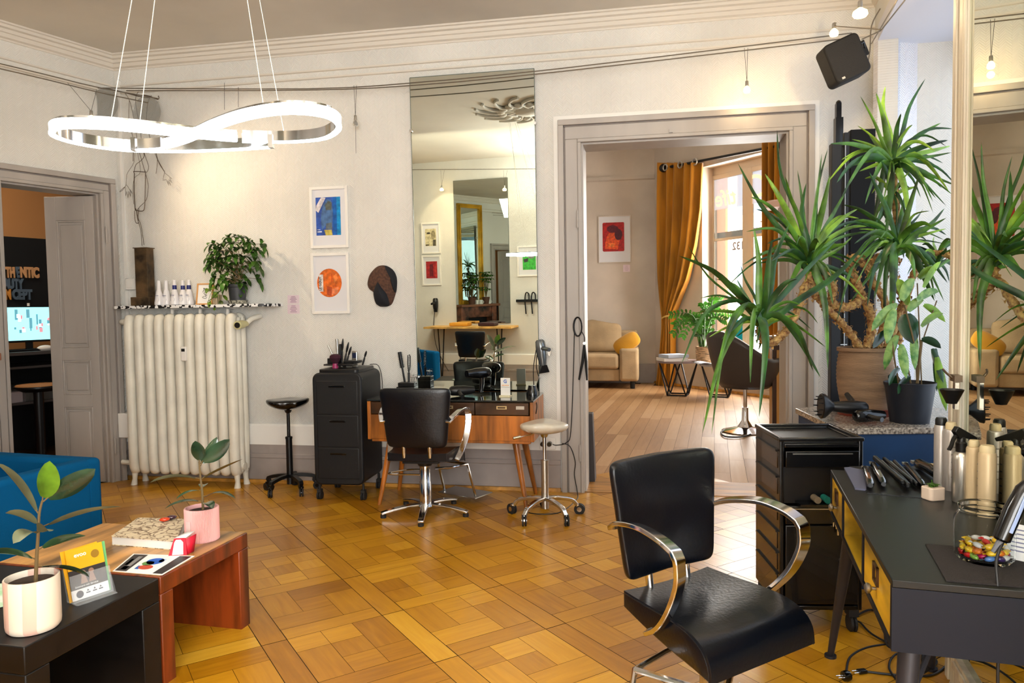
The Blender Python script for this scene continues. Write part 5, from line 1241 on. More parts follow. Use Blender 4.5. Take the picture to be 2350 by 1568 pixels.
# black pot with mixed foliage plants
p2_ = G(2088, 980, LZ); bp = G(2087, 968, LZ); y2 = bp.y; pm = FPX/y2
dp = thing('dumb_cane_plant', 'variegated dumb cane plant in a black plastic pot on the ledge', 'plant', bp)
R2 = 54/pm; H2 = 92/pm
MB().lathe([(0, 0), (R2*.76, 0), (R2*.98, H2*.93), (R2, H2*.93), (R2*1.02, H2), (R2*.96, H2), (R2*.94, H2*.86), (0, H2*.86)], n=44).build('pot', mat('black_planter', (22, 26, 36), .45), dp)
MB().lathe([(0, H2*.875), (R2*.94, H2*.87)], n=20, cap=False).build('soil', SOIL, dp)
VAR = mat('variegated_leaf', (62, 118, 44), .35, noise_s=26, noise_a=.5, col2=(150, 180, 96)); st = MB(); lf = MB()
def DPx(u, v, d=0): return PY(u, v, y2+d)-bp
for (a, b, r) in (((2062, 880), (2050, 690), .004), ((2105, 880), (2115, 780), .007), ((2090, 880), (2060, 800), .004), ((2105, 880), (2075, 700), .004), ((2115, 885), (2105, 650), .003), ((2075, 885), (2060, 840), .003), ((2115, 790), (2150, 690), .003)):
    st.tube(smoothpath([DPx(*a), DPx((a[0]+b[0])/2+rg.uniform(-8, 8), (a[1]+b[1])/2), DPx(*b)], 4), r, 6)
st.build('stems', STEM, dp)
for (u0, v0, u1, v1, w, mi) in ((2060, 700, 2000, 760, .06, 0), (2055, 710, 2035, 790, .06, 0), (2080, 720, 2095, 790, .1, 1), (2085, 715, 2120, 690, .05, 0), (2070, 690, 2100, 640, .06, 0), (2105, 690, 2155, 670, .05, 0), (2060, 770, 2030, 850, .05, 0), (2070, 790, 2080, 870, .05, 0), (2100, 760, 2100, 850, .045, 0), (2110, 640, 2150, 620, .05, 2), (2050, 760, 2003, 800, .055, 1), (2115, 780, 2160, 800, .04, 1), (2115, 750, 2165, 720, .04, 2), (2065, 850, 2040, 885, .05, 1), (2090, 870, 2060, 905, .06, 1), (2060, 890, 2040, 860, .04, 1), (2120, 700, 2170, 740, .035, 2), (2140, 800, 2165, 880, .035, 1), (2150, 820, 2172, 945, .045, 2), (2148, 800, 2150, 900, .03, 1), (2085, 700, 2060, 640, .05, 2), (2120, 660, 2160, 600, .035, 2)):
    lf.cur = mi; B = DPx(u0, v0, rg.uniform(-.05, .05)); T = DPx(u1, v1, rg.uniform(-.1, .02)); lf.leaf(B, (B+T)/2+V((0, 0, .025)), T, w, 7, .15, V((.1, .9, .4)))
lf.build('leaves', (VAR, GREEND, YL3), dp, ang=80)
# ---------------------------------------------------------- speaker and black folding stand
spk = thing('wall_speaker', 'black loudspeaker hung tilted in the upper right corner', 'speaker', PY(1934, 142, 4.35), 0, R=RY(radians(-23)) @ RZ(radians(-8)))
MB().prism(rrect(.205, .235, .03), .17, M(((1, 0, 0, 0), (0, 0, 1, -.085), (0, 1, 0, 0), (0, 0, 0, 1)))).build('cabinet', mat('speaker_black', (8, 7, 7), .7, bump=.4, bump_s=500), spk, bev=.01)
mb = MB(); mb.tube([(.1, .02, .05), (.16, .04, .06), (.17, .08, .03)], .008, 6); mb.box((.172, .09, .03), (.02, .03, .09)); mb.build('bracket', BLACK, spk)
MB().box((-.06, -.087, -.095), (.018, .003, .012)).build('badge', CHROMEB, spk)
o = MB().tube(smoothpath([PY(1978, 140, 4.35), PY(1985, 165, 4.4), PY(1996, 120, 4.4), PY(2000, 60, 4.4), PY(2020, 20, 4.4)], 4), .004, 6).build('speaker_cable', WIREG); tag(o, 'grey cable looping up from the speaker bracket', 'cable')
ys = 4.72; sp0 = PY(1950, 700, ys)
std = thing('folded_screen_stand', 'tall folded black screen stand behind the yucca in the corner', 'stand', V((sp0.x, sp0.y, 0)), -.15)
k = ys/FPX; zt = PY(1950, 300, ys).z; zp = PY(1920, 238, ys).z
MB().b2((-.01, -.03, .1), (.14, .03, zt)).build('panel', mat('stand_black', (6, 6, 7), .5, spec=.2), std, bev=.004)
mb = MB(); mb.b2((-.125, -.04, .0), (-.065, .03, zt-.08)); mb.b2((-.055, -.05, .0), (-.025, .02, zt-.02)); mb.build('post', BLACK, std, bev=.003)
mb = MB(); mb.b2((-.1, -.035, zt-.1), (-.055, .02, zp-.09)); mb.b2((-.095, -.03, zp-.1), (-.065, .01, zp)); mb.ell((-.078, -.01, zp), (.018, .02, .022)); mb.build('hinge_head', BLACKG, std)
mb = MB(); [mb.b2((-.07, -.056, z), (-.03, -.05, z+.006)) for z in (.9, 1.1, 1.35, 1.6, 1.9)]; mb.b2((-.048, -.0525, .3), (-.044, -.05, zt-.1)); mb.build('rail_marks', CHROMEB, std)
# ---------------------------------------------------------- tall black drawer trolley
K0, K1, K2, K3 = G(1790, 1012, .81), G(1978, 1011, .81), G(1920, 980, .81), G(1724, 976, .81)
kx = (K1-K0); kx.z = 0; KW = .335; kx.normalize(); ky = V((-kx.y, kx.x, 0)); KD = .36; KH = .81
kt = thing('drawer_trolley', 'tall glossy black drawer trolley on casters beside the styling desk', 'trolley', V((K0.x, K0.y, 0)), atan2(kx.y, kx.x))
BG2 = mat('lacquer_black', (7, 7, 9), .25, coat=.25)
mb = MB(); t_ = .018
mb.b2((0, 0, .1), (t_, KD, KH)); mb.b2((KW-t_, 0, .1), (KW, KD, KH)); mb.b2((t_, KD-t_, .1), (KW-t_, KD, KH)); mb.b2((t_, 0, .1), (KW-t_, KD-t_, .12)); mb.b2((t_, 0, KH-.03), (KW-t_, KD-t_, KH-.012)); mb.build('carcass', BG2, kt, bev=.004)
mb = MB(); mb.b2((t_, t_, KH-.012), (KW-t_, KD-t_, KH-.008)); mb.build('tray_mat', BLACK, kt)
mb = MB(); mb.b2((-.004, -.004, KH-.004), (KW+.004, .014, KH+.012)); mb.b2((-.004, KD-.014, KH-.004), (KW+.004, KD+.004, KH+.012)); mb.b2((-.004, .014, KH-.004), (.014, KD-.014, KH+.012)); mb.b2((KW-.014, .014, KH-.004), (KW+.004, KD-.014, KH+.012)); mb.build('tray_rim', BG2, kt, bev=.004)
zz = [.13, .40, .47, .56, .66, .765]
MB().b2((t_+.002, -.012, .13), (KW-t_-.002, .01, .46)).build('door', BG2, kt, bev=.003)
for z0, z1 in ((.465, .54), (.70, .768)):
    d_ = MB().b2((t_+.002, -.012, z0), (KW-t_-.002, .01, z1)).build('drawer', BG2, kt, bev=.003); MB().b2((t_+.03, -.018, z1-.012), (KW-t_-.03, -.012, z1-.008)).build('handle', CHROMEB, d_)
# open shelf gap with two hair rollers
MB().b2((t_, .02, .545), (KW-t_, .025, .695)).build('shelf_recess', BLACK, kt)
for i, (x, c) in enumerate(((.14, (120, 106, 84)), (.18, (20, 110, 96)))):
    o = MB().cyl((0, 0, 0), (0, .05, 0), .014, n=16).build('hair_roller', mat('roller_%d' % i, c, .6), loc=V((K0.x, K0.y, 0))+kx*x-ky*.04+V((0, 0, .572)), rotz=atan2(kx.y, kx.x)); tag(o, ['beige', 'teal'][i]+' hair roller on the black drawer trolley', 'roller')
mb = MB(); mb.b2((t_+.05, -.05, .545), (KW-t_-.02, .02, .557)); mb.build('pull_out_shelf', BG2, kt)
# side slot drawers facing left
for z in (.17, .26, .35, .47, .58, .69): 
    mb = MB(); mb.b2((-.003, .03, z), (0, KD-.03, z+.068)); s_ = mb.build('side_drawer', mat('brown_tinted_drawer', (54, 34, 14), .25, coat=.4), kt, bev=.002)
    mb = MB(); mb.b2((-.009, .03, z+.07), (-.001, KD-.03, z+.078)); mb.build('slide_rail', BG2, s_)
mb = MB(); mb.b2((KW*.62, -.02, .458), (KW*.7, -.012, .476)); mb.build('lock_plate', CHROME, kt); mb = MB(); mb.b2((KW*.64, -.032, .452), (KW*.66, -.028, .47)); mb.b2((KW*.66, -.03, .425), (KW*.68, -.026, .458)); mb.build('key', CHROME, kt)
for x in (.03, KW-.03):
    for y in (.03, KD-.03):
        mb = MB(); [mb.cyl((x+q*.003, y, .035), (x+q*.013, y, .035), .035, n=18) for q in (-1, 1)]; mb.cyl((x, y, .035), (x, y, .1), .008, n=8); mb.box((x, y, .085), (.04, .05, .03)); mb.build('caster', RUBBER, kt)
# ---------------------------------------------------------- things on the desk
STEEL = mat('aluminium_bottle', (206, 200, 190), .28, metal=.85); DZ0 = .75
def spraybottle(label, loc, rot):
    t = thing('spray_bottle', label, 'bottle', loc, rot, None)
    MB().lathe([(0, 0), (.022, 0), (.0245, .004), (.0245, .135), (.021, .15), (.013, .158), (.012, .165)], n=28).build('body', STEEL, t)
    MB().lathe([(.015, .158), (.016, .185), (.012, .19), (.012, .2), (.009, .205)], n=20).build('collar', BLACK, t)
    mb = MB(); mb.add([(-.03, -.009, .222), (-.018, -.009, .238), (.055, -.007, .2), (.05, -.007, .19), (.01, -.009, .2), (-.012, -.009, .198), (-.03, .009, .222), (-.018, .009, .238), (.055, .007, .2), (.05, .007, .19), (.01, .009, .2), (-.012, .009, .198)], [(0, 1, 2, 3, 4, 5), (11, 10, 9, 8, 7, 6)]+[(i, 6+i, 6+(i+1) % 6, (i+1) % 6) for i in range(6)]); mb.build('spray_head', BLACK, t, bev=.002)
    mb = MB(); ribbon(mb, smoothpath([(-.018, 0, .212), (-.03, 0, .195), (-.036, 0, .178), (-.045, 0, .165)], 3), (0, 1, 0), .012, .005); mb.build('trigger', BLACK, t)
    return t
spraybottle('aluminium spray bottle with black trigger head standing at the mirror', G(2204, 1152, DZ0), radians(12))
def can(label, loc, h, r, capc, body, capm=None, group=None, capw=.7):
    t = thing('styling_can', label, 'can', loc, rg.random()*3, group)
    MB().lathe([(0, 0), (r, 0), (r, h*.86), (r*.9, h*.89), (r*.72, h*.9)], n=26).build('body', body, t)
    MB().lathe([(r*capw, h*.89), (r*capw, h*.97), (r*capw*.8, h), (0, h)], n=22).build('cap', capc, t)
    mb = MB(); 
    for i in range(5): mb.grid(lambda a, b: V(((r+.0005)*cos(a*1.2-2.2), (r+.0005)*sin(a*1.2-2.2), h*(.2+i*.11)+b*.004)), 6, 2)
    mb.build('print', mat('grey_print', (140, 134, 128), .6), t); return t
SILV = mat('silver_can', (196, 190, 186), .32, metal=.6); CREAM = mat('cream_can', (214, 190, 150), .4, metal=.2); CRC = mat('cream_cap', (226, 206, 160), .4)
can('tall silver can with a black cap, leftmost on the far end of the desk', G(2158, 1117, DZ0), .235, .021, BLACK, SILV, capw=.85)
can('silver can with a cream cap beside the black-capped one', G(2181, 1124, DZ0), .225, .024, CRC, SILV)
can('cream coloured can partly behind the spray bottle', G(2233, 1158, DZ0), .2, .021, CRC, CREAM)
can('cream can with rounded cap against the mirror, right of the spray bottle', G(2264, 1176, DZ0), .2, .024, CRC, CREAM, capw=.85)
cu = G(2141, 1146, DZ0)
t = thing('succulent_cube', 'tiny green succulent in a square cream pot on the black desk', 'plant', cu, .2)
MB().prism(rrect(.056, .05, .012), .04).build('pot', mat('pink_cream_pot', (226, 204, 184), .5), t, bev=.003)
mb = MB(); [mb.leaf((rg.uniform(-.015, .015), rg.uniform(-.01, .01), .038), (rg.uniform(-.02, .02), rg.uniform(-.015, .015), .05), (rg.uniform(-.026, .026), rg.uniform(-.02, .02), .046), .008, 3) for i in range(26)]; mb.tube([(.0, 0, .04), (-.006, 0, .062)], .0015, 5); mb.build('leaves', YL, t)
# mat, jar, sweets
FELT = mat('dark_felt', (34, 28, 26), .95, bump=.3, bump_s=300)
mc = [G(2124, 1251, DZ0), G(2171, 1335, DZ0)]; q = mc[1]-mc[0]; 
pm_ = [DP(*xy) for xy in ()]
c0 = mc[0]; c1 = mc[1]; d1 = DP(DW-.01, 0)-DP(0, 0); d1.normalize()
M4 = [c1, c1+d1*.26, c0+d1*.26, c0]; cz = V((c1.x, c1.y, DZ0))
o = MB().prism([(p.x-cz.x, p.y-cz.y) for p in M4], .003).build('felt_mat', FELT, loc=cz); tag(o, 'dark brown felt mat under the sweet jar', 'mat')
jc = G(2258, 1283, DZ0+.003)
jar = thing('glass_jar', 'open round glass jar half filled with sweets on the felt mat', 'jar', jc)
R3 = 62*jc.y/FPX
jp = [(0, .002), (R3*.86, .0), (R3*.98, .01), (R3, .03), (R3, .09), (R3*.95, .104), (R3*.84, .113), (R3*.82, .12), (R3*.9, .126), (R3*.9, .131), (R3*.84, .133), (R3*.79, .129), (R3*.78, .116), (R3*.91, .103), (R3*.96, .09), (R3*.96, .03), (R3*.93, .013), (R3*.8, .006), (0, .006)]
MB().lathe(jp, n=44, cap=False).build('jar_body', mat('jar_glass', (250, 252, 250), .01, trans=1, ior=1.12), jar).visible_shadow = False
scol = [(236, 190, 30), (208, 30, 30), (200, 30, 90), (90, 130, 190), (236, 200, 60), (226, 226, 220), (120, 160, 60), (226, 120, 30), (60, 40, 90)]
swm = [mat('sweet_%d' % i, c, .35, coat=.4) for i, c in enumerate(scol)]
proto = {}
def sweet_mesh(i, m):
    mb = MB(); mb.ell((0, 0, 0), (.013, .008, .0065), n=10, m=6)
    for s_ in (-1, 1): mb.add([(s_*.009, -.001, 0), (s_*.02, -.008, .001), (s_*.02, .008, -.001), (s_*.009, .001, 0), (s_*.019, 0, .004)], [(0, 1, 4), (3, 4, 2), (0, 4, 3)])
    return mb
nsw = 0; layers = [(.016, 5), (.027, 13), (.038, 12), (.049, 6)]
layers = []
pr_ = random.Random(4); names_ = ['yellow', 'red', 'crimson', 'blue', 'golden', 'white', 'green', 'orange', 'purple']
for li, (z, rads) in enumerate(((.0155, (.0, .55, .8)), (.0285, (.0, .5, .8)), (.041, (.1, .6)))):
    for f in rads:
        n = 1 if f < .15 else int(2*pi*f*R3*.9/.0235)
        for k in range(n):
            a = 2*pi*k/n+pr_.random()*.3; i = pr_.choice((0, 0, 0, 4, 1, 4, 7, 5)) if z > .02 else pr_.choice((1, 2, 3, 8, 5, 6, 2))
            if i not in proto:
                o = sweet_mesh(i, None).build('wrapped_sweet', swm[i], ang=60); proto[i] = o
            else: o = proto[i].copy(); COL.objects.link(o)
            o.location = jc+V((f*R3*.9*cos(a), f*R3*.9*sin(a), z)); o.rotation_euler = (pr_.uniform(-.3, .3), pr_.uniform(-.3, .3), a+pi/2+pr_.uniform(-.3, .3))
            tag(o, names_[i]+' wrapped sweet in the open glass jar', 'sweet', 'wrapped sweets in the glass jar')
# clipper and its cord hanging at the right
hc_ = PY(2310, 1200, 1.62)
t = thing('hair_clipper', 'black corded hair clipper hanging at the right edge', 'hair clipper', PY(2318, 1190, 1.62), 0, R=RY(radians(22)))
mb = MB(); mb.tube([(0, 0, -.055), (0, 0, -.05), (0, 0, .02), (.004, 0, .07), (.012, -.004, .1)], [.012, .019, .02, .018, .012], 14); mb.build('body', BLACKG, t)
MB().b2((-.004, -.021, -.03), (.004, -.017, .06)).build('side_stripe', mat('pale_blue_strip', (150, 170, 210), .3), t, bev=.001); MB().ell((.008, -.018, .07), (.006, .004, .006)).build('button', RED, t)
MB().tube([(0, 0, -.055), (-.006, 0, -.085)], [.008, .005], 10).build('strain_relief', mat('grey_rubber', (90, 92, 98), .5), t)
o = MB().tube(smoothpath([PY(2305, 1238, 1.62), PY(2287, 1285, 1.60), PY(2290, 1350, 1.58), PY(2293, 1440, 1.57), PY(2290, 1540, 1.57), PY(2290, 1640, 1.57)], 5), .0035, 8).build('cable', CABLE); tag(o, 'black power cord hanging from the clipper in front of the desk', 'cord')
# leaning price card at the right edge
t = thing('display_card', 'white printed card in a clear stand at the right edge of the desk', 'card', G(2352, 1290, DZ0+.003), radians(-60), R=RZ(radians(-50)) @ RX(radians(-20)))
MB().b2((-.04, -.001, 0), (.04, .001, .085)).build('card', PAPER, t, smooth=False); mb = MB(); [mb.b2((-.03, -.0015, .02+i*.01), (.02, -.0011, .023+i*.01)) for i in range(6)]; mb.build('print', INK, t); 
# clippers lying in a row on a dark pad at the far end
pad = [G(u, v, DZ0) for u, v in ((1990, 1133), (2120, 1145), (2180, 1120), (2100, 1072), (1950, 1072))]
c = pad[0]; o = MB().prism([(p.x-c.x, p.y-c.y) for p in pad], .003).build('tool_pad', BLACK, loc=V((c.x, c.y, DZ0))); tag(o, 'black rubber pad under the row of hair tools on the desk', 'mat')
o = MB().prism([(p.x-c.x, p.y-c.y) for p in [G(u, v, DZ0+.006) for u, v in ((1937, 1073), (1962, 1120), (1988, 1123), (1985, 1080), (1950, 1072))]], .006).build('grey_pouch', mat('grey_felt', (88, 90, 110), .8), loc=V((c.x, c.y, DZ0))); tag(o, 'flat grey pouch at the near end of the tool row', 'pouch')
def tool(name, label, a, b, w, mats_, kind='clip', z=.006):
    A = G(a[0], a[1], DZ0+z); B = G(b[0], b[1], DZ0+z); d = B-A; L = d.length; d.normalize(); s_ = V((d.y, -d.x, 0)); up = V((0, 0, 1))
    t = thing(name, label, 'hair tool', A, atan2(d.y, d.x))
    if kind == 'clip':
        mb = MB(); mb.tube([(0, 0, w*.6), (L*.06, 0, w*.6), (L*.4, 0, w*.62), (L*.7, 0, w*.5), (L*.92, 0, w*.4), (L, 0, w*.4)], [w*.3, w*.5, w*.52, w*.42, w*.46, w*.3], 12); mb.build('body', mats_[0], t)
        mb = MB(); mb.box((L*1.02, 0, w*.4), (L*.08, w*.9, w*.25)); mb.build('blade', CHROMEB, t); MB().box((L*.3, 0, w*1.12), (L*.3, w*.35, w*.06)).build('trim_panel', mats_[1], t, bev=.001)
    else:
        for q in (-1, 1):
            mb = MB(); Rm = RZ(q*.03); mb.box(Rm @ V((L/2, q*w*.22, w*.4+q*w*.0+.3*w*(q > 0))), (L, w*.4, w*.5), Rm); mb.build('arm', mats_[0], t, bev=.004)
        mb = MB(); mb.box((L*.75, 0, w*.5), (L*.4, w*.2, w*.2)); mb.build('plate', mats_[1], t)
    return t
COPPER = mat('copper_trim', (198, 140, 110), .25, metal=.9); GOLD = mat('gold_trim', (222, 180, 110), .25, metal=.8)
tool('hair_clipper', 'black trimmer with copper end, nearest in the tool row', (1998, 1125), (1985, 1080), .026, (BLACKG, COPPER))
tool('hair_clipper', 'glossy black trimmer second in the tool row', (2028, 1122), (2003, 1070), .025, (BLACKG, CHROMEB))
tool('hair_straightener', 'black straightener in the middle of the tool row', (2078, 1125), (2020, 1066), .036, (BLACK, CHROMEB), 'iron')
tool('hair_straightener', 'second black straightener behind the first in the tool row', (2098, 1120), (2040, 1066), .03, (BLACK, CHROMEB), 'iron')
tool('hair_clipper', 'slim black trimmer before the gold-topped clipper', (2120, 1125), (2078, 1070), .022, (BLACKG, BLACK))
tool('hair_clipper', 'large black clipper with a gold top plate, last in the tool row', (2170, 1115), (2105, 1072), .042, (BLACKG, GOLD))
# big black dryers lying on the ledge
def dryer(label, loc, R, bodym=BLACK, noz='concentrator', name='hair_dryer', s=1.0):
    t = thing(name, label, 'hair dryer', loc, R=R)
    MB().lathe([(0, -.1*s), (.025*s, -.098*s), (.036*s, -.085*s), (.04*s, -.04*s), (.038*s, .02*s), (.028*s, .09*s), (.026*s, .1*s)], n=24, R=RX(-pi/2)).build('barrel', bodym, t)
    mb = MB(); mb.tube([(0, -.03*s, -.02*s), (0, -.03*s, -.08*s), (0, -.02*s, -.14*s)], [.019*s, .017*s, .015*s], 12); mb.build('handle', bodym, t)
    if noz == 'diffuser':
        mb = MB(); mb.lathe([(.026*s, .09*s), (.03*s, .1*s), (.07*s, .14*s), (.075*s, .16*s), (.07*s, .165*s), (0, .165*s)], n=26, R=RX(-pi/2))
        for k in range(9):
            a = k*2*pi/9; mb.cyl((.055*s*cos(a), .16*s, .055*s*sin(a)), (.055*s*cos(a), .19*s, .055*s*sin(a)), .005*s, .003*s, 6)
        mb.build('diffuser', bodym, t)
    elif noz == 'concentrator':
        mb = MB(); mb.add([(-.024*s, .1*s, -.02*s), (.024*s, .1*s, -.02*s), (.024*s, .1*s, .02*s), (-.024*s, .1*s, .02*s), (-.045*s, .16*s, -.007*s), (.045*s, .16*s, -.007*s), (.045*s, .16*s, .007*s), (-.045*s, .16*s, .007*s)], [(0, 1, 2, 3), (7, 6, 5, 4), (0, 4, 5, 1), (1, 5, 6, 2), (2, 6, 7, 3), (3, 7, 4, 0)]); mb.build('nozzle', BLACK, t, bev=.002)
    return t
def aimR(fwd, up):
    f = V(fwd).normalized(); u = V(up); u = (u-f*u.dot(f)).normalized(); return M((f.cross(u), f, u)).transposed()
a_ = G(1958, 985, LZ); dA_ = PY(1950, 938, 3.62)
dryer('black hair dryer with round diffuser lying on the granite ledge', V((dA_.x, dA_.y, LZ+.072)), aimR((-1, .12, .05), (.1, -.9, -.45)), BLACK, 'diffuser', s=.85)
dB_ = PY(1985, 956, 3.55); dryer('second black hair dryer lying in front of the diffuser dryer', V((dB_.x+.02, dB_.y, LZ+.04)), aimR((1, .2, 0), (1, 1, .02)), BLACKG, 'none', s=.8)
# dryer holder on the mirror's side rail
def onm(u, v, out): return WP(u, v, M0+MN*out, MN)
h0 = onm(2196, 870, .03)
t = thing('dryer_holder', 'dark metal dryer holder with a cone cup clipped to the mirror rail', 'holder', h0, MROT)
mb = MB(); mb.b2((-.03, -.014, -.008), (.03, .01, .014)); mb.tube(smoothpath([(.0, -.01, .0), (-.01, -.03, .02), (-.03, -.035, .03)], 3), .004, 6); mb.build('bracket', mat('brown_bronze', (92, 78, 64), .3, metal=.6), t)
q = onm(2184, 905, .07)-h0; q = V((q.dot(MX), -q.dot(MN), q.z)); mb = MB(); mb.lathe([(.016, -.03), (.017, -.027), (.034, .01), (.036, .016), (.033, .016), (.014, -.022)], q, 24, cap=False); mb.ell(q+V((0, 0, -.024)), (.016, .016, .008)); mb.build('cup', BLACK, t)
mb = MB(); mb.b2((.0, -.012, -.10), (.03, .0, -.01)); mb.build('clip', CHROME, t)
# ---------------------------------------------------------- cables on the floor below the desk
def fl(u, v, h=.006): return G(u, v, h)
cbl = [([(1942, 1545), (1950, 1510), (1985, 1488), (2040, 1478), (2100, 1470), (2160, 1465)], 'black power cord curling from the plug under the desk'), ([(1990, 1542), (2040, 1548), (2100, 1552), (2150, 1545), (2200, 1500)], 'second black power cord lying flat under the desk'), ([(2045, 1480), (2000, 1455), (1975, 1430), (1960, 1420), (2000, 1400), (2060, 1430), (2150, 1460)], 'looped black cable behind the desk leg'), ([(2060, 1565), (2040, 1530), (2060, 1500), (2120, 1500), (2150, 1520), (2120, 1545)], 'coiled black cable between the desk legs'), ([(2030, 1450), (2035, 1480), (2060, 1490), (2110, 1485), (2170, 1500)], 'thin black lead crossing the coil under the desk'), ([(2000, 1380), (2040, 1375), (2080, 1400), (2120, 1420)], 'black cable running past the trolley caster')]
for i, (pts, lb) in enumerate(cbl):
    o = MB().tube(smoothpath([fl(u, v, .006+.003*i) for u, v in pts], 6), .0042, 7).build('cable', CABLE); tag(o, lb, 'cable')
for (u, v, lb, k) in ((1942, 1552, 'round black mains plug on the floor under the desk', 0), (1978, 1541, 'flat two pin plug on the floor under the desk', 1)):
    t = thing('power_plug', lb, 'plug', fl(u, v, .02 if k == 0 else .012), radians(190))
    if k == 0: MB().lathe([(0, -.018), (.016, -.014), (.02, 0), (.018, .012), (0, .014)], n=18, R=RY(pi/2)).build('body', BLACKG, t)
    else: MB().box((0, 0, 0), (.035, .022, .014)).build('body', BLACK, t, bev=.004)
    mb = MB(); [mb.cyl((.012, q*.008, 0), (.036, q*.008, 0), .002, n=8) for q in (-1, 1)]; mb.build('pins', CHROME, t)
mb = MB(); c = fl(2130, 1500, .018); t = thing('socket_strip', 'black socket strip among the cables under the desk', 'power strip', c, radians(60)); MB().box((0, 0, 0), (.2, .045, .035)).build('body', BLACK, t, bev=.004); MB().box((.07, 0, .019), (.02, .012, .006)).build('switch', BLACKG, t)
# ============================================================ things on the vanity table and trolley
def vt_(u, v, yl=.1):
    d = ray(u, v); d = V((d.x, d.y, 0)); b = vloc+off*yl; p = isect(V((0, 0, 0)), d, b, BX); return V((p.x, p.y, VT))
cb = vt_(940, 893, .1)
t = thing('brush_caddy', 'black brush caddy on the vanity table left of the tall mirror edge', 'caddy', V((cb.x, cb.y+.0, VT)), BROT)
mb = MB(); mb.b2((-.085, -.05, 0), (.05, .05, .055)); mb.b2((-.075, -.045, .055), (.05, .045, .085)); mb.build('box', BLACK, t, bev=.004)
mb = MB(); [mb.b2((-.07+i*.04, -.054, .01), (-.04+i*.04, -.05, .045)) for i in range(3)]; mb.build('slots', BLACKG, t)
def bristle(name, label, base, top, kind, m=BLACK, group=None, w=.02, head=.45):
    d = V(top)-V(base); L = d.length; R = d.to_track_quat('Z', 'Y').to_matrix()
    t = thing(name, label, 'brush', base, R=R)
    if kind == 'round':
        MB().lathe([(.006, 0), (.008, L*.2), (.007, L*(1-head))], n=12).build('handle', m, t)
        mb = MB(); mb.cyl((0, 0, L*(1-head)), (0, 0, L), w*.6, w*.6, 16)
        for i in range(120):
            a = i*2.4; z = L*(1-head)+L*head*(i/120); mb.cyl((w*.5*cos(a), w*.5*sin(a), z), (w*cos(a), w*sin(a), z), .0012, .0006, 4)
        mb.build('bristles', BLACK if m is not CHROMEB else CHROMEB, t)
    elif kind == 'comb':
        mb = MB(); mb.tube([(0, 0, 0), (0, 0, L*.45)], [.007, .009], 8); mb.tube(smoothpath([(0, 0, L*.45), (-.02, 0, L*.7), (-.016, 0, L)], 3), .004, 6); mb.tube(smoothpath([(0, 0, L*.45), (.026, 0, L*.66), (.026, 0, L*.95), (.01, 0, L)], 3), .004, 6); mb.build('handle', m, t)
        mb = MB(); [mb.tube([(-.02, 0, L*(.52+.05*i)), (.03, 0, L*(.54+.05*i)), (.042, 0, L*(.52+.05*i))], .0024, 5) for i in range(9)]; mb.build('teeth', BLACK, t)
    elif kind == 'paddle':
        MB().lathe([(.006, 0), (.008, L*.3), (.006, L*.55)], n=12).build('handle', m, t)
        mb = MB(); mb.ell((0, 0, L*.78), (w, .008, L*.24)); mb.build('paddle', m, t)
    return t
bristle('round_brush', 'black round brush standing in the vanity caddy', cb+BX*(-.03)+V((0, 0, .05)), PY(917, 808, cb.y)+V((0, 0, 0)), 'round', w=.022)
bristle('vent_comb', 'black wide tooth vent comb standing in the vanity caddy', cb+BX*(-.005)+V((0, 0, .05)), PY(938, 815, cb.y), 'comb')
mb = MB(); 
for i in range(7):
    x = .01+.007*i; mb.tube([(cb.x+x, cb.y, VT+.07), (cb.x+x+rg.uniform(-.015, .02), cb.y, VT+.12+rg.random()*.03)], .0016, 5); mb.ell((cb.x+x, cb.y, VT+.125), (.004, .003, .006), n=6, m=4)
tag(mb.build('hair_clips', CHROME), 'cluster of small metal hair clips in the vanity caddy', 'clips', kind='stuff')
p = vt_(1098, 895, .06); dryer('black hair dryer standing on its handle on the vanity table', V((p.x, p.y+.02, VT+.155)), aimR((-.8, -.6, .0), (0, 0, 1)), BLACKG, 'none', s=1.0)
p = vt_(1060, 893, -.02); dryer('second black hair dryer on the vanity table behind the chair back', V((p.x, p.y, VT+.04)), aimR((1, .25, 0), (.2, 1, .2)), BLACK, 'none', s=.9)
p = vt_(1160, 899, -.02)
t = thing('review_sign', 'small white acrylic review sign with coloured letter G on the vanity table', 'sign', p, BROT-.15)
MB().b2((-.04, -.025, 0), (.04, .025, .008)).build('base', mat('sign_base', (226, 214, 176), .4), t); MB().b2((-.035, -.003, .008), (.035, .003, .13)).build('panel', WHITE, t, bev=.002)
T = M.Translation((.0, -.0035, .105)) @ TUP; text('lettering', 'G', .034, mat('sign_blue_g', (70, 110, 190), .5), t, T, .0002, bold=.001)
mb = MB(); ms_ = [mat('star_orange', (236, 150, 60), .5), mat('grey_print', (140, 134, 128), .6)]
for i in range(5): mb.cur = 0; mb.poly([(-.022+i*.011+.004*cos(a*pi/3), -.0035, .078+.004*sin(a*pi/3)) for a in range(6)])
mb.cur = 1; mb.b2((-.032, -.0035, .064), (.032, -.003, .0665)); mb.build('print', ms_, t, smooth=False)
p = vt_(1222, 900, .06)
t = thing('dryer_stand', 'round glossy black holder at the right end of the vanity table', 'holder', V((p.x, p.y, VT)), BROT)
MB().lathe([(0, 0), (.045, 0), (.045, .02), (.032, .05), (.028, .07), (.02, .072), (0, .072)], n=28).build('body', BLACKG, t)
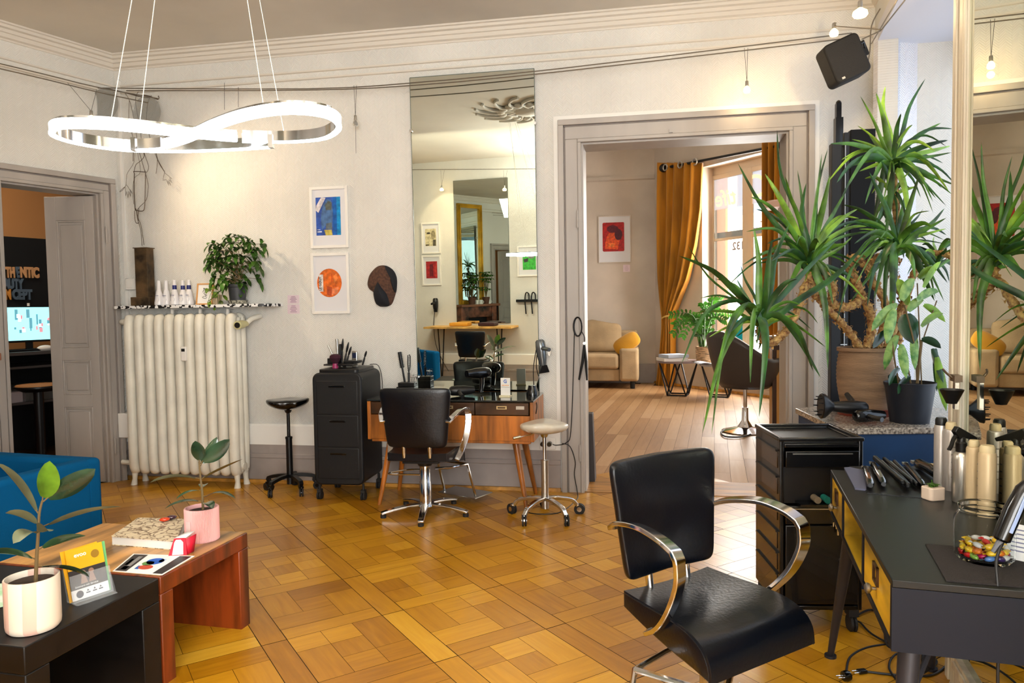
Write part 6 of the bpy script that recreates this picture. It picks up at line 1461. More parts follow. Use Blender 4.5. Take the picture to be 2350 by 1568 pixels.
# hair dryer hanging on the wall right of the mirror
hd = bs(1243, 815, .06)
dryer('grey metallic hair dryer hanging nozzle down on the wall right of the tall mirror', Bp(hd[0]+.0, hd[1]+.02, .07), aimR((.12, .0, -1), (-.4, .9, 0)), mat('gunmetal', (120, 126, 130), .22, metal=.7), 'concentrator', s=.95)
t = thing('wall_hook', 'grey wedge shaped wall bracket beside the hanging dryer', 'hook', Bp(bs(1262, 805)[0], hd[1]+.02, 0), BROT); MB().add([(-.035, -.03, .02), (.02, -.03, .03), (-.0, -.03, -.035), (-.035, 0, .02), (.02, 0, .03), (.0, 0, -.035)], [(0, 1, 2), (5, 4, 3), (0, 3, 4, 1), (1, 4, 5, 2), (2, 5, 3, 0)]).build('plate', CHROMEB, t)
def bp3(u, v, out): s, z = bs(u, v, out); return Bp(s, z, out)
o = MB().tube(smoothpath([bp3(1231, 800, .06), bp3(1224, 850, .1), bp3(1227, 905, .25), bp3(1232, 930, .48), bp3(1230, 950, .5)], 5), .0035, 7).build('cable', CABLE); tag(o, 'black cord hanging from the wall dryer over the vanity table', 'cord')
# curling iron with wound cord on the door casing
t = thing('crimping_iron', 'black handled crimping iron hanging on the doorway casing', 'hair tool', bp3(1340, 800, .07), BROT)
ki = t.location
def kp(u, v, o=.06): p = bp3(u, v, o)-ki; return V((p.dot(BX), p.dot(off), p.z))
mb = MB(); mb.tube([kp(1341, 790), kp(1337, 830), kp(1329, 872)], [.008, .011, .007], 10); mb.tube([kp(1341, 790), kp(1345, 830), kp(1347, 873)], [.008, .011, .007], 10); mb.build('handles', BLACK, t); mb = MB(); mb.cyl(kp(1341, 788)-V((0, .012, 0)), kp(1341, 788)+V((0, .012, 0)), .011, n=12); mb.build('pivot', CHROMEB, t)
mb = MB()
for k in range(4): mb.tube([kp(1326, 750)+V(((.026+.002*k)*cos(a*pi/10), -.004*k, (.065+.002*k)*sin(a*pi/10))) for a in range(20)], .0035, 6, closed=True)
mb.tube(smoothpath([kp(1334, 760), kp(1342, 775), kp(1341, 792)], 3), .0035, 6); mb.build('wound_cord', CABLE, t)
o = MB().tube(smoothpath([bp3(1318, 760, .055), bp3(1316, 850, .055), bp3(1311, 980, .055), bp3(1300, 1018, .06), bp3(1275, 1022, .05), bp3(1266, 1020, .05)], 5)).build('x', CABLE) if False else None
o = MB().tube(smoothpath([bp3(1318, 765, .056), bp3(1316, 850, .056), bp3(1310, 990, .056), bp3(1300, 1016, .06), bp3(1278, 1022, .05), bp3(1268, 1020, .05)], 5), .0035, 6).build('cable', CABLE); tag(o, 'thin black cord running down the doorway casing to the wall socket', 'cord')
o = MB().tube(smoothpath([bp3(1290, 1018, .06), bp3(1308, 1025, .06), bp3(1320, 1060, .065), bp3(1318, 1090, .07), bp3(1325, 1130, .1), G(1322, 1150)+V((0, 0, .006)), G(1280, 1180)+V((0, 0, .006)), G(1210, 1178)+V((0, 0, .006)), G(1232, 1155)+V((0, 0, .006))], 5), .0035, 6).build('cable', CABLE); tag(o, 'black cord looping down to the floor beside the white stool', 'cord')
t = thing('wall_socket', 'white double wall socket with black plugs between table and doorway', 'socket', bp3(1262, 1018, .024), BROT)
MB().b2((-.075, -.012, -.042), (.045, 0, .042)).build('plate', WHITE, t, bev=.003); 
for x in (-.05, .0): MB().cyl((x, -.012, 0), (x, -.045, 0), .019, .017, 18).build('plug', BLACKG, t)
# black tower just inside the doorway
bt = G(1357, 1117)
t = thing('tower_box', 'slim dark charcoal tower box standing inside the doorway jamb', 'box', V((bt.x+.012, 5.72, 0)), BROT)
zt_ = PY(1352, 948, 5.72).z; MB().box((-.02, .0, zt_/2), (.13, .16, zt_), tp=.75).build('body', mat('charcoal_plastic', (52, 46, 46), .6), t, bev=.004)
# trolley top things
def tp(u, v): return G(u, v, TH+.035)
hb = TRP(-.06, -.02, TH+.036)
t = thing('tool_holder', 'black insert tray with upright slots on the trolley top', 'tray', V((hb.x, hb.y, hb.z)), trot)
mb = MB(); mb.b2((-.09, -.06, 0), (.1, .1, .012)); mb.b2((-.085, .0, .012), (.0, .08, .05)); mb.b2((.03, .02, .012), (.15, .1, .03)); mb.b2((.03, -.08, .0), (.14, .02, .01)); mb.build('insert', BLACK, t, bev=.003)
yT = 5.45
for i, (u0, v0, u1, v1, kind, m, lb, w) in enumerate(((775, 840, 752, 791, 'round', CHROMEB, 'slim silver round brush leaning left on the trolley', .008), (776, 838, 773, 778, 'round', CHROMEB, 'silver ceramic round brush upright on the trolley', .014), (784, 840, 787, 778, 'paddle', BLACK, 'black paddle brush upright on the trolley', .018), (788, 842, 800, 786, 'paddle', BLACK, 'black brush leaning right on the trolley', .02), (832, 838, 841, 806, 'paddle', BLACK, 'black comb standing at the right of the trolley top', .015), (780, 842, 781, 790, 'round', BLACK, 'black bristle brush in the middle of the trolley cluster', .014), (792, 842, 806, 796, 'paddle', BLACK, 'rightmost black brush of the trolley cluster', .018))):
    bristle('hair_brush', lb, PY(u0, v0, yT), PY(u1, v1, yT), kind, m, w=w, head=.5)
pk = PY(770, 850, yT-.1)
t = thing('powder_brush', 'pink handled fluffy powder brush standing on the trolley', 'brush', pk, 0)
MB().lathe([(0, 0), (.022, 0), (.023, .012), (.021, .03), (.019, .05)], n=20).build('handle', mat('raspberry_pink', (150, 40, 90), .4), t); MB().lathe([(.0235, .012), (.0235, .016)], n=20).build('ring', BLACK, t)
MB().lathe([(.017, .05), (.03, .07), (.042, .09), (.038, .108), (.02, .118), (0, .12)], n=22).build('bristles', mat('dark_plum', (56, 18, 36), .9), t)
ph = PY(815, 842, yT)
t = thing('cordless_phone', 'silver and black cordless phone standing on the trolley', 'phone', ph, BROT); MB().box((0, 0, .055), (.042, .022, .125)).build('body', CHROMEB, t, bev=.006); MB().box((0, -.0115, .085), (.03, .002, .04)).build('screen', mat('phone_screen', (20, 30, 60), .15), t); mb = MB(); [mb.box((-.01+.01*i, -.0115, .02+.012*j), (.006, .002, .006)) for i in range(3) for j in range(4)]; mb.build('keypad', BLACK, t)
o = MB().tube(smoothpath([TRP(.14, .1, TH+.03), TRP(.2, .12, TH+.02), TRP(.235, .1, TH-.1), TRP(.225, .1, TH-.3)], 4), .003, 6).build('cable', CABLE); tag(o, 'thin black cord hanging behind the trolley', 'cord')

# ============================================================ room behind the doorway
R2H = 4.4
def w2p(u, v, out=0): return WP(u, v, R2C+W2N*out, W2N)
S2N = BN; S2X = BX        # sofa wall parallel to the back wall
def wallq(name, p, q, h, m, hole=None, th=.2):
    d = q-p; return wallseg(name, p, atan2(d.y, d.x), 0, d.length, 0, h, th, m, hole)
W2M = mat('plaster_room_two', (206, 194, 180), .88, noise_s=1.2, noise_a=.04, bump=.1)
pL = R2C-S2X*5.2
wallq('wall_second_room_back', pL, R2C, R2H, W2M)
# window wall with opening
wo0 = (w2p(1612, 700)-R2C).dot(W2X); wo1 = (w2p(1835, 700)-R2C).dot(W2X); wz1 = w2p(1660, 372).z; wz0 = .42
d2l = 5.2; pE = R2C+W2X*d2l
wallseg('wall_second_room_window', R2C, atan2(W2X.y, W2X.x), 0, d2l, 0, R2H, .32, W2M, (wo0, wo1, wz0, wz1))
BFl = B0+BX*(-1.5)-BN*DEEP; 
wallq('wall_second_room_left', BFl, pL, R2H, W2M)
mb = MB(); mb.prism([(p.x, p.y) for p in (BFl, pL, R2C, pE, B0+BX*5.4-BN*DEEP)], .1, M.Translation((0, 0, R2H))); struct(mb.build('ceiling_second_room', CEILM, smooth=False))
mb = MB(); mb.b2((-.5, DEEP, CEIL), (6, DEEP+.1, R2H+.05)); struct(mb.build('wall_back_upper', W2M, smooth=False, loc=B0, rotz=BROT))
mb = MB(); mb.b2((SB1, DEEP, 0), (5.4, DEEP+.12, R2H+.05)); mb.b2((-1.6, DEEP, 0), (DS0-.3, DEEP+.02, R2H)); struct(mb.build('wall_back_far_side', W2M, smooth=False, loc=B0, rotz=BROT))
mould('trim_9', R2C, BROT, [(0, R2H), (.18, R2H), (.16, R2H-.1), (.06, R2H-.2), (0, R2H-.24)], -5.2, 0, W2M)
mould('trim_10', R2C, BROT, [(0, 3.62), (.03, 3.62), (.03, 3.56), (0, 3.54)], -5.2, 0, W2M)
mould('baseboard_second_room', R2C, BROT, [(0, 0), (.03, 0), (.03, .3), (.02, .34), (0, .34)], -5.2, 0, BASEB); mould('baseboard_second_room_window', R2C, atan2(W2X.y, W2X.x), [(0, 0), (.02, 0), (.02, .1), (0, .1)], 0, d2l, W2M); mould('trim_11', R2C, atan2(W2X.y, W2X.x), [(0, 0), (.05, 0), (.04, .035), (0, .04)], 0, d2l, OAK)
# window
wr_ = atan2(W2X.y, W2X.x); wn = thing('window_2', 'tall double casement window with gilt lettering behind the yellow curtains', 'window', R2C+W2X*wo0-W2N*.24, wr_); struct(wn)
ww_ = wo1-wo0; fm = mat('window_frame_beige', (206, 196, 178), .5)
def wx(u, out=-.24): return (WP(u, 700, R2C+W2N*out, W2N)-R2C).dot(W2X)-wo0
def wz_(u, v, out=-.24): return WP(u, v, R2C+W2N*out, W2N).z
xs_ = [wx(1628), wx(1640), wx(1706), wx(1727), wx(1795), wx(1810)]
mb = MB(); mb.b2((0, 0, wz0), (xs_[0], .06, wz1)); mb.b2((xs_[5], 0, wz0), (ww_, .06, wz1)); mb.b2((xs_[0], 0, wz1-.12), (xs_[5], .06, wz1)); mb.b2((xs_[0], 0, wz0), (xs_[5], .06, wz0+.1)); mb.build('outer_frame', fm, wn, bev=.004)
ztr = wz_(1670, 548); ztr2 = wz_(1670, 684); ztt = wz_(1670, 407)
for a, b in ((0, 3), (3, 5)):
    xa, xb = (xs_[0], (xs_[2]+xs_[3])/2) if a == 0 else ((xs_[2]+xs_[3])/2, xs_[5]); sa, sb = (xs_[1]-xs_[0], xs_[3]/2-xs_[2]/2) if a == 0 else ((xs_[3]-xs_[2])/2, xs_[5]-xs_[4])
    mb = MB(); mb.b2((xa, -.02, wz0+.1), (xa+sa, .03, wz1-.12)); mb.b2((xb-sb, -.02, wz0+.1), (xb, .03, wz1-.12)); mb.b2((xa+sa, -.02, ztt), (xb-sb, .03, wz1-.12)); mb.b2((xa+sa, -.02, wz0+.1), (xb-sb, .03, wz0+.2))
    for z in (ztr, ztr2): mb.b2((xa+sa, -.01, z-.02), (xb-sb, .02, z+.02))
    sh_ = mb.build('casement', fm, wn, bev=.003); MB().b2((xa+sa, .004, wz0+.2), (xb-sb, .008, ztt)).build('pane', GLASS, sh_, smooth=False)
    zf_ = wz_(1670, 478); MB().b2((xa+sa, -.001, zf_), (xb-sb, .002, ztt)).build('frosted_film', mat('frosted_film', (214, 222, 236), .6, alpha=.6, emit=(200, 210, 226), emit_s=.35), sh_, smooth=False)  # slight glow in the film stands in for daylight passing through
GILT = mat('gilt_lettering', (236, 226, 170), .4, emit=(240, 234, 190), emit_s=.7); WLT = mat('window_lettering', (150, 140, 150), .5)  # gilt letters given a glow to look pale against the day
MIRX = M.Scale(-1, 4, V((1, 0, 0)))
def wtext(s, u, v, size, m, it=0):
    x = wx(u); z = wz_(u, v); o = text('lettering', s, size, m, wn, M.Translation((x, -.004, z)) @ TUP @ MIRX, .001, italic=it, bold=.003); return o
wtext('tife', 1668, 455, .36, GILT, .25); wtext('C', 1746, 428, .5, GILT, .25); wtext('132', 1695, 565, .17, WLT); wtext('8', 1757, 565, .17, WLT); wtext('er', 1752, 510, .13, WLT); wtext('ur', 1754, 532, .13, WLT)
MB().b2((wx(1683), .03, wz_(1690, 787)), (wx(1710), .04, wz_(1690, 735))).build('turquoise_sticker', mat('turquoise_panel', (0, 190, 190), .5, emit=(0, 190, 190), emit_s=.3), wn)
# street outside; the building's own glow stands in for daylight on it
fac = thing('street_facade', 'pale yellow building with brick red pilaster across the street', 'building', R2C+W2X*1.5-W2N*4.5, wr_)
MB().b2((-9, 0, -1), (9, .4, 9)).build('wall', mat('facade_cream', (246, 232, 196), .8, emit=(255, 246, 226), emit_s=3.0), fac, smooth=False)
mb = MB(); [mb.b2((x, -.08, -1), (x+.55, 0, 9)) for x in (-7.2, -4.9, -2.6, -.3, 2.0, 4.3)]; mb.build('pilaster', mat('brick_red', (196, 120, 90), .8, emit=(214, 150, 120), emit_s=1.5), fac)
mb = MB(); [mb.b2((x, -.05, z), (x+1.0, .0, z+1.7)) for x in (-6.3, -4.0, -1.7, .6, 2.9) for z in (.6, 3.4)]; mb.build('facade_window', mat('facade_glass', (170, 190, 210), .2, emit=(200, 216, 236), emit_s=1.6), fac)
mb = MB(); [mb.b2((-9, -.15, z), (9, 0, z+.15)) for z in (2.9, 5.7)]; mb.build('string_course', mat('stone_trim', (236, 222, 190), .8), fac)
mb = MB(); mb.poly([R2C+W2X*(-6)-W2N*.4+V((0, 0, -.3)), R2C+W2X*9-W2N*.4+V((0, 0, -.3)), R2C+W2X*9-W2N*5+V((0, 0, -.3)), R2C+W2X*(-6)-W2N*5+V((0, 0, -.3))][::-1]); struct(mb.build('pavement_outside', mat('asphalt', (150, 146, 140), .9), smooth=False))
# curtain rod and curtains
CUR = mat('mustard_velvet', (192, 126, 10), .75, sheen=.3, noise_s=3, noise_a=.12, stretch=(3, 3, .3))
rA = w2p(1522, 386, .12); rB = w2p(1798, 333, .12)
rod = thing('curtain_rod', 'black curtain rod with round finials above the window', 'curtain rod', rA)
d = rB-rA; rB2 = rB; MB().cyl((0, 0, 0), d, .022, n=12).build('rod', BLACK, rod)
dn_ = d.normalized(); MB().ell(d, .07).build('finial', BLACK, rod); MB().ell((0, 0, 0), .07).build('finial', BLACK, rod); MB().cyl(d*.97, d*.97-W2N*.12, .018, n=8).build('bracket', BLACK, rod)
def curtain(label, px, xmax_px, gather=None, n=6, rings=()):
    """px: list of (v, uL, uR) left/right outline in the photo"""
    t = thing('curtain', label, 'curtain', w2p((px[0][1]+px[0][2])/2, px[0][0], .12), 0, 'mustard curtains at the far window')
    o = t.location
    rows = 30; vs = []; cols = 64
    def edge(v):
        for a, b in zip(px, px[1:]):
            if a[0] <= v <= b[0]:
                f = (v-a[0])/(b[0]-a[0]); f2 = f*f*(3-2*f) if False else f; return a[1]+(b[1]-a[1])*f2, a[2]+(b[2]-a[2])*f2
        return px[-1][1], px[-1][2]
    def fn(a, b):
        v = px[0][0]+(px[-1][0]-px[0][0])*b; l, r = edge(v); u = l+(r-l)*a
        wdt = (w2p(r, v, .12)-w2p(l, v, .12)).length; amp = .035+.06*min(1, .7/max(wdt, .2))*.6
        p = w2p(u, v, .12); return p-o+W2N*(amp*sin(a*2*pi*n+.6)+.02*sin(a*17+b*3))
    MB().grid(fn, 90, 40).build('cloth', CUR, t, solid=.01, ang=80)
    for (u, v) in rings:
        c = w2p(u, v, .12)-o+W2N*.05; mb = MB(); 
        mb.tube([c+W2X*(.05*cos(a*pi/8))+V((0, 0, .05*sin(a*pi/8))) for a in range(16)], .012, 6, closed=True); mb.build('eyelet', CHROMEB, t)
    return t
cu1 = curtain('mustard yellow curtain gathered with a tieback left of the window', [(374, 1513, 1612), (480, 1513, 1607), (560, 1514, 1596), (640, 1517, 1578), (700, 1523, 1553), (728, 1527, 1541), (760, 1526, 1543), (820, 1520, 1544), (898, 1510, 1543)], 0, n=5, rings=((1532, 385), (1566, 379), (1600, 372)))
tb = w2p(1533, 728, .12)-cu1.location; mb = MB(); mb.tube([tb+W2X*(.09*cos(a*pi/10))+W2N*(.1*sin(a*pi/10))+V((0, 0, .03*cos(a*pi/10))) for a in range(20)], .014, 6, closed=True); mb.build('tieback', mat('gold_rope', (206, 170, 90), .6), cu1)
curtain('mustard yellow curtain hanging straight right of the window', [(325, 1757, 1797), (600, 1758, 1798), (860, 1757, 1796)], 0, n=3)
# red print and caption
q0 = WP(1382, 516, R2C+S2N*.02, S2N); q1 = WP(1433, 581, R2C+S2N*.02, S2N)
def s2(u, v, out=.0): p = WP(u, v, R2C+S2N*out, S2N); return (p-R2C).dot(S2X), p.z
a0, z1_ = s2(1373, 497); a1, z0_ = s2(1448, 602)
framed('red and orange print with rounded corners on white paper in the second room', R2C, BROT, a0, a1, z0_, z1_, .012, [
    ([(.13+.0, .26), (.16, .24), (.78, .24), (.8, .26), (.8, .84), (.78, .86), (.16, .86), (.13, .84)], (176, 22, 20)), ([(.2, .3), (.6, .28), (.66, .5), (.5, .66), (.3, .62), (.22, .45)], (226, 84, 30)), (disc(.44, .72, .18, .08), (96, 14, 34)), (disc(.62, .6, .12, .12), (80, 12, 30)), ([(.3, .34), (.5, .33), (.5, .42), (.32, .42)], (240, 120, 50))], fcol=mat('clear_print_frame', (214, 204, 192), .3))
a0, z1_ = s2(1430, 608); a1, z0_ = s2(1446, 624); card('info_card', 'tiny caption card under the red print in the second room', R2C, BROT, a0, a1, z0_, z1_, 4)
# sofa
SOF = mat('beige_linen', (172, 146, 110), .9, bump=.2, bump_s=60, noise_s=3, noise_a=.07)
sa = G(1480, 893); yS = 11.95
def S(u, v, y=yS): return PY(u, v, y)
sp_ = S(1466, 893, 11.9); sofa = thing('sofa', 'beige fabric sofa with thick arms against the far wall', 'sofa', V((sp_.x, sp_.y, 0)), BROT)
zA = S(1466, 800, 11.9).z; kx_ = 11.9/FPX; SW = 2.6; AW = .26*1.2
b_ = .12
MB().b2((-AW, 0, b_), (0, .82, zA)).build('armrest', SOF, sofa, bev=.05, seg=4); MB().b2((-SW, 0, b_), (-SW+AW, .82, zA)).build('armrest', SOF, sofa, bev=.05, seg=4)
MB().b2((-SW+AW, .06, b_), (-AW, .8, .32)).build('base', SOF, sofa, bev=.02)
zs1 = S(1400, 812, 12.0).z
for x0, x1 in ((-SW+AW, -SW/2), (-SW/2, -AW)): MB().b2((x0+.005, .0, .32), (x1-.005, .6, zs1)).build('seat_cushion', SOF, sofa, bev=.06, seg=4)
zb1 = S(1420, 740, 12.5).z
for i, (x0, x1) in enumerate(((-SW+AW, -SW/2), (-SW/2, -AW+.03))):
    mb = MB(); R_ = RX(radians(-12))
    cushion(mb, (x1-x0)*.98, (x1-x0)*.98, (zb1-zs1)*1.08, .24, fn=lambda p: R_ @ V((p.x, p.z, p.y+.03*cos(p.x*9)*(p.y > 0)))+V(((x0+x1)/2, .58, (zs1+zb1)/2+.0)), e=6); mb.build('back_cushion', SOF, sofa, ang=70)
MB().b2((-SW+.03, .68, b_), (-.03, .84, zb1-.14)).build('backrest', SOF, sofa, bev=.04)
for x in (-.1, -SW+.1):
    for y in (.08, .76): MB().cyl((x, y, 0), (x, y, b_), .04, n=10).build('foot', BLACK, sofa)
c = S(1441, 792, 12.08)
o = cushion(MB(), .46, .46, .30, .15, e=3.2, k=2.2).build('throw_pillow', mat('mustard_pillow', (196, 138, 14), .8, sheen=.3, bump=.2, bump_s=20), loc=c+V((-.02, 0, .03)), ang=80); o.rotation_euler = (radians(58), radians(-32), BROT); tag(o, 'mustard yellow throw pillow leaning in the sofa corner', 'cushion')
# coffee side tables
def wiretable(label, c, r, h, topm, group='round wire-leg side tables'):
    t = thing('side_table', label, 'table', c, 0, group); MB().lathe([(0, h-.03), (r, h-.03), (r, h), (0, h)], n=40).build('tabletop', topm, t)
    mb = MB(); n = 4
    for k in range(n):
        a = 2*pi*k/n+.4; a2 = a+2*pi/n*.5; b1 = V((r*.62*cos(a), r*.62*sin(a), .012)); u1 = V((r*.9*cos(a2), r*.9*sin(a2), h-.03)); u2 = V((r*.9*cos(a2-2*pi/n), r*.9*sin(a2-2*pi/n), h-.03))
        mb.tube([b1, u1], .012, 6); mb.tube([b1, u2], .012, 6); a3 = a+2*pi/n; mb.tube([b1, V((r*.62*cos(a3), r*.62*sin(a3), .012))], .012, 6)
    mb.build('wire_legs', BLACK, t); return t
st1 = G(1562, 905); ht = PY(1560, 827, 11.0).z; ct = PY(1556, 905, 11.0)
tab_w = mat('walnut_top', (130, 112, 112), .3, coat=.2); SGL = mat('frosted_table_top', (190, 196, 206), .2, coat=.3)
wiretable('round brown topped wire-leg side table with magazines on it', V((ct.x, 11.0, 0)), 48/FPX*11.0, ht, tab_w)
ct2 = PY(1652, 905, 10.75); wiretable('second round side table in front of the window carrying the basket plant', V((ct2.x, 10.75, 0)), 45/FPX*10.75, ht-.04, SGL)
for i, (u, z, w, lb, cc) in enumerate(((1542, 0, .22, 'thick white magazine at the bottom of the pile on the side table', (236, 232, 226)), (1546, .05, .2, 'blue and white magazine on top of the pile on the side table', (186, 196, 210)))):
    p = PY(u, 827, 10.95); o = MB().box((0, 0, .022), (w*1.7, .3, .045)).build('magazine', mat('mag_%d' % i, cc, .5), loc=V((p.x, 10.95, ht+.001+z)), rotz=.2+.1*i); tag(o, lb, 'magazine', 'magazines on the side table')
p = PY(1620, 827, 10.6); o = MB().grid(lambda a, b: V(((a-.5)*.6, (b-.5)*.4, .01+.02*sin(a*9)+(-.12*(max(0, a-.6))/.4))), 16, 6).build('open_newspaper', mat('newsprint', (206, 208, 220), .7, noise_s=30, noise_a=.3), loc=V((p.x+.12, 10.5, ht-.02)), solid=.003); tag(o, 'open newspaper draped over the side table edge', 'newspaper')
# basket plant (zz plant)
p = PY(1618, 832, 10.9); zb_ = ht-.03; hb_ = (PY(1618, 795, 10.9)-PY(1618, 832, 10.9)).z
zp = thing('zz_plant', 'glossy arching leafy plant in a woven basket before the window', 'plant', V((p.x, 10.85, zb_)))
BASK = mat('woven_basket', (196, 158, 116), .8, noise_s=40, noise_a=.3, stretch=(.4, .4, 3), bump=.6, bump_s=60)
rb_ = 23/FPX*10.9; MB().lathe([(0, 0), (rb_*.92, 0), (rb_, hb_*.5), (rb_*1.0, hb_), (rb_*.9, hb_), (rb_*.85, hb_*.8), (0, hb_*.8)], n=32).build('basket', BASK, zp)
st = MB(); lf = MB(); rz = random.Random(9)
for (u, v) in ((1540, 722), (1548, 745), (1566, 772), (1590, 735), (1612, 700), (1625, 712), (1640, 690), (1650, 705), (1665, 735), (1680, 720), (1600, 760), (1575, 730), (1655, 690), (1545, 765)):
    T = PY(u, v, 10.85+rz.uniform(-.25, .25))-zp.location; B = V((rz.uniform(-.08, .08), rz.uniform(-.08, .08), hb_*.8)); mid = V((B.x*.6+T.x*.35, T.y*.4, max(T.z*.8, hb_+.3)+.12)); P = smoothpath([B, mid, T], 7); st.tube(P, [.012-.009*i/len(P) for i in range(len(P))], 6)
    for i in range(3, len(P)):
        d = (P[i]-P[i-1]).normalized(); s_ = d.cross(V((0, 1, .3))).normalized()
        for q in (-1, 1): lf.leaf(P[i], P[i]+s_*q*.04+d*.02, P[i]+s_*q*.065+d*.04-V((0, 0, .01)), .034, 4, .1, V((0, 1, .3)))
st.build('stems', GREEN, zp); lf.build('leaves', mat('zz_leaf', (70, 138, 40), .3, noise_s=5, noise_a=.3), zp)
# swivel chair
sc_ = G(1710, 990); t = thing('swivel_chair', 'dark grey curved swivel armchair on a chrome trumpet base in the second room', 'chair', V((sc_.x, sc_.y, 0)), radians(-65))
ys_ = sc_.y; kz = lambda v, u=1700: PY(u, v, ys_).z
GREYL = mat('dark_taupe_leather', (62, 56, 54), .4, bump=.1)
zse = kz(850); zbot = kz(890); ztop = kz(776, 1640); R4 = .36
def shell(a, b):
    # a around, b height; back at -y... high back facing +y
    an = -pi/2+(a-.5)*2*pi*.78; hh = zbot+.02+(.06+(ztop-zbot)*(.45+.55*max(0, cos((a-.5)*2*pi*.78))**1.3))*b; rr = R4*(.62+.42*b**.6)
    return V((rr*cos(an), rr*sin(an)*1.02, hh))
MB().grid(shell, 40, 10).build('shell', GREYL, t, solid=.05, ang=80); MB().lathe([(0, zbot-.01), (R4*.5, zbot), (R4*.68, zbot+.05), (R4*.8, zse-.04), (R4*.7, zse), (0, zse+.01)], n=32).build('seat', GREYL, t, ang=60)
MB().lathe([(.02, zbot*.5), (.02, zbot)], n=14).build('piston', CHROME, t); MB().lathe([(0, 0), (.24, 0), (.245, .008), (.2, .02), (.08, .05), (.035, .12), (.032, zbot*.55), (0, zbot*.55)], n=36).build('trumpet_base', CHROME, t)
o = MB().tube(smoothpath([G(1668, 985, .01), G(1655, 992, .01), G(1665, 1002, .01), G(1700, 1003, .01), G(1722, 997, .01)], 5), .009, 7).build('chrome_footring', CABLE, ); tag(o, 'black cable looped on the floor round the swivel chair base', 'cable')
# desk cabinet and lamp at the right of the second room
yc_ = 7.6; c0 = PY(1774, 800, yc_); wcab = thing('wooden_cabinet', 'light wooden cabinet seen through the doorway behind the yucca', 'cabinet', V((PY(1775, 900, yc_).x+.03, yc_, 0)), BROT)
zc_ = PY(1790, 803, yc_).z; LW = mat('light_oak', (212, 160, 86), .45, noise_s=8, noise_a=.15, stretch=(1, 1, .15))
MB().b2((0, 0, .02), (.8, .45, zc_)).build('body', LW, wcab, bev=.003); mb = MB(); mb.b2((-.03, -.02, zc_), (.83, .47, zc_+.05)); mb.b2((-.04, -.015, 0), (-.0, .02, zc_)); mb.build('dark_frame', mat('dark_brown_edge', (58, 36, 26), .4), wcab); MB().b2((0.02, 0, zc_+.05), (.7, .4, zc_+.12)).build('white_tray', WHITE, wcab)
lampz = PY(1782, 470, yc_)
t = thing('table_lamp', 'pale pink shaded lamp beside the right curtain', 'lamp', V((lampz.x+.08, yc_+.15, zc_+.12))); hl = lampz.z-zc_-.12
MB().lathe([(.1, 0), (.1, .02), (.012, .03), (.01, hl)], n=20).build('base', CHROMEB, t); MB().lathe([(.17, hl-.02), (.165, hl+.04), (.12, hl+.06), (0, hl+.07)], n=30).build('lamp_shade', mat('pale_pink_shade', (232, 196, 180), .6), t)
l = bpy.data.lights.new('downlight', 'POINT'); 
# ============================================================ office behind the left door
OK_ = 2.25
def office(s, k, z): return L0+LX*s-LN*k+V((0, 0, z))
OW = mat('office_wall_ochre', (176, 128, 80), .85); ODK = mat('office_dark', (24, 24, 26), .7)
o = wallseg('wall_office_back', office(-3.2, OK_, 0), LROT, 0, 5.2, 0, CEIL, .1, OW); wallseg('wall_office_side', office(1.6, OK_, 0), LROT-pi/2, 0, OK_-.2, 0, CEIL, .1, OW); wallseg('wall_office_side_left', office(-3.0, .2, 0), LROT+pi/2, 0, OK_-.2, 0, CEIL, .1, OW)
mb = MB(); mb.prism([tuple(office(s, k, 0))[:2] for s, k in ((-3.2, .2), (1.7, .2), (1.7, OK_), (-3.2, OK_))][::-1], .05, M.Translation((0, 0, CEIL))); struct(mb.build('ceiling_office', ODK, smooth=False))
mb = MB(); mb.poly([office(s, k, .006) for s, k in ((-3.2, .1), (1.7, .1), (1.7, OK_), (-3.2, OK_))][::-1]); struct(mb.build('floor_office', mat('office_floor', (110, 74, 34), .5, noise_s=5, noise_a=.2), smooth=False))
def op(u, v, k=OK_): return WP(u, v, L0-LN*k, LN)
def os_(u, v, k=OK_): p = op(u, v, k); return (p-L0).dot(LX), p.z
sg = thing('wall_sign', 'black sign board with pale and orange block letters in the office', 'sign', office(0, OK_-.0, 0), LROT)
x1, z1_ = os_(122, 550, OK_-.03); x0, z0_ = os_(-120, 712, OK_-.03)
MB().b2((x0, -.03, z0_), (x1, -.002, z1_)).build('board', mat('board_black', (8, 14, 18), .6), sg)
LTR1 = mat('letter_sand', (206, 158, 112), .6); LTR2 = mat('letter_grey_blue', (84, 104, 124), .6); LTR3 = mat('letter_orange', (206, 140, 60), .6)
def sign(words, vc, hpx):
    for s_, ul, ur, m in words:
        xa, z = os_(ul, vc, OK_-.035); xb, _ = os_(ur, vc, OK_-.035); hh = (os_(ul, vc-hpx/2, OK_-.035)[1]-os_(ul, vc+hpx/2, OK_-.035)[1])
        o = text('letter', s_, hh*1.38, m, sg, None, .012, 'CENTER', .92, 0, .008); me = o.data
        xs = [v.co.x for v in me.vertices]; w0 = max(xs)-min(xs); cx = (max(xs)+min(xs))/2; ysx = [v.co.y for v in me.vertices]; cy = (max(ysx)+min(ysx))/2
        me.transform(M.Translation(((xa+xb)/2, -.045, z)) @ TUP @ M.Diagonal((abs(xb-xa)/w0, 1, 1, 1)) @ M.Translation((-cx, -cy, 0)))
sign([('U', -4, 9, LTR2), ('TH', 10, 32, LTR1), ('E', 36, 43, LTR2), ('NTIC', 44, 88, LTR1), ('A', -20, -6, LTR1)], 625, 23); sign([('EAUTY', -3, 53, LTR2), ('B', -16, -5, LTR1)], 651, 22); sign([('O', -3, 8, LTR1), ('N', 10, 23, LTR3), ('CEPT', 26, 72, LTR2), ('C', -16, -4, LTR2)], 676, 22)
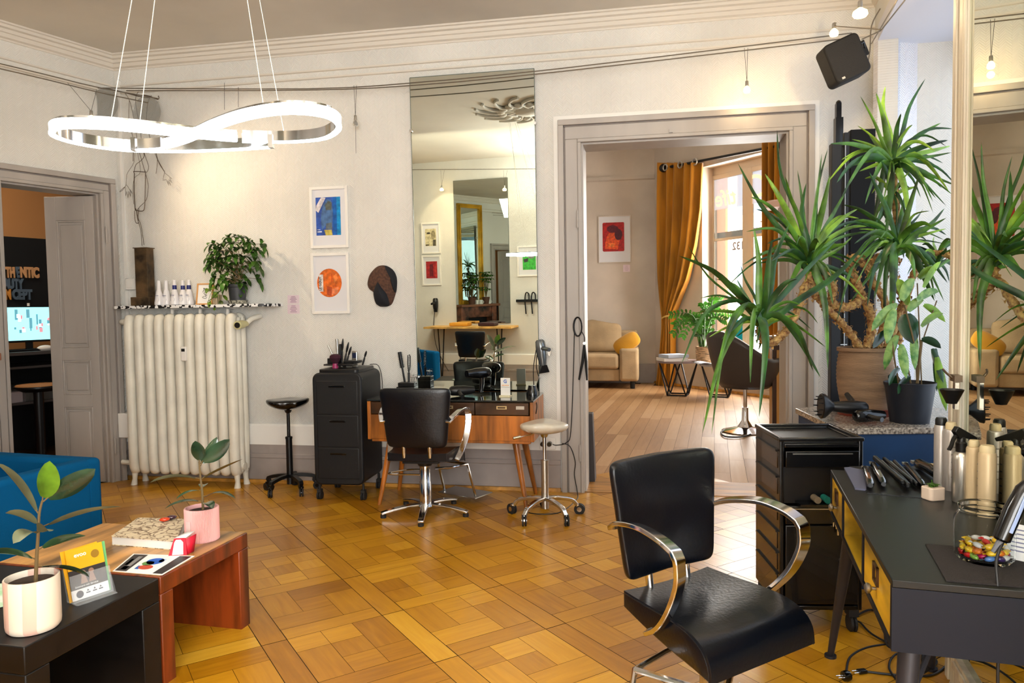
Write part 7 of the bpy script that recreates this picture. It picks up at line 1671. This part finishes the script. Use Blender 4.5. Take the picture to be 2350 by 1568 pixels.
# office desk, monitor, stool
kd = OK_-.5
def of(u, v, k): return op(u, v, k)
ds_, dz_ = os_(60, 808, kd-.3)
od = thing('office_desk', 'dark office desk with open shelves beyond the left doorway', 'desk', office(0, kd, 0), LROT); s1_ = os_(128, 800, kd-.3)[0]+.5; s0_ = os_(0, 800, kd-.3)[0]-.4
ODM = mat('desk_grey_laminate', (74, 68, 66), .5)
MB().b2((s0_, -.3, dz_-.03), (s1_, .45, dz_)).build('tabletop', ODM, od)
z2 = os_(60, 842, kd-.3)[1]; MB().b2((s0_+.3, -.25, z2-.02), (s1_, .4, z2)).build('shelf', ODM, od); z3 = os_(60, 925, kd-.3)[1]; MB().b2((s0_, -.25, z3-.02), (s1_, .4, z3)).build('shelf', ODM, od)
for x in (s0_, s0_+.3, s1_-.03): MB().b2((x, -.28, 0), (x+.03, .45, dz_-.03)).build('side_panel', ODM, od)
MB().b2((s0_, .4, 0), (s1_, .42, dz_-.03)).build('back_panel', ODK, od)
mk = kd+.0; ma_, mz_ = os_(4, 706, mk); mb_s, mzb = os_(127, 778, mk)
mo = thing('computer_monitor', 'lit computer monitor showing a pale blue calendar grid on the office desk', 'monitor', office((ma_+mb_s)/2, mk, 0), LROT)
mw = (mb_s-ma_); MB().b2((-mw/2-.012, -.0, mzb-.02), (mw/2+.012, .03, mz_+.012)).build('bezel', BLACK, mo, bev=.004)
SCR = mat('screen_glow', (150, 214, 222), .4, emit=(150, 226, 232), emit_s=1.3)
sc = MB().b2((-mw/2, -.003, mzb), (mw/2, -.0005, mz_)).build('screen', SCR, mo, smooth=False)
mb = MB(); ms_ = [mat('screen_blue', (96, 160, 176), .4, emit=(96, 160, 176), emit_s=.8), mat('screen_white', (236, 250, 250), .4, emit=(236, 250, 250), emit_s=1.2), mat('screen_pink', (220, 150, 160), .4, emit=(220, 150, 160), emit_s=.8)]
rq = random.Random(2)
for i in range(26):
    mb.cur = rq.choice((0, 0, 1, 1, 2)) if i > 6 else 0; x = -mw/2+mw*(.16+.78*rq.random()); z = mzb+(mz_-mzb)*(.12+.6*rq.random()); w = .012+.02*rq.random(); h = (.1 if mb.cur == 0 and i < 8 else .02+.03*rq.random())
    z2_ = min(z+h, mz_-.02); mb.poly([(x, -.004-.0001*i, z), (x+w, -.004-.0001*i, z), (x+w, -.004-.0001*i, z2_), (x, -.004-.0001*i, z2_)])
mb.build('calendar_blocks', ms_, mo, smooth=False)
MB().b2((-.03, .01, dz_+.01), (.03, .03, mzb)).build('stand', BLACK, mo); MB().b2((-.12, -.08, dz_), (.12, .1, dz_+.012)).build('foot', BLACK, mo); MB().cyl((.1*0, .0, mz_+.012), (0, 0, mz_+.04), .012, n=12).build('webcam', WHITE, mo)
p = of(45, 799, kd-.15); t = thing('keyboard', 'black keyboard on the office desk in front of the monitor', 'keyboard', V((p.x, p.y, dz_)), LROT); MB().box((0, 0, .01), (.4, .14, .018)).build('case', BLACK, t, bev=.003); mb = MB(); [mb.box((-.18+.024*i, -.05+.026*j, .021), (.019, .019, .006)) for i in range(16) for j in range(5)]; mb.build('keys', BLACKG, t)
p = of(104, 797, kd-.2); o = MB().ell((0, 0, .02), (.075, .045, .03)).build('white_mouse', WHITE, loc=V((p.x, p.y, dz_)), rotz=LROT); tag(o, 'white rounded mouse at the right of the keyboard', 'mouse')
ost = of(88, 900, 1.1); t = thing('office_stool', 'tan topped black stool in front of the office desk', 'stool', V((ost.x, ost.y, 0)), 0); zso = os_(88, 885, 1.1)[1]
MB().lathe([(0, zso-.06), (.12, zso-.05), (.19, zso-.015), (.19, zso), (.0, zso)], n=28).build('seat', BLACK, t); MB().lathe([(0, zso+.001), (.175, zso+.001), (.17, zso+.01), (0, zso+.012)], n=28).build('seat_pad', mat('tan_pad', (168, 118, 68), .6), t)
mb = MB(); mb.cyl((0, 0, .08), (0, 0, zso-.04), .04, n=14); mb.build('column', BLACK, t)
for k in range(4): a = k*pi/2+.3; MB().tube([(0, 0, .1), (.14*cos(a), .14*sin(a), .07), (.24*cos(a), .24*sin(a), .02)], .016, 8).build('leg', BLACK, t)
for (u, v, w, h, c, lb) in ((18, 905, .22, .1, (196, 186, 190), 'small pale box on the lower shelf at the left'), (78, 898, .3, .16, (90, 92, 90), 'grey storage box on the lower shelf')):
    p = of(u, v+20, kd-.1); o = MB().b2((-w/2, -.1, 0), (w/2, .12, h)).build('storage_box', mat('box_%d' % c[0], c, .6), loc=V((p.x, p.y, z3)), rotz=LROT, bev=.003); tag(o, lb, 'box')
# ============================================================ opposite wall, seen in the tall mirror
OROT = atan2(OX.y, OX.x)
def osz(u, v): p = MO(u, v); return (p-OPIV).dot(OX), p.z
def orect(u0, v0, u1, v1):
    a, za = osz(u0, v0); b, zb2 = osz(u1, v1); return min(a, b), max(a, b), min(za, zb2), max(za, zb2)
x0, x1, z0, z1 = orect(1041, 416, 1172, 745); z0 = .95
om = thing('wall_mirror', 'tall mirror on the opposite wall, seen inside the back wall mirror', 'mirror', OPIV+V((0, 0, 0)), OROT)
MB().b2((x0, -.02, z0), (x1, -.014, z1)).build('pane', MIRROR, om, smooth=False)
mb = MB(); mb.b2((x0-.003, -.021, z0), (x0, -.001, z1)); mb.b2((x1, -.021, z0), (x1+.003, -.001, z1)); mb.b2((x0, -.021, z1), (x1, -.001, z1+.003)); mb.build('edge', mat('glass_edge', (92, 104, 96), .2), om)
x0, x1, z0, z1 = orect(967, 512, 1012, 582); framed('white framed cream and black sketch on the opposite wall, seen in the mirror', OPIV, OROT, x0, x1, z0, z1, .025, [(rect(.22, .8, .25, .8), (206, 196, 160)), (rect(.24, .4, .25, .45), (90, 84, 70)), (disc(.38, .6, .12, .14), (150, 140, 110)), (rect(.6, .78, .27, .3), (50, 46, 40)), (disc(.62, .66, .1, .03), (60, 56, 48))])
x0, x1, z0, z1 = orect(968, 587, 1014, 655); framed('white framed dark red print on the opposite wall, seen in the mirror', OPIV, OROT, x0, x1, z0, z1, .025, [(rect(.2, .78, .24, .8), (170, 36, 40)), ([(.4, .3), (.6, .3), (.58, .7), (.42, .72)], (110, 24, 36)), ([(.22, .76), (.34, .6), (.3, .3), (.24, .3)], (200, 60, 50))])
x0, x1, z0, z1 = orect(1187, 565, 1240, 634); framed('white framed green print on the opposite wall, seen in the mirror', OPIV, OROT, x0, x1, z0, z1, .025, [(rect(.18, .76, .22, .8), (60, 180, 60)), (disc(.38, .68, .18, .1), (130, 130, 126)), ([(.5, .6), (.72, .56), (.7, .46), (.54, .48)], (60, 60, 58))])
# folding shelf desk under the mirror
x0, x1, z0, z1 = orect(995, 745, 1190, 752); zz_ = .86
os1 = thing('wall_desk', 'light wooden wall desk opposite, seen in the tall mirror', 'desk', OPIV, OROT)
zt2 = osz(1000, 747)[1]
MB().b2((x0, -.40, zt2-.03), (x1, -.001, zt2)).build('tabletop', mat('yellow_pine', (226, 176, 96), .45, noise_s=8, noise_a=.12), os1, bev=.002)
mb = MB(); [mb.tube([(x, -.05, zt2-.03), (x+.0, -.3, zt2-.03), (x, -.2, .01), (x, -.05, zt2-.03)], .01, 6) for x in (x0+.25, x1-.2)]; mb.build('wire_trestle', BLACK, os1)
for (xx, c, w, lb) in ((.3, (60, 28, 30), .26, 'dark red bag lying on the opposite wall desk'), (.62, (230, 160, 50), .3, 'orange folder lying on the opposite wall desk')):
    o = MB().box((0, 0, .03), (w, .2, .05)).build('folder' if c[0] > 100 else 'bag', mat('odk_%d' % c[0], c, .6), loc=OPIV+OX*(x0+(x1-x0)*xx)+ON*.2+V((0, 0, zt2)), rotz=OROT, bev=.01); tag(o, lb, 'folder' if c[0] > 100 else 'bag')
pd = MO(1004, 700); dryer('black hair dryer on the opposite wall, seen in the tall mirror', pd+ON*.08, aimR((0, 0, -1), -ON), BLACK, 'none', s=1.1)
o = MB().tube(smoothpath([pd+ON*.06, MO(997, 740)+ON*.03, MO(1002, 790)+ON*.03, MO(1020, 830)+ON*.05, MO(1035, 850)+ON*.1], 5), .005, 6).build('cable', CABLE); tag(o, 'black cord hanging down the opposite wall, seen in the mirror', 'cord')
pd2 = MO(1223, 690)
t = thing('iron_rack', 'black rack with hanging irons on the opposite wall, seen in the mirror', 'rack', pd2, OROT); MB().b2((-.2, -.06, -.02), (.25, -.001, .02)).build('bar', BLACK, t)
mb = MB(); [mb.tube(smoothpath([(x, -.04, .02), (x, -.05, .1), (x+.04, -.05, .12), (x+.06, -.05, .02), (x+.05, -.04, -.2)], 4), .01, 6) for x in (-.05, .05)]; mb.build('irons', BLACK, t)
# salon chair in front of the opposite desk
q = MZ(1075, 740, .87)
salon_chair('black salon chair at the opposite wall, seen in the tall mirror', V((OPIV+OX*((x0+x1)/2-.15)+ON*.62).xy.to_3d(), ), 196, 200) if False else None
oc = OPIV+OX*(x0+(x1-x0)*.55-.25)+ON*.52; oc.z = 0
salon_chair('black salon chair at the opposite wall desk, seen in the tall mirror', oc, math.degrees(atan2(-ON.x, -ON.y)), math.degrees(atan2(-ON.x, -ON.y))+20)
# fireplace with gilt mirror on the left wall, seen in the double reflection
fs0, fs1 = -2.02, -1.29; MZ0 = 1.12
def LPt2(s, z, out): return Lp(s, z, out)
fp = thing('fireplace', 'dark marble fireplace with wooden mantel on the left wall, seen only in mirrors', 'fireplace', L0, LROT)
MARB = mat('brown_marble', (110, 66, 48), .3, noise_s=6, noise_a=.5)
mb = MB(); mb.b2((fs0-.2, -.3, 0), (fs0, -.001, MZ0-.05)); mb.b2((fs1-.0, -.3, 0), (fs1+.14, -.001, MZ0-.05)); mb.b2((fs0, -.28, MZ0-.28), (fs1, -.001, MZ0-.05)); mb.build('surround', MARB, fp, bev=.006)
MB().b2((fs0, -.12, 0), (fs1, -.001, MZ0-.28)).build('hearth_back', BLACK, fp); MB().b2((fs0-.24, -.36, MZ0-.05), (fs1+.2, -.001, MZ0)).build('mantel_shelf', mat('mantel_wood', (130, 84, 60), .4), fp, bev=.006)
GILTF = mat('gilt_frame', (214, 160, 40), .4, metal=.5, noise_s=4, noise_a=.12)
gm = thing('gilt_mirror', 'tall gilt framed mirror on the mantel, seen only in mirrors', 'mirror', L0, LROT)
gz1 = 3.28
mb = MB(); w = .085
mb.b2((fs0, -.06, MZ0), (fs0+w, -.002, gz1)); mb.b2((fs1-w, -.06, MZ0), (fs1, -.002, gz1)); mb.b2((fs0+w, -.06, gz1-w), (fs1-w, -.002, gz1)); mb.b2((fs0+w, -.06, MZ0), (fs1-w, -.002, MZ0+w)); mb.b2((fs0+w*.35, -.08, MZ0), (fs0+w*.6, -.06, gz1-w*.35)); mb.b2((fs1-w*.6, -.08, MZ0), (fs1-w*.35, -.06, gz1-w*.35)); mb.b2((fs0+w*.6, -.08, gz1-w*.6), (fs1-w*.6, -.06, gz1-w*.35)); mb.build('frame', GILTF, gm, bev=.008)
MB().b2((fs0+w, -.02, MZ0+w), (fs1-w, -.015, gz1-w)).build('pane', MIRROR, gm, smooth=False)
for (s_, lb) in ((-1.42, 'bushy green potted plant on the mantel, right one, seen only in mirrors'), (-1.85, 'bushy green potted plant on the mantel, left one, seen only in mirrors')):
    t = thing('potted_plant', lb, 'plant', Lp(s_, MZ0, .24), LROT); MB().lathe([(0, 0), (.06, 0), (.085, .15), (.075, .15), (0, .13)], n=24).build('pot', mat('brown_pot', (96, 60, 44), .6), t)
    st = MB(); lf = MB(); rr = random.Random(int(s_*100))
    for k in range(16):
        p = V((rr.uniform(-.16, .16), rr.uniform(-.08, .08), .3+rr.random()*.4)); st.tube([(0, 0, .12), p*.6+V((0, 0, .1)), p], .004, 5); compound(lf, p, (0, 0, 1), 6, .13, .05, .4, rr)
    st.build('stems', STEM, t); lf.build('leaves', GREEN, t)
for i in range(3):
    t = thing('mug', 'white mug on the mantel, %s, seen only in mirrors' % ('left of three', 'middle of three', 'right of three')[i], 'mug', Lp(-1.72+.12*i+(.13 if i == 2 else 0), MZ0, .26), 0, 'mugs on the mantel'); MB().lathe([(0, 0), (.04, 0), (.042, .09), (.037, .09), (.035, .01), (0, .01)], n=20).build('body', WHITE, t); MB().tube([(.04+.025*sin(a*pi/6), 0, .045+.028*cos(a*pi/6)) for a in range(7)], .006, 6).build('handle', WHITE, t)
# plaster rosette on the ceiling (seen in the tall mirror)
rm = MB()
def MC(u, v):
    d = ray(u, v); h = CAM+d*((MP0-CAM).dot(MNB)/d.dot(MNB)); d2 = refl(d, MNB); return h+d2*((CEIL-h.z)/d2.z)
rc = MC(1212, 252); 
t = thing('ceiling_rosette', 'ornate plaster ceiling rosette, seen in the tall mirror', 'ceiling ornament', V((rc.x, rc.y, CEIL)))
mb = MB(); 
for k in range(16):
    a = 2*pi*k/16; d = V((cos(a), sin(a), 0)); mb.tube(smoothpath([d*.15+V((0, 0, -.01)), d*.35+V((-d.y, d.x, 0))*.08+V((0, 0, -.02)), d*.52+V((0, 0, -.015)), d*.58+V((d.y, -d.x, 0))*.1+V((0, 0, -.01))], 4), .016, 6); mb.ell(d*.3+V((0, 0, -.02)), (.05, .05, .03), n=10, m=6)
mb.lathe([(0, -.06), (.12, -.05), (.15, -.02), (.15, 0)], n=30); mb.build('ornament', CORN, t, ang=60)
# ============================================================ lights
def area(name, loc, direction, sx, sy, power, col=(1, 1, 1)):
    l = bpy.data.lights.new(name, 'AREA'); l.shape = 'RECTANGLE'; l.size = sx; l.size_y = sy; l.energy = power; l.color = col
    o = bpy.data.objects.new(name, l); COL.objects.link(o); o.location = loc; o.rotation_euler = V(direction).to_track_quat('-Z', 'Y').to_euler(); return o
# added soft fill, set in invented window openings behind the camera
area('rear_fill_light', V((.2, -2.62, 1.8)), (-.15, 1, .05), 2.3, 2.2, 205, (1, .99, .955))
area('side_fill_light', V((1.9, -1.45, 1.8)), (-1, .5, 0), 1.6, 2.2, 60, (1, .97, .93))
# recess window
wc_ = (pB+pD)/2; nrm = V((-wd.y, wd.x, 0)).normalized(); nrm = nrm if nrm.dot(V((-1, 0, 0))) > 0 else -nrm
area('recess_window_light', wc_+nrm*.02+V((0, 0, 1.75)), nrm, wl*.9, 2.3, 26, (.74, .85, 1))
# second room window
area('second_window_light', R2C+W2X*((wo0+wo1)/2)-W2N*.15+V((0, 0, (wz0+wz1)/2)), W2N, (wo1-wo0)*.85, wz1-wz0-.3, 190, (1, .96, .9))
area('second_room_fill', R2C+W2X*3.9+W2N*.3+V((0, 0, 2.2)), W2N, 1.2, 2.3, 22, (1, .95, .88))
area('office_light', office(-.6, 1.2, CEIL-.1), (0, 0, -1), .6, .6, 26, (1, .8, .6))
def spotl(name, loc, tgt, power, col, ang, blend=.5, size=.02):
    l = bpy.data.lights.new(name, 'SPOT'); l.energy = power; l.color = col; l.spot_size = radians(ang); l.spot_blend = blend; l.shadow_soft_size = size
    o = bpy.data.objects.new(name, l); COL.objects.link(o); o.location = loc; o.rotation_euler = (V(tgt)-V(loc)).to_track_quat('-Z', 'Y').to_euler(); return o
sl = PY(212, 280, 5.2)
spotl('left_bulb_beam', sl+V((.02, -.0, -.03)), onb(680, 560, 0), 40, (1, .76, .5), 120, 1.0)
area('opposite_wall_fill', V((-2.2, 2.5, 2.95)), (-.15, -1, -.75), 1.2, .4, 40, (1, .88, .7))  # added fill to brighten the opposite wall, no lamp hangs here
area('ceiling_fill', V((-.5, .5, 2.55)), (-.1, .3, 1), 1.2, .8, 85, (1, .97, .92))  # added upward fill to lift the ceiling, not a fitting in the room
spotl('opposite_bulb_beam', MO(1035, 440)+ON*.25, MO(1030, 500), 40, (1, .74, .45), 110, .9)
for (u, v, lb) in ((1025, 438, 'bulb over the opposite wall left of its mirror, seen in the tall mirror'), (1167, 438, 'bulb over the opposite wall mirror, seen in the tall mirror')):
    b = MO(u, v)+ON*.2; spot(lb, MO(u-2, 395)+ON*.2, b, V2=MO(u+6, 395)+ON*.2, r=.03)
cable('lighting cable across the opposite wall, seen in the tall mirror', [MO(900, 394)+ON*.2, MO(1260, 392)+ON*.2])
sb = PY(1974, 40, 3.7); spotl('corner_bulb_beam', sb+V((0, 0, -.08)), (2.0, 5.0, 2.0), 10, (1, .75, .45), 140, .9)
sp2 = onb(1714, 205, .2); 
# sky light from outside
world = bpy.data.worlds.new('world'); SC.world = world; world.use_nodes = True
wb = world.node_tree.nodes['Background']; sky = world.node_tree.nodes.new('ShaderNodeTexSky'); sky.sky_type = 'HOSEK_WILKIE'; sky.turbidity = 4; sky.sun_direction = (.3, .2, .7)
world.node_tree.links.new(sky.outputs[0], wb.inputs[0]); wb.inputs[1].default_value = 1.6
SC.view_settings.view_transform = 'Standard'; SC.view_settings.look = 'None'; SC.view_settings.exposure = .33; SC.view_settings.gamma = 1.0
SC.cycles.max_bounces = 6; SC.cycles.diffuse_bounces = 3; SC.cycles.glossy_bounces = 4; SC.cycles.transmission_bounces = 6; SC.cycles.use_adaptive_sampling = True; SC.cycles.adaptive_threshold = .1; SC.cycles.adaptive_min_samples = 16; SC.cycles.transparent_max_bounces = 8
SC.cycles.caustics_reflective = False; SC.cycles.caustics_refractive = False; SC.cycles.sample_clamp_indirect = 6; SC.cycles.use_denoising = True
# glass that must let daylight through gets no shadow-casting caustics
for o in bpy.data.objects:
    if o.type == 'MESH' and o.name.split('.')[0] in ('window_pane', 'pane') and GLASS.name in [m.name for m in o.data.materials if m]: o.visible_shadow = False
